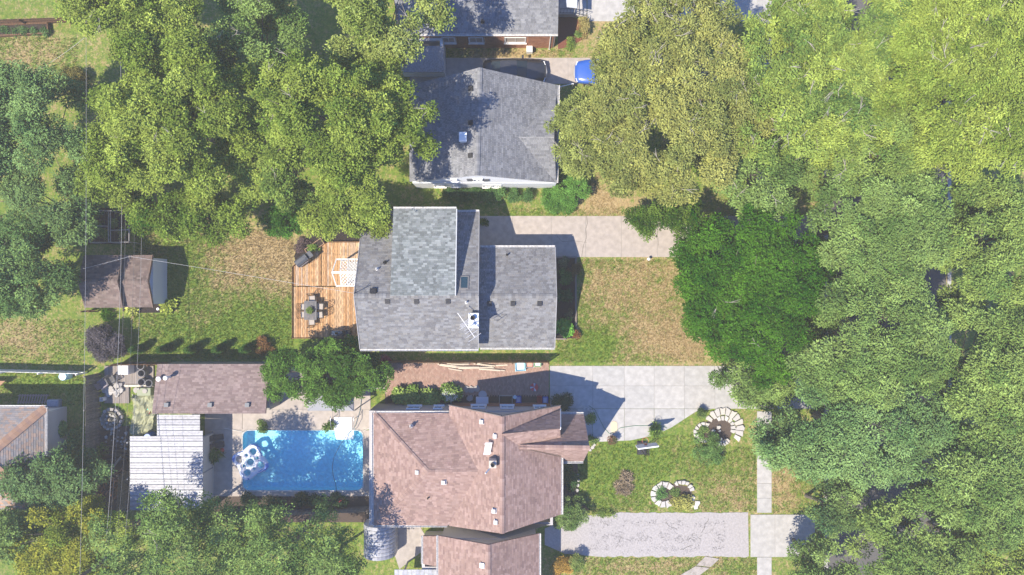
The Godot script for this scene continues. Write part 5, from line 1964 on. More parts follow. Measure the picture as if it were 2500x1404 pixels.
func build_fences() -> void:
	var brown := []
	for i in 4:
		brown.append(mat("fence_brown_%d" % i, [lin(0.2, 0.105, 0.055), lin(0.17, 0.095, 0.055), lin(0.24, 0.13, 0.07), lin(0.19, 0.12, 0.08)][i], 0.9, grain("fenceg", 0.06, 0.6, 1.0, 1.0, 0.2), 0.8))
	var grey := []
	for i in 4:
		grey.append(mat("fence_grey_%d" % i, [lin(0.27, 0.235, 0.2), lin(0.22, 0.19, 0.165), lin(0.32, 0.28, 0.24), lin(0.25, 0.225, 0.2)][i], 0.95, grain("fenceg", 0.06, 0.6, 1.0, 1.0, 0.2), 0.8))
	var wh := [mat("fence_white", lin(0.7, 0.7, 0.69), 0.7)]
	board_fence("board_fence", "brown board fence behind the row of small cypresses", at(300, 884), at(655, 884), 1.7, brown)
	board_fence("board_fence", "brown board fence along the grey house's narrow south side", at(905, 880), at(1338, 880), 1.5, brown)
	board_fence("weathered_fence", "grey weathered board fence between the cluttered yard and the patched-roof house", at(246, 912), at(246, 1150), 1.9, grey)
	board_fence("weathered_fence", "grey weathered board fence beside the metal carport and red wood pile", at(318, 1148), at(312, 1245), 1.6, grey)
	board_fence("white_fence", "white board fence along the neighbour's bright green lawn", at(-60, 900), at(212, 907), 1.3, wh, 0.2)
	board_fence("low_timber_fence", "long brown timber fence by the north-west vegetable bed", at(-40, 62), at(176, 55), 1.0, brown, 0.2)
	board_fence("weathered_fence", "grey weathered board fence behind the pool's shaded planting", at(530, 1252), at(905, 1236), 1.3, grey)
	board_fence("board_fence", "short brown fence tucked between shed and smoke bush", at(222, 757), at(239, 757), 1.2, brown)
	# raised bed timbers at the north-west
	var t := thing("raised_bed", "brown timber raised vegetable bed along the low north-west fence", "raised bed", at(60, 75))
	for q in [[[-30, 92], [122, 84]], [[122, 60], [123, 84]], [[-30, 66], [122, 60]]]:
		var st := nst()
		bar(st, at(q[0][0], q[0][1]) + Vector3.UP * 0.17, at(q[1][0], q[1][1]) + Vector3.UP * 0.17, 0.08, 0.36)
		wobj("side_board", st, brown[2], t)
	var so := nst()
	prism(so, px_pts([[-28, 68], [120, 62], [121, 82], [-28, 90]]), 0.0, 0.28)
	wobj("soil", so, mat("potsoil", lin(0.04, 0.03, 0.025), 1.0), t)
# ---------- trees
const YA := Color(0.125, 0.195, 0.028)
const YB := Color(0.33, 0.41, 0.08)
const MA := Color(0.09, 0.17, 0.04)
const MB := Color(0.25, 0.36, 0.1)
const DA := Color(0.02, 0.08, 0.006)
const DB := Color(0.085, 0.21, 0.016)
const OA := Color(0.145, 0.185, 0.05)
const OB := Color(0.35, 0.36, 0.1)
func build_trees() -> void:
	var gn := "big trees north of the lot"
	tree("maple_tree", "broad yellow-green maple by the garden shed and the overhead wire", 430, 280, 225, 220, 8.0, 12.5, YA, YB, 1001, {"group": gn, "twigs": 10, "dens": 33.8})
	tree("maple_tree", "yellow-green maple reaching over the north-west vegetable bed fence", 340, 45, 165, 110, 8.0, 11.0, YA, YB, 1002, {"group": gn, "twigs": 10})
	tree("maple_tree", "tall yellow-green maple shading the white gable house's roof", 850, 315, 215, 190, 9.0, 14.0, YA.lerp(MA, 0.2), YB, 1003, {"group": gn, "twigs": 10})
	tree("maple_tree", "yellow-green maple leaning over the brick house's roof end", 940, 50, 140, 115, 9.0, 13.0, YA, YB.lerp(Color(0.4, 0.42, 0.2), 0.3), 1004, {"group": gn, "twigs": 10})
	tree("shade_tree", "darker green tree with bare pale limbs between two yellow-green maples", 620, 90, 130, 135, 6.0, 8.5, MA, MB, 1005, {"group": gn, "full": 0.75, "twigs": 8})
	tree("shade_tree", "green tree filling the gap behind the white gable house", 690, 420, 110, 80, 6.0, 8.5, MA, YB, 1006, {"group": gn, "twigs": 10, "full": 0.8})
	tree("overhanging_tree", "low green tree hanging over the dry corner of the back lawn", 480, 530, 155, 58, 4.0, 6.0, DA, YB.lerp(DB, 0.35), 1007, {"dens": 40.5, "lobe": 0.85})
	tree("glossy_bush_tree", "round deep green bushy tree where the lawn meets the deck planting", 690, 546, 46, 44, 2.0, 3.2, DA, DB.lerp(Color(0.1, 0.26, 0.05), 0.5), 1008, {"dens": 59.4, "lobe": 0.6, "sc": 0.8})
	tree("overhanging_tree", "yellow-green tree hanging over the north edge of the cedar deck", 830, 530, 125, 50, 4.0, 6.0, YA, YB, 1009, {"dens": 43.2, "lobe": 0.8})
	var gl := "dark trees in the western gardens"
	tree("locust_tree", "bluish green feathery tree beside the olive bush in the western garden", 80, 330, 150, 165, 6.0, 9.0, Color(0.08, 0.16, 0.05), Color(0.22, 0.34, 0.11), 1010, {"group": gl, "leaf": "fine", "full": 0.8})
	tree("locust_tree", "dark feathery tree next to the wire-mesh garden cage", 110, 500, 150, 90, 5.0, 7.5, Color(0.075, 0.14, 0.045), Color(0.18, 0.28, 0.09), 1011, {"group": gl, "leaf": "fine", "full": 0.8})
	tree("locust_tree", "bluish green tree behind the brown-roofed garden shed", 40, 660, 130, 130, 5.0, 8.0, Color(0.08, 0.16, 0.045), Color(0.22, 0.34, 0.1), 1012, {"group": gl, "leaf": "fine"})
	tree("maple_tree", "maple between wires and the vegetable bed lawn", 290, 440, 90, 80, 5.0, 7.0, YA, YB, 1013, {"group": gl, "full": 0.7})
	var gs := "big trees along the street"
	tree("honey_locust", "huge olive-yellow honey locust with pale twigs beside the brick house's front walk", 1645, 240, 225, 255, 8.0, 11.5, OA, OB, 1020, {"group": gs, "low": 0.68, "lobe": 0.95, "leaf": "fine", "twigs": 80, "dens": 31.1})
	tree("honey_locust", "smaller olive-green locust at the white gable house's east eave", 1425, 330, 85, 100, 5.5, 8.0, OA, OB.lerp(MB, 0.4), 1053, {"group": gs, "leaf": "fine", "twigs": 14, "lobe": 0.9})
	tree("honey_locust", "bright green honey locust over the sidewalk north of the driveway", 1960, 200, 190, 230, 9.0, 12.0, MA, YB, 1021, {"group": gs, "low": 0.68, "lobe": 0.95, "leaf": "fine", "twigs": 50, "dens": 31.1})
	tree("honey_locust", "brilliant yellow-green honey locust across the road", 2330, 220, 230, 260, 9.0, 13.0, YA, YB * 1.1, 1022, {"group": gs, "low": 0.68, "lobe": 0.95, "leaf": "fine", "twigs": 60, "dens": 31.1})
	tree("street_tree", "dense deep green tree at the foot of the dry front lawn", 1825, 700, 188, 205, 6.0, 9.5, DA, DB, 1023, {"group": gs, "low": 0.68, "lobe": 0.95, "leaf": "fine", "dens": 40.5, "twigs": 8})
	tree("street_tree", "low green tree dipping over the end of the main driveway", 1640, 540, 110, 52, 3.5, 5.0, DA, DB.lerp(OB, 0.3), 1024, {"group": gs, "dens": 29.7, "lobe": 0.75, "sc": 0.85})
	tree("street_tree", "mid-green tree over the road at the driveway's end", 2140, 560, 165, 170, 8.0, 11.0, MA, MB, 1025, {"group": gs, "low": 0.68, "lobe": 0.95, "leaf": "fine", "dens": 29.7})
	tree("street_tree", "green tree across the road below the yellow-green locust", 2410, 600, 150, 170, 8.0, 11.5, MA, MB.lerp(YB, 0.4), 1026, {"group": gs, "low": 0.68, "lobe": 0.95, "leaf": "fine"})
	tree("street_tree", "green tree over the road beside the deep green lawn tree", 2130, 830, 180, 170, 8.0, 11.0, MA, MB, 1027, {"group": gs, "low": 0.68, "lobe": 0.95, "leaf": "fine"})
	tree("street_tree", "tall green tree across the road from the wide driveway", 2400, 900, 150, 170, 8.0, 12.0, MA, MB.lerp(YB, 0.2), 1028, {"group": gs, "low": 0.68, "lobe": 0.95, "leaf": "fine"})
	tree("street_tree", "wide bluish green tree spreading over the wide driveway and sidewalk", 2085, 1045, 245, 140, 7.0, 10.0, Color(0.09, 0.18, 0.055), Color(0.23, 0.36, 0.12), 1029, {"group": gs, "low": 0.68, "lobe": 0.95, "leaf": "fine", "dens": 32.4})
	tree("street_tree", "green tree across the road from the stone rings", 2380, 1180, 150, 150, 8.0, 11.0, MA, MB, 1030, {"group": gs, "low": 0.68, "lobe": 0.95, "leaf": "fine"})
	tree("street_tree", "green tree hanging over the road beyond the cracked old driveway", 2210, 1340, 150, 120, 7.0, 10.0, MA, MB.lerp(YB, 0.3), 1031, {"group": gs, "low": 0.68, "lobe": 0.95, "leaf": "fine", "dens": 24.3})
	tree("street_tree", "yellowish tree across the road at the south", 2440, 1370, 110, 110, 7.0, 10.0, MA, YB, 1032, {"group": gs, "low": 0.68, "lobe": 0.95, "leaf": "fine"})
	tree("street_tree", "small dark street tree beside the sidewalk near the dry verge", 2045, 1232, 75, 70, 4.0, 6.5, Color(0.04, 0.1, 0.04), MB, 1033, {"group": gs, "leaf": "fine", "lobe": 0.9})
	tree("street_tree", "small green street tree south of the cracked driveway's apron", 1990, 1390, 90, 70, 4.0, 6.0, MA, MB, 1034, {"group": gs, "leaf": "fine", "lobe": 0.9})
	tree("street_tree", "low pale green tree dipping over the wide driveway's street end", 1850, 935, 115, 58, 4.0, 6.0, MA, MB, 1054, {"group": gs, "leaf": "fine", "lobe": 0.8})
	tree("garden_tree", "small round deep green tree between the deck and the pool canopy", 790, 908, 148, 84, 3.3, 5.2, DA.lerp(MA, 0.3), DB.lerp(MB, 0.3), 1040, {"dens": 45.9, "lobe": 0.8, "sc": 0.85})
	tree("honey_locust", "yellow-green honey locust between two brighter ones over the road", 2150, 60, 140, 130, 8.0, 11.5, MA, YB, 1050, {"group": gs, "low": 0.68, "lobe": 0.95, "leaf": "fine", "twigs": 12})
	tree("street_tree", "green tree over the road between the two honey locusts and the driveway", 2130, 370, 150, 120, 8.0, 11.0, MA, MB.lerp(YB, 0.5), 1051, {"group": gs, "low": 0.68, "lobe": 0.95, "leaf": "fine", "twigs": 8})
	tree("street_tree", "green tree over the sidewalk between the olive-yellow tree and the driveway", 1850, 430, 120, 110, 6.0, 9.0, MA, MB, 1052, {"group": gs, "low": 0.68, "lobe": 0.95, "leaf": "fine", "twigs": 10, "full": 0.8})
	var gb := "trees below the pool and carport"
	tree("tall_tree", "tall loose green tree casting shade on the metal carport", 400, 1310, 160, 140, 7.5, 11.0, MA, MB, 1041, {"group": gb, "dens": 13.0, "full": 0.8, "twigs": 6, "trunk": 0.12})
	tree("tall_tree", "loose green tree between the carport and the pool's shaded planting", 560, 1320, 110, 100, 6.0, 8.5, MA, MB, 1047, {"group": gb, "dens": 12.0, "full": 0.85, "trunk": 0.12})
	tree("tall_tree", "loose green tree south of the pool by the arched shed", 720, 1340, 165, 110, 7.0, 10.5, MA, MB, 1042, {"group": gb, "dens": 12.0, "full": 0.85, "trunk": 0.12})
	tree("tall_tree", "loose green tree between the arched shed and the pool fence", 815, 1385, 90, 70, 5.0, 7.5, MA, MB, 1048, {"group": gb, "dens": 16.0, "full": 0.8, "trunk": 0.1})
	tree("yellow_tree", "yellow-leaved tree at the overhead pole's foot", 150, 1320, 125, 105, 4.5, 6.5, YA * 1.1, Color(0.34, 0.33, 0.04), 1043, {"group": gb})
	tree("feathery_tree", "dark feathery tree leaning against the patched grey and orange roof", 130, 1165, 120, 70, 3.5, 5.5, Color(0.07, 0.14, 0.045), Color(0.18, 0.29, 0.1), 1044, {"group": gb, "leaf": "fine", "lobe": 0.8})
	tree("yellow_tree", "bright yellow-green sapling between wood pile and carport", 300, 1295, 50, 45, 4.0, 6.0, YA, YB, 1045, {"group": gb, "lobe": 0.8})
	tree("tall_tree", "green tree west of the overhead pole at the garden's corner", 30, 1290, 60, 60, 4.0, 6.5, MA, MB, 1046, {"group": gb})
# ---------- shrubs, hedges and flowers
func cypress(label: String, px: float, py: float, sd: int) -> void:
	var b := at(px, py)
	var t := thing("cypress", label, "shrub", b, 0.0, "row of small cypresses by the fence")
	var st := nst()
	tube(st, [b - Vector3.UP * 0.02, b + Vector3.UP * 1.3], [0.035, 0.01], 6)
	wobj("trunk", st, mat("stem", lin(0.13, 0.1, 0.07), 0.95), t)
	var lobes := []
	for i in 9:
		var y := 0.2 + i * 0.19
		lobes.append([b + Vector3(0, y, 0), 0.31 * sqrt(1.0 - i / 9.8)])
	crown(t, lobes, 130.0, Color(0.03, 0.09, 0.02), Color(0.08, 0.17, 0.03), "small", sd, 0.75, "foliage")
func build_planting() -> void:
	for i in 5:
		cypress("small conical cypress in the row along the brown fence", 348 + i * 65.5, 851 - i * 0.5, 1100 + i)
	var dg := [DA, DB]
	shrub("smoke_bush", "dusky purple-grey smoke bush beside the shed and corner fence", 252, 832, 1.5, 2.2, Color(0.05, 0.045, 0.05), Color(0.17, 0.15, 0.165), 1110, {"rz": 1.7, "dens": 121.5})
	shrub("barberry", "rust-brown barberry at the end of the cypress row", 643, 846, 0.7, 1.0, Color(0.09, 0.05, 0.025), Color(0.3, 0.16, 0.06), 1111)
	shrub("hosta", "yellow-green hosta against the shed's south wall", 324, 755, 0.36, 0.4, Color(0.3, 0.36, 0.08), Color(0.5, 0.52, 0.15), 1112, {"leaf": "big", "sc": 0.7, "lobe": 0.2, "cat": "plant"})
	shrub("hosta", "yellow-green hosta at the shed's mulch bed corner", 409, 745, 0.42, 0.45, Color(0.2, 0.28, 0.04), Color(0.42, 0.48, 0.1), 1113, {"leaf": "big", "sc": 0.7, "lobe": 0.22, "cat": "plant"})
	shrub("fern", "dark green fern by the short fence and shed", 262, 768, 0.45, 0.4, DA, DB, 1114, {"leaf": "frond", "lobe": 0.25, "cat": "plant"})
	shrub("purple_shrub", "dusty purple low shrub in the bed beside the gas barbecue", 735, 600, 0.55, 0.55, Color(0.09, 0.06, 0.06), Color(0.22, 0.16, 0.16), 1115)
	# front bed
	shrub("pale_shrub", "pale grey-green shrub at the driveway end of the front mulch bed", 1378, 640, 0.35, 0.7, Color(0.1, 0.13, 0.06), Color(0.2, 0.22, 0.12), 1116)
	shrub("brown_shrub", "brown-green shrub leaning over the front bed's timber edging", 1399, 658, 0.5, 0.8, Color(0.09, 0.07, 0.03), Color(0.19, 0.14, 0.06), 1117)
	shrub("green_shrub", "round green shrub in the middle of the front mulch bed", 1380, 675, 0.55, 0.9, Color(0.04, 0.12, 0.03), Color(0.1, 0.24, 0.06), 1118)
	shrub("star_shrub", "spreading dark green shrub under the grey roof's east edge", 1377, 720, 0.5, 0.6, Color(0.03, 0.1, 0.04), Color(0.07, 0.2, 0.08), 1119, {"leaf": "frond", "lobe": 0.3})
	shrub("wispy_shrub", "wispy bronze shrub near the lit end of the front bed", 1394, 768, 0.42, 0.6, Color(0.08, 0.08, 0.04), Color(0.22, 0.2, 0.1), 1120, {"dens": 33.8})
	shrub("hydrangea", "bright green large-leaved hydrangea at the sunny front bed end", 1378, 800, 0.55, 0.9, Color(0.09, 0.28, 0.03), Color(0.22, 0.5, 0.08), 1121, {"leaf": "big", "sc": 0.7, "lobe": 0.28})
	shrub("barberry", "rust-brown barberry at the sunny corner of the front bed", 1402, 817, 0.45, 0.7, Color(0.11, 0.05, 0.025), Color(0.33, 0.15, 0.06), 1122)
	shrub("green_shrub", "dark weedy plant against the house at the driveway's inner end", 1180, 541, 0.3, 0.5, DA, DB, 1123)
	# north hedge of the white house
	for i in 7:
		shrub("hedge_bush", "clipped green hedge bush under the white gable wall", 1098 + i * 31, 474 + (i % 2) * 3, 0.62, 1.1, Color(0.05, 0.12, 0.035), Color(0.12, 0.23, 0.07), 1130 + i, {"group": "hedge under the white gable", "rz": 0.5, "dens": 81.0})
	shrub("arborvitae", "big bright green bush at the white gable house's corner", 1395, 462, 1.45, 2.2, Color(0.07, 0.18, 0.03), Color(0.17, 0.36, 0.07), 1140, {"dens": 108.0, "lobe": 0.5})
	shrub("arborvitae", "low bright green bush between the white gable house and the driveway", 1345, 492, 1.0, 1.0, Color(0.07, 0.18, 0.03), Color(0.17, 0.33, 0.07), 1141, {"dens": 94.5})
	shrub("bronze_shrub", "upright bronze-yellow shrub by the front porch steps", 1428, 62, 0.45, 1.1, Color(0.2, 0.17, 0.06), Color(0.42, 0.36, 0.14), 1142, {"rz": 0.8})
	shrub("green_shrub", "small green plant on the red mulch below the porch", 1411, 80, 0.3, 0.4, MA, MB, 1143)
	shrub("green_shrub", "yellow-green plant at the red mulch bed's lower end", 1390, 103, 0.4, 0.5, MA, YB, 1144)
	shrub("olive_bush", "olive-brown bush on the north-west garden lawn", 170, 190, 1.1, 1.5, Color(0.1, 0.1, 0.03), Color(0.26, 0.23, 0.07), 1145, {"dens": 81.0})
	for i in 5:
		shrub("bed_plant", "leafy vegetable plant in the north-west raised bed", 12 + i * 24, 74, 0.34, 0.55, Color(0.06, 0.14, 0.04), Color(0.16, 0.28, 0.09), 1146 + i, {"group": "vegetables in the raised bed", "cat": "plant"})
	# southern neighbours
	shrub("hydrangea", "big-leaved hydrangea at the brick patio's edge", 990, 966, 1.0, 1.0, Color(0.14, 0.27, 0.05), Color(0.36, 0.48, 0.12), 1160, {"rz": 0.6, "leaf": "big", "sc": 0.6})
	shrub("hydrangea", "big-leaved hydrangea in the middle of the patio border", 1042, 974, 1.0, 1.0, Color(0.14, 0.27, 0.05), Color(0.36, 0.48, 0.12), 1161, {"rz": 0.6, "leaf": "big", "sc": 0.6})
	var wf := shrub("hydrangea", "white-flowered hydrangea at the stony end of the patio border", 1098, 968, 0.8, 1.1, Color(0.14, 0.27, 0.05), Color(0.3, 0.42, 0.12), 1162, {"rz": 0.65, "leaf": "big", "sc": 0.6})
	crown(wf, [[at(1092, 962, 1.0), 0.3], [at(1106, 970, 1.0), 0.3], [at(1099, 975, 1.0), 0.28]], 30.0, Color(0.6, 0.62, 0.55), Color(0.75, 0.76, 0.7), "small", 1163, 0.8, "flowers")
	shrub("rose_bush", "small pink-flowered bush at the brick patio corner by the bench", 938, 884, 0.4, 0.9, Color(0.4, 0.06, 0.12), Color(0.6, 0.16, 0.25), 1164)
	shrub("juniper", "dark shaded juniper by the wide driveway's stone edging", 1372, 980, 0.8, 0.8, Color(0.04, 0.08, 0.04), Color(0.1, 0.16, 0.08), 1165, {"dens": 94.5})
	shrub("green_shrub", "green ground-cover clump between porch wing and wide driveway", 1440, 1020, 0.42, 0.4, MA, MB, 1166)
	shrub("green_shrub", "small green shrub at the porch wing's pebble corner", 1448, 1075, 0.35, 0.5, MA, MB, 1167)
	shrub("round_bush", "round variegated green bush by the cracked driveway's top", 1392, 1258, 1.35, 2.0, Color(0.09, 0.17, 0.04), Color(0.26, 0.36, 0.12), 1168, {"dens": 81.0, "lobe": 0.5})
	shrub("border_plants", "low green border plants edging the cracked driveway", 1470, 1254, 1.0, 0.35, MA, YB, 1169, {"rz": 0.25, "lobe": 0.22})
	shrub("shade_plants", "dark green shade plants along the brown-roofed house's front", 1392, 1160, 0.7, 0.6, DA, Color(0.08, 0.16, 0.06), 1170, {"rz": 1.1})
	shrub("bushy_shrub", "bright green bushy shrub growing out of the larger stone ring", 1738, 1100, 1.25, 1.6, Color(0.06, 0.14, 0.035), Color(0.17, 0.3, 0.08), 1171, {"dens": 59.4})
	shrub("ring_plant", "green plant clump inside the larger stone ring", 1718, 1056, 0.42, 0.5, MA, MB, 1172)
	shrub("ring_plant", "green plant clump inside the smaller stone ring", 1617, 1206, 0.5, 0.5, Color(0.05, 0.14, 0.04), Color(0.14, 0.28, 0.08), 1173)
	shrub("ring_plant", "small dark plant beside the yellow spirea in the smaller stone ring", 1648, 1205, 0.35, 0.4, MA, MB, 1174)
	shrub("yellow_spirea", "yellow spirea spilling from the smaller stone ring onto the driveway", 1662, 1235, 0.85, 0.9, Color(0.26, 0.28, 0.06), Color(0.5, 0.48, 0.15), 1175, {"dens": 67.5})
	shrub("dried_shrub", "dried brown tangled shrub on the southern front lawn", 1522, 1182, 0.75, 0.4, Color(0.24, 0.18, 0.12), Color(0.42, 0.34, 0.24), 1176, {"leaf": "frond", "dens": 35.1, "lobe": 0.4})
	shrub("orange_bush", "orange-gold feathery bush by the southern house's corner", 1372, 1388, 1.0, 1.4, Color(0.32, 0.2, 0.04), Color(0.52, 0.32, 0.08), 1177, {"dens": 81.0})
	shrub("yellow_bush", "yellow-green bush between the orange-gold bush and the cracked driveway", 1403, 1370, 0.8, 1.2, MA, Color(0.36, 0.4, 0.12), 1178)
	shrub("weed_clump", "green weeds growing against the patched-roof house's wall", 140, 1045, 0.75, 1.2, Color(0.08, 0.2, 0.05), Color(0.24, 0.42, 0.12), 1179, {"leaf": "big", "sc": 0.6})
	shrub("weed_clump", "green weeds growing along the west side of the weathered fence", 187, 1070, 0.6, 1.2, Color(0.08, 0.2, 0.05), Color(0.24, 0.4, 0.12), 1180, {"leaf": "big", "sc": 0.6})
	shrub("weed_clump", "green shrub at the foot of the weathered fence by the steps", 225, 1125, 1.0, 1.4, MA, MB, 1181, {"dens": 67.5})
	shrub("palm_plant", "potted green palm plant beside the carport's side wall", 520, 1110, 0.6, 1.0, MA, MB, 1182, {"leaf": "frond", "cat": "plant", "dens": 27.0})
	shrub("potted_plant", "potted leafy plant at the pool's edge near the garage", 636, 1044, 0.42, 0.8, DA, MB, 1183, {"cat": "plant"})
	shrub("potted_plant", "potted leafy plant beside the pool grab rail", 801, 1045, 0.42, 0.8, DA, MB, 1184, {"cat": "plant"})
	for i in 5:
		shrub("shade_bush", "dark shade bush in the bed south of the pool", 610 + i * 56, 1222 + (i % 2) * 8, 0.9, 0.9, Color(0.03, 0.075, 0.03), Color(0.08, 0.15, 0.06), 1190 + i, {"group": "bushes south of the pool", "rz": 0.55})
	shrub("ornamental_grass", "yellow-green ornamental grass clump at the wide driveway's curved edge", 1600, 1048, 0.5, 0.8, Color(0.16, 0.3, 0.05), Color(0.34, 0.46, 0.1), 1196, {"leaf": "frond", "dens": 54.0, "cat": "plant"})
	var fl := thing("flower_urn", "dark urn of trailing plants beside the wide driveway and larger stone ring", "plant", at(1707, 1004))
	urn(fl, Color(0.05, 0.1, 0.03), Color(0.2, 0.28, 0.08), 1197)
	var f2 := thing("flower_urn", "dark urn with red-edged planter on the lawn corner of the wide driveway", "plant", at(1492, 1070))
	urn(f2, Color(0.06, 0.12, 0.04), Color(0.3, 0.12, 0.1), 1198)
func urn(t: Node3D, A: Color, B: Color, sd: int) -> void:
	var st := nst()
	lathe(st, Vector3.ZERO, [Vector2(0, 0), Vector2(0.16, 0), Vector2(0.14, 0.06), Vector2(0.1, 0.12), Vector2(0.2, 0.4), Vector2(0.24, 0.5), Vector2(0.2, 0.5), Vector2(0, 0.45)], 14)
	obj("urn", st, mat("urn_dark", lin(0.06, 0.055, 0.05), 0.8), t)
	crown(t, [[gpos(t) + Vector3(0, 0.6, 0), 0.28], [gpos(t) + Vector3(0.1, 0.7, 0.1), 0.22]], 110.0, A, B, "small", sd, 1.0, "foliage")
# ---------- yard things
func stone(parent: Node3D, c: Vector3, r: float, hgt: float, m: Material, n := 6, sq := 1.0) -> void:
	var st := nst()
	var q := []
	var a0 := rr(0, TAU)
	for i in n:
		var a := a0 + TAU * (i + rr(-0.25, 0.25)) / n
		q.append(c + Vector3(cos(a) * r * rr(0.8, 1.15), 0, sin(a) * r * sq * rr(0.8, 1.15)))
	prism(st, q, c.y, c.y + hgt, Color.WHITE, 0.02)
	wobj("stone", st, m, parent)
func wedge_stones(t: Node3D, c: Vector3, r0: float, r1: float, n: int, a0: float, a1: float, ml: Array, hgt := 0.16, sz := 1.0) -> void:
	var a := a0
	var step := (a1 - a0) / n
	for i in n:
		var g := 0.025 / r1
		var b0 := a + g + rr(0, 0.02)
		var b1 := a + step * rr(0.92, 1.0) - g
		var q := []
		for k in 3:
			var f := lerpf(b0, b1, k / 2.0)
			q.append(c + Vector3(cos(f), 0, sin(f) * sz) * r1 * rr(0.94, 1.05))
		q.append(c + Vector3(cos(b1), 0, sin(b1) * sz) * r0 * rr(0.94, 1.1))
		q.append(c + Vector3(cos(b0), 0, sin(b0) * sz) * r0 * rr(0.94, 1.1))
		var st := nst()
		prism(st, q, 0.0, hgt * rr(0.75, 1.2), Color.WHITE, 0.018)
		wobj("stone", st, ml[rng.randi() % ml.size()], t)
		a += step
func open_bin(n: String, label: String, cat: String, c: Vector3, s: Vector3, m: Material, yaw := 0.0, group := "", fill: Material = null) -> Node3D:
	var t := thing(n, label, cat, c, yaw, group)
	var st := nst()
	var w := 0.03
	box(st, Vector3(0, 0.02, 0), Vector3(s.x - w, 0.04, s.z - w))
	for k in [-1, 1]:
		box(st, Vector3(k * (s.x - w) * 0.5, s.y * 0.5, 0), Vector3(w, s.y, s.z))
		box(st, Vector3(0, s.y * 0.5, k * (s.z - w) * 0.5), Vector3(s.x - 2 * w, s.y, w))
		box(st, Vector3(k * s.x * 0.5, s.y - 0.015, 0), Vector3(0.03, 0.03, s.z + 0.03))
	obj("shell", st, m, t)
	if fill:
		var f := cbox(Vector3(s.x - 3 * w, s.y * 0.6, s.z - 3 * w), 0.04)
		var o := obj("contents", f, fill, t)
		o.position.y = 0.04
	return t
func simple_chair(n: String, label: String, c: Vector3, yaw: float, m: Material, group := "") -> Node3D:
	var t := thing(n, label, "chair", c, yaw, group)
	for i in 5:
		var st := nst()
		box(st, Vector3(0, 0.4, -0.2 + i * 0.1), Vector3(0.5, 0.025, 0.08))
		obj("seat_slat", st, m, t)
		var s2 := nst()
		box(s2, Vector3(-0.2 + i * 0.1, 0.68, -0.3), Vector3(0.08, 0.55, 0.025), Basis(Vector3.RIGHT, -0.2))
		obj("back_slat", s2, m, t)
	for sx in [-1, 1]:
		var a := nst()
		box(a, Vector3(sx * 0.29, 0.6, 0), Vector3(0.1, 0.025, 0.55))
		obj("arm", a, m, t)
		for sz in [-1, 1]:
			var l := nst()
			box(l, Vector3(sx * 0.28, 0.3, sz * 0.23), Vector3(0.05, 0.6, 0.05))
			obj("leg", l, m, t)
	return t
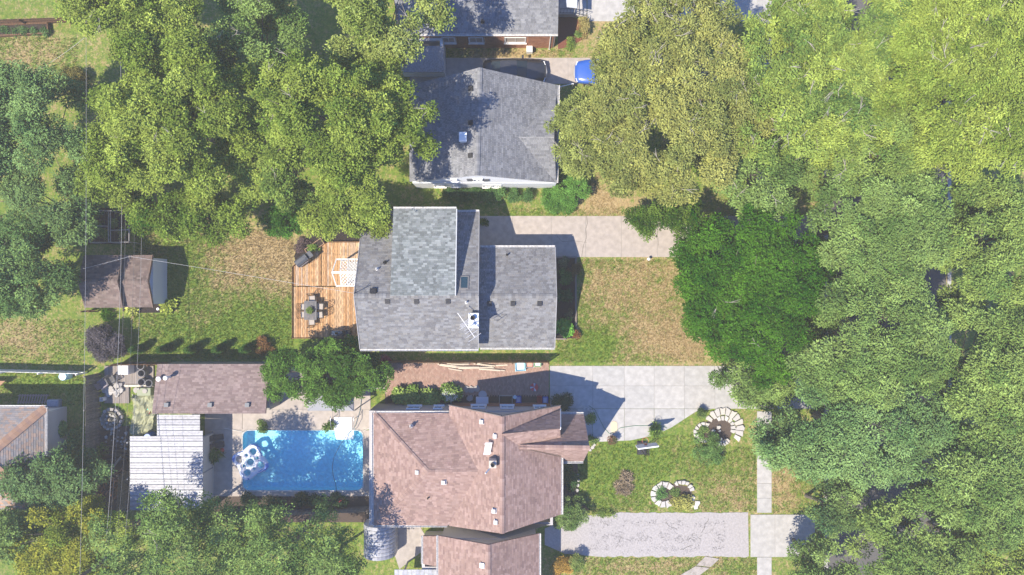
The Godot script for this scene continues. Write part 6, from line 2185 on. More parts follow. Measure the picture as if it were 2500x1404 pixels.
func build_yard_things() -> void:
	var white := mat("white_trim", lin(0.74, 0.74, 0.73), 0.55)
	var pipe := mat("cage_pipe", lin(0.36, 0.34, 0.33), 0.6)
	# garden cage
	var t := thing("garden_cage", "pipe-framed vegetable cage with wire sides beyond the garden shed", "cage", at(267, 553))
	var y := 1.5
	for q in [[219, 515, 315, 514], [219, 592, 315, 591], [219, 515, 219, 592], [315, 514, 315, 591], [264.5, 516, 264.5, 591], [269.5, 516, 269.5, 591], [219, 551, 265, 552], [270, 562, 315, 561]]:
		var st := nst()
		tube(st, [at(q[0], q[1], y), at(q[2], q[3], y)], 0.03, 6)
		wobj("frame_pipe", st, pipe, t)
	for q in [[219, 515], [315, 514], [219, 592], [315, 591], [267, 515], [267, 591]]:
		var p := at(q[0], q[1], y)
		var st := nst()
		tube(st, [Vector3(p.x, 0, p.z), p], 0.03, 6)
		wobj("upright", st, pipe, t)
	for i in 9:
		var st := nst()
		var x := 219 + i * 12.0
		tube(st, [at(x, 515, y) - Vector3.UP * 0.02, at(x, 591, y) - Vector3.UP * 0.02], 0.004, 3)
		wobj("wire", st, pipe, t)
	for i in 4:
		shrub("bean_plant", "leafy plant growing inside the vegetable cage", 232 + i * 22, 545 + (i % 2) * 25, 0.42, 0.8, MA, MB, 1210 + i, {"group": "plants in the vegetable cage", "cat": "plant", "dens": 35.1})
	# white stake lamps by the shed
	var lp := nst()
	lathe(lp, at(391, 754) + Vector3.UP * 0.02, [Vector2(0.02, 0), Vector2(0.02, 0.3), Vector2(0.1, 0.3), Vector2(0.11, 0.36), Vector2(0, 0.4)], 10)
	solo("garden_marker", lp, white, "white round-topped garden stake in the shed's mulch bed", "stake")
	var sv := nst()
	box(sv, at(404, 731) + Vector3.UP * 0.06, Vector3(0.35, 0.12, 0.25), yaw_b(0.4))
	solo("splash_block", sv, white, "white splash block at the shed's corner", "splash block")
	var bl := nst()
	lathe(bl, at(1581, 633) + Vector3.UP * 0.01, [Vector2(0.05, 0), Vector2(0.05, 0.4), Vector2(0.11, 0.42), Vector2(0.12, 0.48), Vector2(0, 0.55)], 12)
	solo("path_light", bl, white, "small white path light where driveway meets dry front lawn", "light")
	# cluttered yard decking: wide grey planks
	var dk := thing("plank_platform", "grey weathered plank platform in the cluttered corner yard", "platform", at(310, 940))
	rng.seed = 2
	for i in 26:
		var x := 257 + i * 4.6
		var y0 := 893.0
		var y1 := 984.0 if x < 314 else 938.0
		if x > 372:
			break
		var st := nst()
		prism(st, rect_px(x + 0.2, y0, x + 4.4, y1), 0.02, 0.12 + rr(0, 0.008))
		wobj("plank", st, mat("plank_%d" % (i % 3), [lin(0.42, 0.36, 0.32), lin(0.47, 0.41, 0.36), lin(0.38, 0.33, 0.29)][i % 3], 0.9, grain("timb", 0.08, 0.6, 1.0), 1.5), dk)
	var D := 0.13
	var fz := thing("white_freezer", "white chest freezer on the plank platform by the boundary fence", "freezer", at(302, 903, 0.9) * Vector3(1, 0, 1) + Vector3.UP * D)
	obj("cabinet", cbox(Vector3(0.75, 0.8, 0.66), 0.03), white, fz)
	var lid := obj("lid", cbox(Vector3(0.77, 0.08, 0.68), 0.03), mat("lid_white", lin(0.78, 0.78, 0.78), 0.4), fz)
	lid.position.y = 0.8
	var grey := mat("resin_grey", lin(0.22, 0.19, 0.21), 0.7)
	simple_chair("resin_chair", "dark slatted garden chair tipped beside the white freezer", at(282, 925) + Vector3.UP * D, 0.5, mat("resin_dark", lin(0.08, 0.08, 0.085), 0.7), "old chairs on the platform")
	simple_chair("resin_chair", "mauve-grey slatted garden chair at the platform edge by the fence", at(263, 934) + Vector3.UP * D, 2.2, grey, "old chairs on the platform")
	# concrete rings
	var ring_m := mat("ring_conc", lin(0.3, 0.3, 0.31), 0.9, grain("conc_ring", 0.06, 0.7, 1.0), 0.8)
	for q in [[356, 909, "concrete well ring in the row beside the garage, middle one"], [356, 930, "concrete well ring beside the pale plank"], [374, 933, "concrete well ring tucked under the garage roof edge"], [354, 891, "concrete well ring nearest the boundary fence"]]:
		var st := nst()
		lathe(st, at(q[0], q[1]) + Vector3.UP * D, [Vector2(0.24, 0), Vector2(0.27, 0), Vector2(0.29, 0.02), Vector2(0.29, 0.53), Vector2(0.27, 0.55), Vector2(0.24, 0.55), Vector2(0.235, 0.53), Vector2(0.235, 0.0), Vector2(0.27, 0.0)], 26)
		solo("concrete_ring", st, ring_m, q[2], "concrete ring", "concrete rings by the garage")
	var pk := nst()
	bar(pk, at(308, 941) + Vector3.UP * 0.2, at(378, 941) + Vector3.UP * 0.2, 0.16, 0.1)
	solo("pale_plank", pk, mat("pale_plank", lin(0.6, 0.53, 0.42), 0.8), "pale thick plank laid along the platform's edge", "plank")
	# stone pile
	var limes := [mat("lime_a", lin(0.55, 0.51, 0.45), 0.9, grain("limeg", 0.06, 0.72, 1.0), 1.2), mat("lime_b", lin(0.62, 0.59, 0.54), 0.9, grain("limeg", 0.06, 0.72, 1.0), 1.2), mat("lime_c", lin(0.46, 0.43, 0.4), 0.9, grain("limeg", 0.06, 0.72, 1.0), 1.2)]
	var sp := thing("stone_pile", "heap of pale broken flagstones on the plank platform", "stone pile", at(283, 950) + Vector3.UP * D)
	rng.seed = 8
	for i in 26:
		var a := rr(0, TAU)
		var r := sqrt(rng.randf()) * 0.75
		stone(sp, gpos(sp) + Vector3(cos(a) * r * 1.05, (0.75 - r) * 0.3, sin(a) * r * 0.8), rr(0.12, 0.26), rr(0.08, 0.16), limes[i % 3])
	var tb := open_bin("white_tub", "upright white plastic tub at the platform's fence side", "tub", at(259, 972) + Vector3.UP * D, Vector3(0.22, 0.5, 0.28), white)
	# tarpaulin
	var tp := nst()
	var olive := Color(0.3, 0.31, 0.19)
	var nn := 16
	rng.seed = 14
	var f := FastNoiseLite.new()
	f.frequency = 0.9
	var TP := func(i: int, j: int) -> Vector3:
		var u := float(i) / nn
		var v := float(j) / nn
		var p := at(322 + 62 * u + 4.0 * sin(v * 5.0), 962 + 98 * v + 4.0 * sin(u * 6.0))
		p.y = 0.25 + 0.35 * f.get_noise_2d(p.x * 1.6, p.z * 1.6) + 0.12 * absf(f.get_noise_2d(p.x * 4.0, p.z * 4.0))
		if i == 0 or j == 0 or i == nn or j == nn:
			p.y = 0.03
		return p
	for i in nn:
		for j in nn:
			quad(tp, TP.call(i, j + 1), TP.call(i + 1, j + 1), TP.call(i + 1, j), TP.call(i, j), olive)
	solo("olive_tarpaulin", tp, mat("tarp", lin(0.3, 0.31, 0.19), 0.6), "crumpled olive green tarpaulin over a heap between garage and fountain", "tarpaulin")
	var gb := nst()
	prism(gb, rect_px(342, 945, 376, 964), 0.0, 0.5, Color.WHITE, 0.03)
	solo("green_box", gb, mat("green_box", lin(0.27, 0.3, 0.19), 0.7), "low olive green box beside the garage's west end", "box")
	for q in [[362, 952, "round pale stone slab on the olive green box", 0.2, 0.5], [334, 952, "pale flagstone leaning at the platform edge", 0.22, 0.13], [347, 947, "small square pale stone on the olive green box", 0.1, 0.5]]:
		var t2 := thing("loose_slab", q[2], "stone slab", at(q[0], q[1]) + Vector3.UP * q[4])
		rng.seed = int(q[0])
		stone(t2, gpos(t2), q[3], 0.07, limes[0], 8)
	var bb := SphereMesh.new()
	bb.radius = 0.14
	bb.height = 0.28
	var bo := solo("beach_ball", bb, mat("ball_green", lin(0.08, 0.55, 0.38), 0.4), "small green ball by the garage's corner", "ball")
	bo.position = at(364, 998) + Vector3.UP * 0.14
	var bu := thing("red_bucket", "small red bucket by the garage's corner next to the green ball", "bucket", at(366, 1005))
	var bus := nst()
	lathe(bus, Vector3.ZERO, [Vector2(0, 0), Vector2(0.1, 0), Vector2(0.13, 0.26), Vector2(0.14, 0.27), Vector2(0.12, 0.26), Vector2(0.09, 0.03), Vector2(0, 0.03)], 14)
	obj("shell", bus, mat("red_plastic", lin(0.6, 0.08, 0.07), 0.45), bu)
	# fountain
	var fo := thing("stone_fountain", "round stone garden fountain with a dark bowl and pale stone ring", "fountain", at(276, 1022))
	rng.seed = 19
	wedge_stones(fo, gpos(fo), 0.62, 0.86, 15, 0.0, TAU, limes, 0.28)
	var bw := nst()
	lathe(bw, Vector3.ZERO, [Vector2(0.0, 0.3), Vector2(0.4, 0.32), Vector2(0.56, 0.44), Vector2(0.6, 0.46), Vector2(0.6, 0.4), Vector2(0.5, 0.1), Vector2(0.5, 0.0)], 28)
	obj("bowl", bw, mat("bowl_dark", lin(0.12, 0.12, 0.1), 0.5), fo)
	for i in 8:
		var a := TAU * i / 8
		stone(fo, gpos(fo) + Vector3(cos(a) * 0.36, 0.34, sin(a) * 0.36), 0.1, 0.08, limes[i % 2], 5)
	var fs := nst()
	lathe(fs, Vector3.ZERO, [Vector2(0.16, 0.3), Vector2(0.12, 0.5), Vector2(0.05, 0.55), Vector2(0, 0.56)], 12)
	obj("spout", fs, mat("spout_tan", lin(0.34, 0.27, 0.16), 0.8), fo)
	var rk := thing("rubble_patch", "scattered broken stones and leaves below the fountain", "rubble", at(285, 1070))
	for i in 22:
		stone(rk, at(rr(258, 312), rr(1050, 1098)) + Vector3.UP * 0.015, rr(0.05, 0.14), rr(0.04, 0.1), limes[i % 3], 5)
	# timber steps
	var sg := thing("timber_steps", "dark sleeper steps between the fountain and red wood pile", "steps", at(275, 1105))
	for i in 4:
		var st := nst()
		bar(st, at(243, 1087 + i * 11) + Vector3.UP * (0.1 + i * 0.02), at(312, 1088 + i * 11) + Vector3.UP * (0.1 + i * 0.02), 0.09, 0.2)
		wobj("sleeper", st, mat("sleeper", lin(0.2, 0.155, 0.115), 0.95, grain("timb", 0.08, 0.6, 1.0), 1.5), sg)
	var ld := nst()
	bar(ld, at(270, 1150) + Vector3.UP * 0.12, at(312, 1108) + Vector3.UP * 0.9, 0.14, 0.05)
	solo("leaning_plank", ld, mat("plank_1", lin(0.47, 0.41, 0.36), 0.9), "long grey plank leaning from the wood pile up to the carport edge", "plank")
	# red wood pile
	var wp := thing("wood_pile", "heap of split reddish logs beside the weathered carport fence", "wood pile", at(262, 1170))
	rng.seed = 27
	for i in 90:
		var c := at(rr(228, 306), rr(1142, 1212))
		var e := 1.0 - absf((c.x - gpos(wp).x) / 1.6)
		c.y = 0.06 + 0.35 * maxf(e, 0.0) * rng.randf()
		var d := Vector3(rr(-1, 1), rr(-0.25, 0.25), rr(-1, 1)).normalized() * rr(0.14, 0.25)
		var st := nst()
		tube(st, [c - d, c + d], rr(0.035, 0.06), 5)
		wobj("log", st, mat("log_%d" % (i % 3), [lin(0.42, 0.17, 0.09), lin(0.5, 0.24, 0.14), lin(0.34, 0.15, 0.09)][i % 3], 0.9), wp)
	# blue barrel by the carport
	var ba := thing("blue_barrel", "blue plastic barrel tucked against the carport's notch", "barrel", at(374, 1062))
	var bs := nst()
	lathe(bs, Vector3.ZERO, [Vector2(0, 0), Vector2(0.26, 0), Vector2(0.29, 0.1), Vector2(0.3, 0.45), Vector2(0.29, 0.8), Vector2(0.26, 0.88), Vector2(0, 0.88)], 20)
	obj("shell", bs, mat("barrel_blue", lin(0.03, 0.12, 0.45), 0.4), ba)
	# brick patio, every paver its own piece of geometry
	var pv := nst()
	rng.seed = 55
	var px := 940.0
	var row := 0
	while px < 1338:
		var py := 888.0 - (3.2 if row % 2 else 0.0)
		while py < 962:
			var lim := 940 + clampf((py - 905) * 0.0, 0, 40)
			if px > lim:
				var c := Color(0.45, 0.27, 0.21).lerp(Color(0.55, 0.37, 0.29), rng.randf()) * rr(0.8, 1.08)
				var a := at(px + 0.22, py + 0.22)
				var b := at(px + 3.0, py + 6.2)
				var yy := 0.03 + rr(0, 0.008)
				box(pv, Vector3((a.x + b.x) * 0.5, yy * 0.5, (a.z + b.z) * 0.5), Vector3(b.x - a.x, yy, b.z - a.z), Basis.IDENTITY, c)
			py += 6.4
		px += 3.2
		row += 1
	var po := base_setting("brick_patio")
	var ps := nst()
	prism(ps, rect_px(940, 886, 1340, 962), -0.01, 0.018)
	wobj("sand_bed", ps, mat("sandbed", lin(0.24, 0.19, 0.15), 1.0), po)
	wobj("pavers", pv, vmat("paverv", 0.9, grain("grit", 0.09, 0.74, 1.0), 1.6), po, "stuff")
	# patio clutter
	var conc_g := conc("conc_cool_c", 0.42, 0.42, 0.41)
	var tc := nst()
	box(tc, Vector3(0, 0.45, 0), Vector3(0.9, 0.42, 0.45))
	var cl := thing("storage_bench", "pale grey lidded storage bench against the brick wall", "bench", at(1178, 974))
	obj("box", tc, mat("bench_grey", lin(0.5, 0.52, 0.55), 0.6), cl)
	var cl2 := obj("lid", cbox(Vector3(0.94, 0.06, 0.5), 0.02), mat("bench_lid", lin(0.58, 0.6, 0.63), 0.5), cl)
	cl2.position.y = 0.66
	var lg := nst()
	for s in [-1, 1]:
		box(lg, Vector3(s * 0.38, 0.12, 0), Vector3(0.08, 0.24, 0.4))
	obj("legs", lg, mat("bench_grey", lin(0.5, 0.52, 0.55), 0.6), cl)
	var rt := thing("round_table", "small round grey garden table beside the storage bench", "table", at(1179, 961))
	var rts := nst()
	lathe(rts, Vector3.ZERO, [Vector2(0, 0.52), Vector2(0.3, 0.52), Vector2(0.31, 0.55), Vector2(0, 0.56)], 24)
	obj("top", rts, mat("stone_grey", lin(0.42, 0.41, 0.41), 0.8), rt)
	var rl := nst()
	lathe(rl, Vector3.ZERO, [Vector2(0.18, 0), Vector2(0.06, 0.05), Vector2(0.05, 0.5), Vector2(0.1, 0.52)], 14)
	obj("pedestal", rl, mat("stone_grey", lin(0.42, 0.41, 0.41), 0.8), rt)
	var fp := open_bin("hot_tub_frame", "grey framed wooden step box with dark opening by the brick wall", "planter box", at(1235, 976), Vector3(1.0, 0.45, 0.75), mat("frame_grey", lin(0.38, 0.37, 0.35), 0.8), 0.0, "", mat("potsoil", lin(0.04, 0.03, 0.025), 1.0))
	open_bin("recycling_bin", "blue recycling bin next to the round white bucket lid", "bin", at(1266, 974), Vector3(0.38, 0.35, 0.5), mat("bin_blue", lin(0.03, 0.1, 0.5), 0.5), 0.0, "bins on the patio", mat("paper", lin(0.45, 0.5, 0.6), 0.9))
	open_bin("recycling_bin", "blue recycling bin beside the red bin at the patio's end", "bin", at(1331, 976), Vector3(0.38, 0.35, 0.5), mat("bin_blue", lin(0.03, 0.1, 0.5), 0.5), 0.0, "bins on the patio", mat("paper", lin(0.45, 0.5, 0.6), 0.9))
	open_bin("recycling_bin", "red bin at the patio's driveway end", "bin", at(1317, 974), Vector3(0.36, 0.35, 0.5), mat("bin_red", lin(0.42, 0.04, 0.05), 0.5), 0.0, "bins on the patio")
	var bkt := thing("white_bucket", "white bucket with pale blue lid beside the blue bin", "bucket", at(1257, 968))
	var bks := nst()
	lathe(bks, Vector3.ZERO, [Vector2(0, 0), Vector2(0.12, 0), Vector2(0.14, 0.34), Vector2(0.15, 0.36), Vector2(0.14, 0.4), Vector2(0, 0.4)], 18)
	obj("shell", bks, mat("lid_blue", lin(0.5, 0.68, 0.75), 0.5), bkt)
	var dr := thing("round_sled", "round red and white patterned saucer lying on the patio", "saucer", at(1304, 945) + Vector3.UP * 0.04)
	var ds := nst()
	for k in 18:
		var c: Color = [Color(0.62, 0.08, 0.06), Color(0.7, 0.68, 0.68), Color(0.6, 0.07, 0.06), Color(0.2, 0.22, 0.35), Color(0.62, 0.08, 0.06)][k * 7 % 5]
		var a0 := TAU * k / 18
		var a1 := TAU * (k + 1) / 18
		tri(ds, Vector3(0, 0.05, 0), Vector3(cos(a1) * 0.31, 0.1, sin(a1) * 0.31), Vector3(cos(a0) * 0.31, 0.1, sin(a0) * 0.31), c)
		quad(ds, Vector3(cos(a0) * 0.31, 0.1, sin(a0) * 0.31), Vector3(cos(a1) * 0.31, 0.1, sin(a1) * 0.31), Vector3(cos(a1) * 0.25, 0, sin(a1) * 0.25), Vector3(cos(a0) * 0.25, 0, sin(a0) * 0.25), c)
	obj("dish", ds, vmat("sledv", 0.5), dr)
	var wdg := open_bin("toy_bin", "pale blue plastic sand bin against the boundary fence", "bin", at(1270, 893), Vector3(0.75, 0.45, 0.7), mat("bin_cyan", lin(0.35, 0.7, 0.85), 0.5), 0.05, "", mat("bin_cyan_in", lin(0.55, 0.78, 0.86), 0.8))
	open_bin("toy_bin", "grey crate with pink contents between the pale blue and green bins", "bin", at(1293, 889), Vector3(0.55, 0.35, 0.5), mat("crate_grey", lin(0.4, 0.36, 0.36), 0.7), 0.0, "", mat("pinkish", lin(0.6, 0.32, 0.25), 0.8))
	open_bin("toy_bin", "pale green crate by the brick patio's driveway corner", "bin", at(1312, 888), Vector3(0.5, 0.35, 0.42), mat("crate_green", lin(0.35, 0.6, 0.35), 0.6), 0.0, "", white)
	# stacked scrap timber along the fence
	var sc := thing("scrap_timber", "stack of pale scrap timber lying along the brick patio's fence", "timber stack", at(1130, 892))
	rng.seed = 33
	for i in 16:
		var st := nst()
		var x := rr(1060, 1180)
		var a := at(x, rr(887, 902)) + Vector3.UP * (0.06 + 0.05 * (i % 4))
		var b := a + Vector3(rr(1.0, 2.2), rr(-0.02, 0.03), rr(-0.25, 0.25))
		bar(st, a, b, 0.09, 0.045)
		wobj("scrap_board", st, mat("scrap_%d" % (i % 2), [lin(0.58, 0.5, 0.4), lin(0.48, 0.42, 0.34)][i % 2], 0.9), sc)
	var bn := thing("slatted_bench", "pale slatted garden bench half under the small tree at the patio corner", "bench", at(942, 908), -1.2)
	for i in 5:
		var st := nst()
		box(st, Vector3(0, 0.42, -0.2 + i * 0.1), Vector3(1.0, 0.03, 0.075))
		obj("slat", st, mat("pale_plank", lin(0.6, 0.53, 0.42), 0.8), bn)
	for s in [-1, 1]:
		var st := nst()
		box(st, Vector3(s * 0.42, 0.2, 0), Vector3(0.06, 0.4, 0.4))
		obj("leg", st, mat("pale_plank", lin(0.6, 0.53, 0.42), 0.8), bn)
	# border stones
	var bd := thing("border_stones", "line of grey flat stones edging the patio border by the storage bench", "stones", at(1140, 955))
	rng.seed = 70
	for q in [[1122, 958, 0.2], [1128, 966, 0.14], [1150, 951, 0.3], [1140, 950, 0.28], [1118, 970, 0.15], [1147, 972, 0.26], [1164, 949, 0.28]]:
		stone(bd, at(q[0], q[1]) + Vector3.UP * 0.012, q[2], 0.1, limes[2], 7)
	# stone rings on the southern lawn
	rng.seed = 80
	var pale := [mat("flag_a", lin(0.68, 0.64, 0.58), 0.9, grain("limeg", 0.06, 0.72, 1.0), 1.2), mat("flag_b", lin(0.75, 0.72, 0.67), 0.9, grain("limeg", 0.06, 0.72, 1.0), 1.2), mat("flag_c", lin(0.62, 0.6, 0.57), 0.9, grain("limeg", 0.06, 0.72, 1.0), 1.2)]
	var r1 := thing("stone_ring", "large double ring of pale flagstones on the lawn by the wide driveway", "stone ring", at(1757, 1047))
	wedge_stones(r1, at(1765, 1045), 0.98, 1.55, 11, -2.7, 0.75, pale, 0.16)
	wedge_stones(r1, at(1765, 1045), 0.6, 0.94, 7, -2.2, 0.5, pale, 0.12)
	wedge_stones(r1, at(1718, 1055), 0.5, 0.78, 10, 0.7, 5.3, pale, 0.18)
	wedge_stones(r1, at(1755, 1052), 0.75, 1.15, 6, 0.7, 1.9, pale, 0.2)
	for i in 7:
		stone(r1, at(rr(1735, 1760), rr(1040, 1072)) + Vector3.UP * 0.01, rr(0.1, 0.18), rr(0.15, 0.3), pale[i % 3], 5)
	sheet("ring_soil", px_pts([[1735, 1022], [1775, 1022], [1792, 1045], [1780, 1075], [1740, 1080], [1705, 1065], [1712, 1040]]), 0.012, mat("soil", lin(0.17, 0.125, 0.1), 1.0))
	var r2 := thing("stone_ring", "smaller broken ring of pale flagstones above the cracked driveway", "stone ring", at(1648, 1208))
	wedge_stones(r2, at(1621, 1207), 0.52, 1.0, 9, 0.9, 5.6, pale, 0.15)
	wedge_stones(r2, at(1662, 1204), 0.72, 1.02, 6, -2.2, -0.2, pale, 0.2)
	for q in [[1692, 1216, 0.2], [1702, 1228, 0.24], [1688, 1234, 0.17], [1698, 1238, 0.2]]:
		stone(r2, at(q[0], q[1]) + Vector3.UP * 0.01, q[2], 0.1, pale[1], 5)
	sheet("ring_soil", px_pts([[1604, 1190], [1640, 1180], [1690, 1190], [1688, 1225], [1640, 1232], [1606, 1222]]), 0.012, mat("soil", lin(0.17, 0.125, 0.1), 1.0))
	# pebble edging by the porch wing
	var pe := thing("pebble_edging", "row of pale boulders edging the bed by the porch wing", "stones", at(1440, 1010))
	rng.seed = 91
	for q in [[1418, 992], [1427, 995], [1436, 999], [1443, 1005], [1448, 1014], [1450, 1085], [1446, 1092], [1440, 1098], [1411, 1160], [1412, 1172], [1411, 1184], [1409, 1196]]:
		stone(pe, at(q[0], q[1]) + Vector3.UP * 0.005, rr(0.1, 0.16), rr(0.1, 0.18), limes[1], 7)
	# kneeling mat / round-ended tray on the wide driveway
	var tr := nst()
	var tq := []
	for p in rounded(1491, 1028, 1507, 1056, 7.8, 8):
		tq.append(at(p[0], p[1]))
	prism(tr, tq, 0.036, 0.07, Color.WHITE, 0.01)
	solo("oval_board", tr, mat("oval_tan", lin(0.62, 0.5, 0.33), 0.8), "tan round-ended board lying on the wide driveway", "board")
	var hs := []
	for p in [[1437, 990], [1452, 1000], [1462, 1020], [1475, 1045], [1487, 1058], [1497, 1056], [1515, 1044], [1550, 1039], [1605, 1039], [1622, 1041], [1628, 1046]]:
		hs.append(at(p[0], p[1]) + Vector3.UP * 0.055)
	var hst := nst()
	tube(hst, hs, 0.02, 6)
	solo("garden_hose", hst, mat("hose_green", lin(0.08, 0.2, 0.12), 0.5), "green garden hose trailing across the wide driveway", "hose")
	# red bag by the pool
	var rb := thing("red_bag", "red cloth bag on a pale handle by the pool's corner", "bag", at(833, 1218))
	var rbs := nst()
	lathe(rbs, Vector3(0, 0, 0), [Vector2(0.12, 0.02), Vector2(0.2, 0.12), Vector2(0.18, 0.3), Vector2(0.06, 0.36), Vector2(0, 0.36)], 12)
	obj("cloth", rbs, mat("red_cloth", lin(0.65, 0.05, 0.09), 0.8), rb)
	var rh := nst()
	tube(rh, [Vector3(-0.05, 0.25, 0.12), Vector3(-0.2, 0.1, 0.5), Vector3(-0.45, 0.06, 0.75)], 0.025, 6)
	obj("handle", rh, mat("pale_plank", lin(0.6, 0.53, 0.42), 0.8), rb)
	# dark loungers by the pool
	for q in [[536, 1066, "dark folded lounger leaning in the carport wall's shade, nearer the garage"], [538, 1084, "dark folded lounger in the carport wall's shade, nearer the red toy"]]:
		var l := thing("dark_lounger", q[2], "lounger", at(q[0], q[1]), 0.1, "dark loungers by the pool")
		var s1 := nst()
		box(s1, Vector3(0, 0.3, 0), Vector3(0.75, 0.06, 0.42))
		obj("seat", s1, mat("lounge_dark", lin(0.05, 0.05, 0.055), 0.8), l)
		var s2 := nst()
		box(s2, Vector3(-0.4, 0.5, 0), Vector3(0.06, 0.45, 0.42), Basis(Vector3.BACK, 0.3))
		obj("back", s2, mat("lounge_dark", lin(0.05, 0.05, 0.055), 0.8), l)
		for sx in [-1, 1]:
			var s3 := nst()
			box(s3, Vector3(sx * 0.3, 0.14, 0), Vector3(0.04, 0.28, 0.4))
			obj("leg", s3, mat("lounge_dark", lin(0.05, 0.05, 0.055), 0.8), l)
	var rtoy := nst()
	lathe(rtoy, at(544, 1098) + Vector3.UP * 0.035, [Vector2(0, 0), Vector2(0.12, 0.02), Vector2(0.17, 0.1), Vector2(0.1, 0.2), Vector2(0, 0.22)], 10)
	solo("red_toy", rtoy, mat("red_plastic", lin(0.6, 0.08, 0.07), 0.45), "red plastic toy on the terrace beside the dark loungers", "toy")
	# western neighbours' things
	var bt := thing("rain_barrel", "pale blue rain barrel standing by the white board fence", "barrel", at(170, 916))
	var bts := nst()
	lathe(bts, Vector3.ZERO, [Vector2(0, 0), Vector2(0.26, 0), Vector2(0.3, 0.12), Vector2(0.31, 0.5), Vector2(0.28, 0.86), Vector2(0, 0.88)], 20)
	obj("shell", bts, mat("barrel_pale", lin(0.45, 0.72, 0.85), 0.5), bt)
	var cb := thing("cargo_box", "weathered pale blue plastic box beside the patched roof's corner", "box", at(137, 983))
	obj("body", cbox(Vector3(0.9, 0.5, 0.55), 0.1), mat("cargo_blue", lin(0.33, 0.4, 0.52), 0.6, grain("conc_ring", 0.06, 0.7, 1.0), 0.8), cb)
	var hg := thing("pallet_rack", "grey wooden pallet rack behind the patched-roof house", "pallet", at(85, 973))
	for i in 11:
		var st := nst()
		box(st, at(52 + i * 6.5, 973) + Vector3.UP * 0.24, Vector3(0.1, 0.03, 0.75), yaw_b(-0.25))
		wobj("slat", st, mat("plank_2", lin(0.38, 0.33, 0.29), 0.9), hg)
	for z in [-0.25, 0.25]:
		var st := nst()
		bar(st, at(48, 973) + Vector3(0, 0.115, z), at(121, 973) + Vector3(0, 0.115, z), 0.08, 0.22)
		wobj("runner", st, mat("plank_2", lin(0.38, 0.33, 0.29), 0.9), hg)
	var tt := thing("wooden_table", "brown wooden table top at the western lawn's shaded edge", "table", at(8, 933))
	var tts := nst()
	prism(tts, px_pts([[-40, 927], [30, 927], [15, 941], [-40, 941]]), 0.7, 0.75)
	wobj("top", tts, mat("tt_brown", lin(0.34, 0.2, 0.11), 0.8), tt)
	for q in [[-30, 930], [15, 930], [-30, 939], [10, 939]]:
		var st := nst()
		box(st, at(q[0], q[1]) + Vector3.UP * 0.35, Vector3(0.06, 0.7, 0.06))
		wobj("leg", st, mat("tt_brown", lin(0.34, 0.2, 0.11), 0.8), tt)
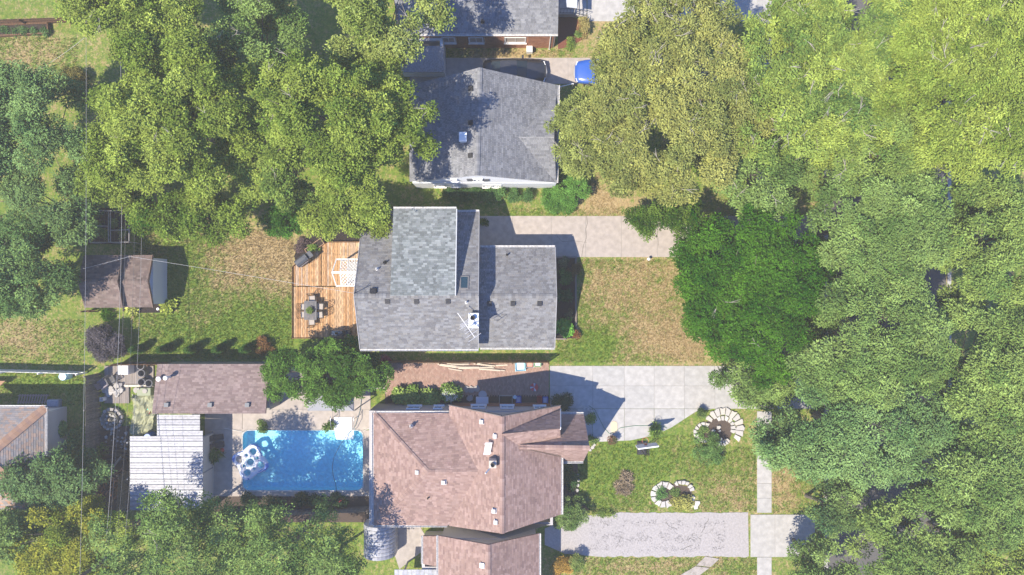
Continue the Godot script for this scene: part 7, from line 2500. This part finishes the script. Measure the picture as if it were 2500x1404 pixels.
# ---------- vehicles, hoop, wires
func car(label: String, c: Vector3, yaw: float, paint: Material, group: String) -> Node3D:
	var t := thing("parked_car", label, "car", c, yaw, group)
	var glass := mat("car_glass", lin(0.02, 0.03, 0.035), 0.05)
	var blk := mat("tyre", lin(0.02, 0.02, 0.02), 0.85)
	# body: cross sections along x (length 4.7, front at +x): [x, half width, sill y, belt y]
	var sec := [[-2.35, 0.62, 0.45, 0.72], [-2.25, 0.78, 0.3, 0.88], [-1.7, 0.88, 0.24, 0.95], [-0.6, 0.91, 0.22, 0.96], [0.7, 0.91, 0.22, 0.94], [1.5, 0.89, 0.24, 0.86], [2.1, 0.8, 0.28, 0.78], [2.32, 0.66, 0.36, 0.66], [2.38, 0.5, 0.42, 0.58]]
	var rings := []
	for s in sec:
		var w: float = s[1]
		var lo: float = s[2]
		var hi: float = s[3]
		rings.append([Vector3(s[0], lo, -w * 0.86), Vector3(s[0], lo + 0.12, -w), Vector3(s[0], hi - 0.14, -w), Vector3(s[0], hi - 0.03, -w * 0.93), Vector3(s[0], hi + 0.015, -w * 0.6), Vector3(s[0], hi + 0.025, 0), Vector3(s[0], hi + 0.015, w * 0.6), Vector3(s[0], hi - 0.03, w * 0.93), Vector3(s[0], hi - 0.14, w), Vector3(s[0], lo + 0.12, w), Vector3(s[0], lo, w * 0.86)])
	var st := nst()
	for i in rings.size() - 1:
		for k in 11:
			var j := (k + 1) % 11
			quad(st, rings[i][k], rings[i + 1][k], rings[i + 1][j], rings[i][j])
	for k in range(1, 10):
		tri(st, rings[0][0], rings[0][k], rings[0][k + 1])
		tri(st, rings[8][0], rings[8][k + 1], rings[8][k])
	st.generate_normals()
	obj("body", st, paint, t)
	# cabin
	var A := func(x: float, w: float, y: float) -> Array: return [Vector3(x, y, -w), Vector3(x, y, w)]
	var b0 = A.call(-1.75, 0.66, 0.95)
	var b1 = A.call(0.95, 0.72, 0.93)
	var r0 = A.call(-1.05, 0.56, 1.38)
	var r1 = A.call(0.15, 0.58, 1.4)
	var rf := nst()
	quad(rf, r0[1], r1[1], r1[0], r0[0])
	box(rf, Vector3(-0.45, 1.38, 0), Vector3(1.24, 0.04, 1.1))
	obj("roof", rf, paint, t)
	var g1 := nst()
	quad(g1, r1[1], b1[1], b1[0], r1[0])
	obj("windshield", g1, glass, t)
	var g2 := nst()
	quad(g2, b0[1], r0[1], r0[0], b0[0])
	obj("rear_window", g2, glass, t)
	for k in 2:
		var g := nst()
		quad(g, b0[k], b1[k], r1[k], r0[k])
		obj("side_window", g, glass, t)
		for q in [[r1[k], b1[k]], [r0[k], b0[k]], [r0[k], r1[k]]]:
			var p := nst()
			tube(p, [q[0], q[1]], 0.035, 5)
			obj("pillar", p, paint, t)
	for sx in [-1.45, 1.4]:
		for sz in [-1, 1]:
			var w := nst()
			tube(w, [Vector3(sx, 0.32, sz * 0.7), Vector3(sx, 0.32, sz * 0.92)], 0.32, 18)
			var wo := obj("wheel", w, blk, t)
			var rm := nst()
			tube(rm, [Vector3(sx, 0.32, sz * 0.86), Vector3(sx, 0.32, sz * 0.93)], 0.2, 12)
			obj("rim", rm, mat("alloy", lin(0.5, 0.5, 0.52), 0.35, null, 1.0, null, 0.8), wo)
	for sz in [-1, 1]:
		var m := nst()
		box(m, Vector3(0.62, 0.98, sz * 1.0), Vector3(0.14, 0.12, 0.2))
		obj("mirror", m, paint, t)
		var l := nst()
		box(l, Vector3(2.2, 0.62, sz * 0.6), Vector3(0.2, 0.12, 0.3), yaw_b(-sz * 0.35))
		obj("headlight", l, mat("lens", lin(0.7, 0.72, 0.74), 0.1), t)
	var bp := nst()
	tube(bp, [Vector3(2.12, 0.5, -0.72), Vector3(2.36, 0.5, -0.4), Vector3(2.42, 0.5, 0), Vector3(2.36, 0.5, 0.4), Vector3(2.12, 0.5, 0.72)], 0.07, 8)
	obj("bumper", bp, mat("bumper", lin(0.35, 0.35, 0.36), 0.4), t)
	return t
func build_street_things() -> void:
	var dark := mat("paint_dark", lin(0.015, 0.016, 0.02), 0.25)
	dark.clearcoat_enabled = true
	var blue := mat("paint_blue", lin(0.015, 0.09, 0.42), 0.25)
	blue.clearcoat_enabled = true
	var c1 := at(1256, 181)
	c1.y = 0.03
	car("black saloon car parked under the white gable house's eave", c1, 0.0, dark, "cars on the neighbours' driveway")
	var c2 := at(1478, 182)
	c2.y = 0.03
	car("bright blue car parked with its nose out from under the olive-yellow tree", c2, PI, blue, "cars on the neighbours' driveway")
	# basketball hoop
	var white := mat("white_trim", lin(0.74, 0.74, 0.73), 0.55)
	var blk := mat("black_metal", lin(0.025, 0.025, 0.028), 0.5)
	var org := mat("rim_orange", lin(0.75, 0.15, 0.05), 0.4)
	var h := thing("basketball_hoop", "portable basketball hoop with white backboard and orange rim on the southern lawn", "basketball hoop", at(1567, 1090))
	var bc := at(1580, 1089, 3.1)
	var bas := yaw_b(0.13)
	var bb := nst()
	box(bb, bc, Vector3(1.45, 0.95, 0.05), bas * Basis(Vector3.RIGHT, 0.08))
	wobj("backboard", bb, mat("board_pale", lin(0.62, 0.64, 0.68), 0.4), h)
	var fr := nst()
	for s in [-1, 1]:
		box(fr, bc + bas * Vector3(0, s * 0.48, 0.0), Vector3(1.5, 0.05, 0.08), bas)
		box(fr, bc + bas * Vector3(s * 0.73, 0, 0.0), Vector3(0.05, 0.9, 0.08), bas)
	wobj("board_frame", fr, white, h)
	var rm := nst()
	var rc := bc + bas * Vector3(-0.05, -0.2, -0.34)
	var rp := []
	for i in 19:
		var a := TAU * i / 18
		rp.append(rc + Vector3(cos(a) * 0.23, 0, sin(a) * 0.23))
	tube(rm, rp, 0.012, 5)
	box(rm, bc + bas * Vector3(-0.05, -0.2, -0.08), Vector3(0.2, 0.12, 0.12), bas)
	wobj("rim", rm, org, h)
	var nt := nst()
	for i in 12:
		var a := TAU * i / 12
		tube(nt, [rc + Vector3(cos(a) * 0.23, 0, sin(a) * 0.23), rc + Vector3(cos(a + 0.4) * 0.14, -0.38, sin(a + 0.4) * 0.14)], 0.008, 4)
	wobj("net", nt, white, h)
	var ft := at(1567, 1092)
	for sx in [-0.12, 0.12]:
		var po := nst()
		tube(po, [ft + Vector3(sx, 0.2, 0.15), ft + Vector3(sx, 2.2, 0.1), bc + bas * Vector3(sx, -0.3, 0.06)], 0.035, 6)
		wobj("pole", po, blk, h)
		var ar := nst()
		tube(ar, [ft + Vector3(sx, 1.9, 0.12), bc + bas * Vector3(sx, 0.3, 0.06)], 0.025, 6)
		wobj("arm", ar, blk, h)
	var bs := obj("base", cbox(Vector3(0.75, 0.22, 1.0), 0.08), blk, h)
	bs.position = Vector3(0, 0, 0.1)
	# utility poles and wires
	var pw := mat("pole_wood", lin(0.24, 0.2, 0.165), 0.95, grain("barkg", 0.06, 0.55, 1.0), 1.2)
	var pa := at(372, 1290)
	var pb := at(378, -330)
	for q in [[pa, "wooden utility pole rising from the yellow-leaved tree"], [pb, "wooden utility pole beyond the northern gardens"]]:
		var p := thing("utility_pole", q[1], "utility pole", q[0], 0.0, "utility poles")
		var st := nst()
		tube(st, [Vector3(0, -0.1, 0), Vector3(0, 4.5, 0), Vector3(0, 9.3, 0)], [0.16, 0.14, 0.11], 10)
		obj("shaft", st, pw, p)
		var ca := nst()
		box(ca, Vector3(0, 8.9, 0.13), Vector3(1.6, 0.1, 0.09))
		obj("crossarm", ca, pw, p)
	var wire_l := mat("wire_pale", lin(0.32, 0.32, 0.32), 0.5)
	var wire_d := mat("wire_dark", lin(0.1, 0.1, 0.105), 0.6)
	var G := "overhead lines along the back gardens"
	for q in [[0.0, 8.85, 0.5, 0.01, wire_l, "single pale high-voltage line strung highest between the utility poles"], [0.12, 6.4, 1.9, 0.014, wire_l, "thick pale telephone cable strung above the garden shed"], [0.22, 6.3, 2.1, 0.013, wire_d, "thick dark cable strung close beside the pale telephone cable"], [0.75, 6.3, 2.3, 0.009, wire_d, "thin dark line strung east of the two thick cables"], [1.25, 6.2, 2.2, 0.009, wire_l, "thin pale line strung farthest east over the shed roof"]]:
		var pts := []
		for i in 33:
			var u := i / 32.0
			var p := pa.lerp(pb, u)
			p.x += q[0]
			p.y = q[1] - q[2] * 4.0 * u * (1.0 - u)
			pts.append(p)
		var st := nst()
		tube(st, pts, q[3], 5)
		solo("overhead_wire", st, q[4], q[5], "wire", G)
	for q in [[[317, 626, 4.35], [865, 716, 6.85], "white service drop running from the cables to the grey house's mast"], [[317, 626, 4.35], [-120, 730, 4.2], "white service drop running from the cables to the western gardens"], [[206, 92, 8.3], [-60, 240, 4.5], "white service drop crossing the north-west lawn"]]:
		var a := at(q[0][0], q[0][1], q[0][2])
		var b := at(q[1][0], q[1][1], q[1][2])
		var pts := []
		for i in 17:
			var u := i / 16.0
			pts.append(a.lerp(b, u) - Vector3.UP * 0.6 * 4.0 * u * (1.0 - u) * (0.4 if q[2].contains("mast") else 1.0))
		var st := nst()
		tube(st, pts, 0.009, 5)
		solo("service_drop", st, mat("wire_white", lin(0.5, 0.5, 0.5), 0.5), q[2], "wire", "service drops")
# ---------- standing grass, sampled from the lawn's own colours
func build_grass() -> void:
	rng.seed = 4242
	var st := nst()
	for i in 7:
		var a := rr(0, TAU)
		var d := Vector3(cos(a), 0, sin(a))
		var p := d * rr(0.0, 0.05)
		var s := Vector3(-d.z, 0, d.x) * 0.009
		var tip := p + d * rr(0.02, 0.06) + Vector3.UP * rr(0.05, 0.09)
		tri(st, p - s, p + s, tip, Color.WHITE * rr(0.85, 1.1))
	var tuft := st.commit()
	var areas := [[[318, 768, 716, 876], 170], [[330, 560, 716, 768], 170], [[1360, 830, 1720, 884], 150], [[1412, 634, 1720, 830], 170], [[1200, 508, 1520, 526], 120], [[1420, 1090, 1846, 1248], 120], [[1460, 1062, 1700, 1092], 90], [[1400, 1362, 1846, 1404], 110], [[1886, 1130, 1990, 1252], 100], [[0, 905, 205, 990], 110], [[0, 780, 205, 892], 90], [[0, 92, 190, 200], 90], [[1090, 122, 1400, 139], 110], [[1440, 420, 1500, 508], 90], [[700, 1285, 872, 1404], 70]]
	var xs := []
	var cs := []
	for q in areas:
		var r: Array = q[0]
		var n := int((r[2] - r[0]) * (r[3] - r[1]) / 1024.0 * q[1])
		for i in n:
			var px := rr(r[0], r[2])
			var py := rr(r[1], r[3])
			if px > 340 and px < 432 and py > 732 and py < 766:
				continue
			if Vector2(px - 1757, (py - 1048)).length() < 60 or Vector2((px - 1648) / 1.25, py - 1208).length() < 48:
				continue
			if py < 1100 and py > 1055 and px < 1700 and px > 1420 and py < 1082 - maxf(0, px - 1540) * 0.42:
				continue
			xs.append(Transform3D(Basis(Vector3.UP, rr(0, TAU)).scaled(Vector3.ONE * rr(0.7, 1.25)), at(px, py)))
			cs.append(lawn_colour(px, py, rng.randf() - 0.5) * rr(0.85, 1.3))
	var mm := MultiMesh.new()
	mm.transform_format = MultiMesh.TRANSFORM_3D
	mm.use_colors = true
	mm.mesh = tuft
	mm.instance_count = xs.size()
	for i in xs.size():
		mm.set_instance_transform(i, xs[i])
		mm.set_instance_color(i, cs[i])
	var o := MultiMeshInstance3D.new()
	o.name = "grass"
	o.multimesh = mm
	o.material_override = leaf_mat("leaf")
	add_child(o)
	o.set_meta("kind", "stuff")
	o.set_meta("label", "short patchy green and straw-coloured lawn grass")
	o.set_meta("category", "grass")
	print("tufts ", xs.size())
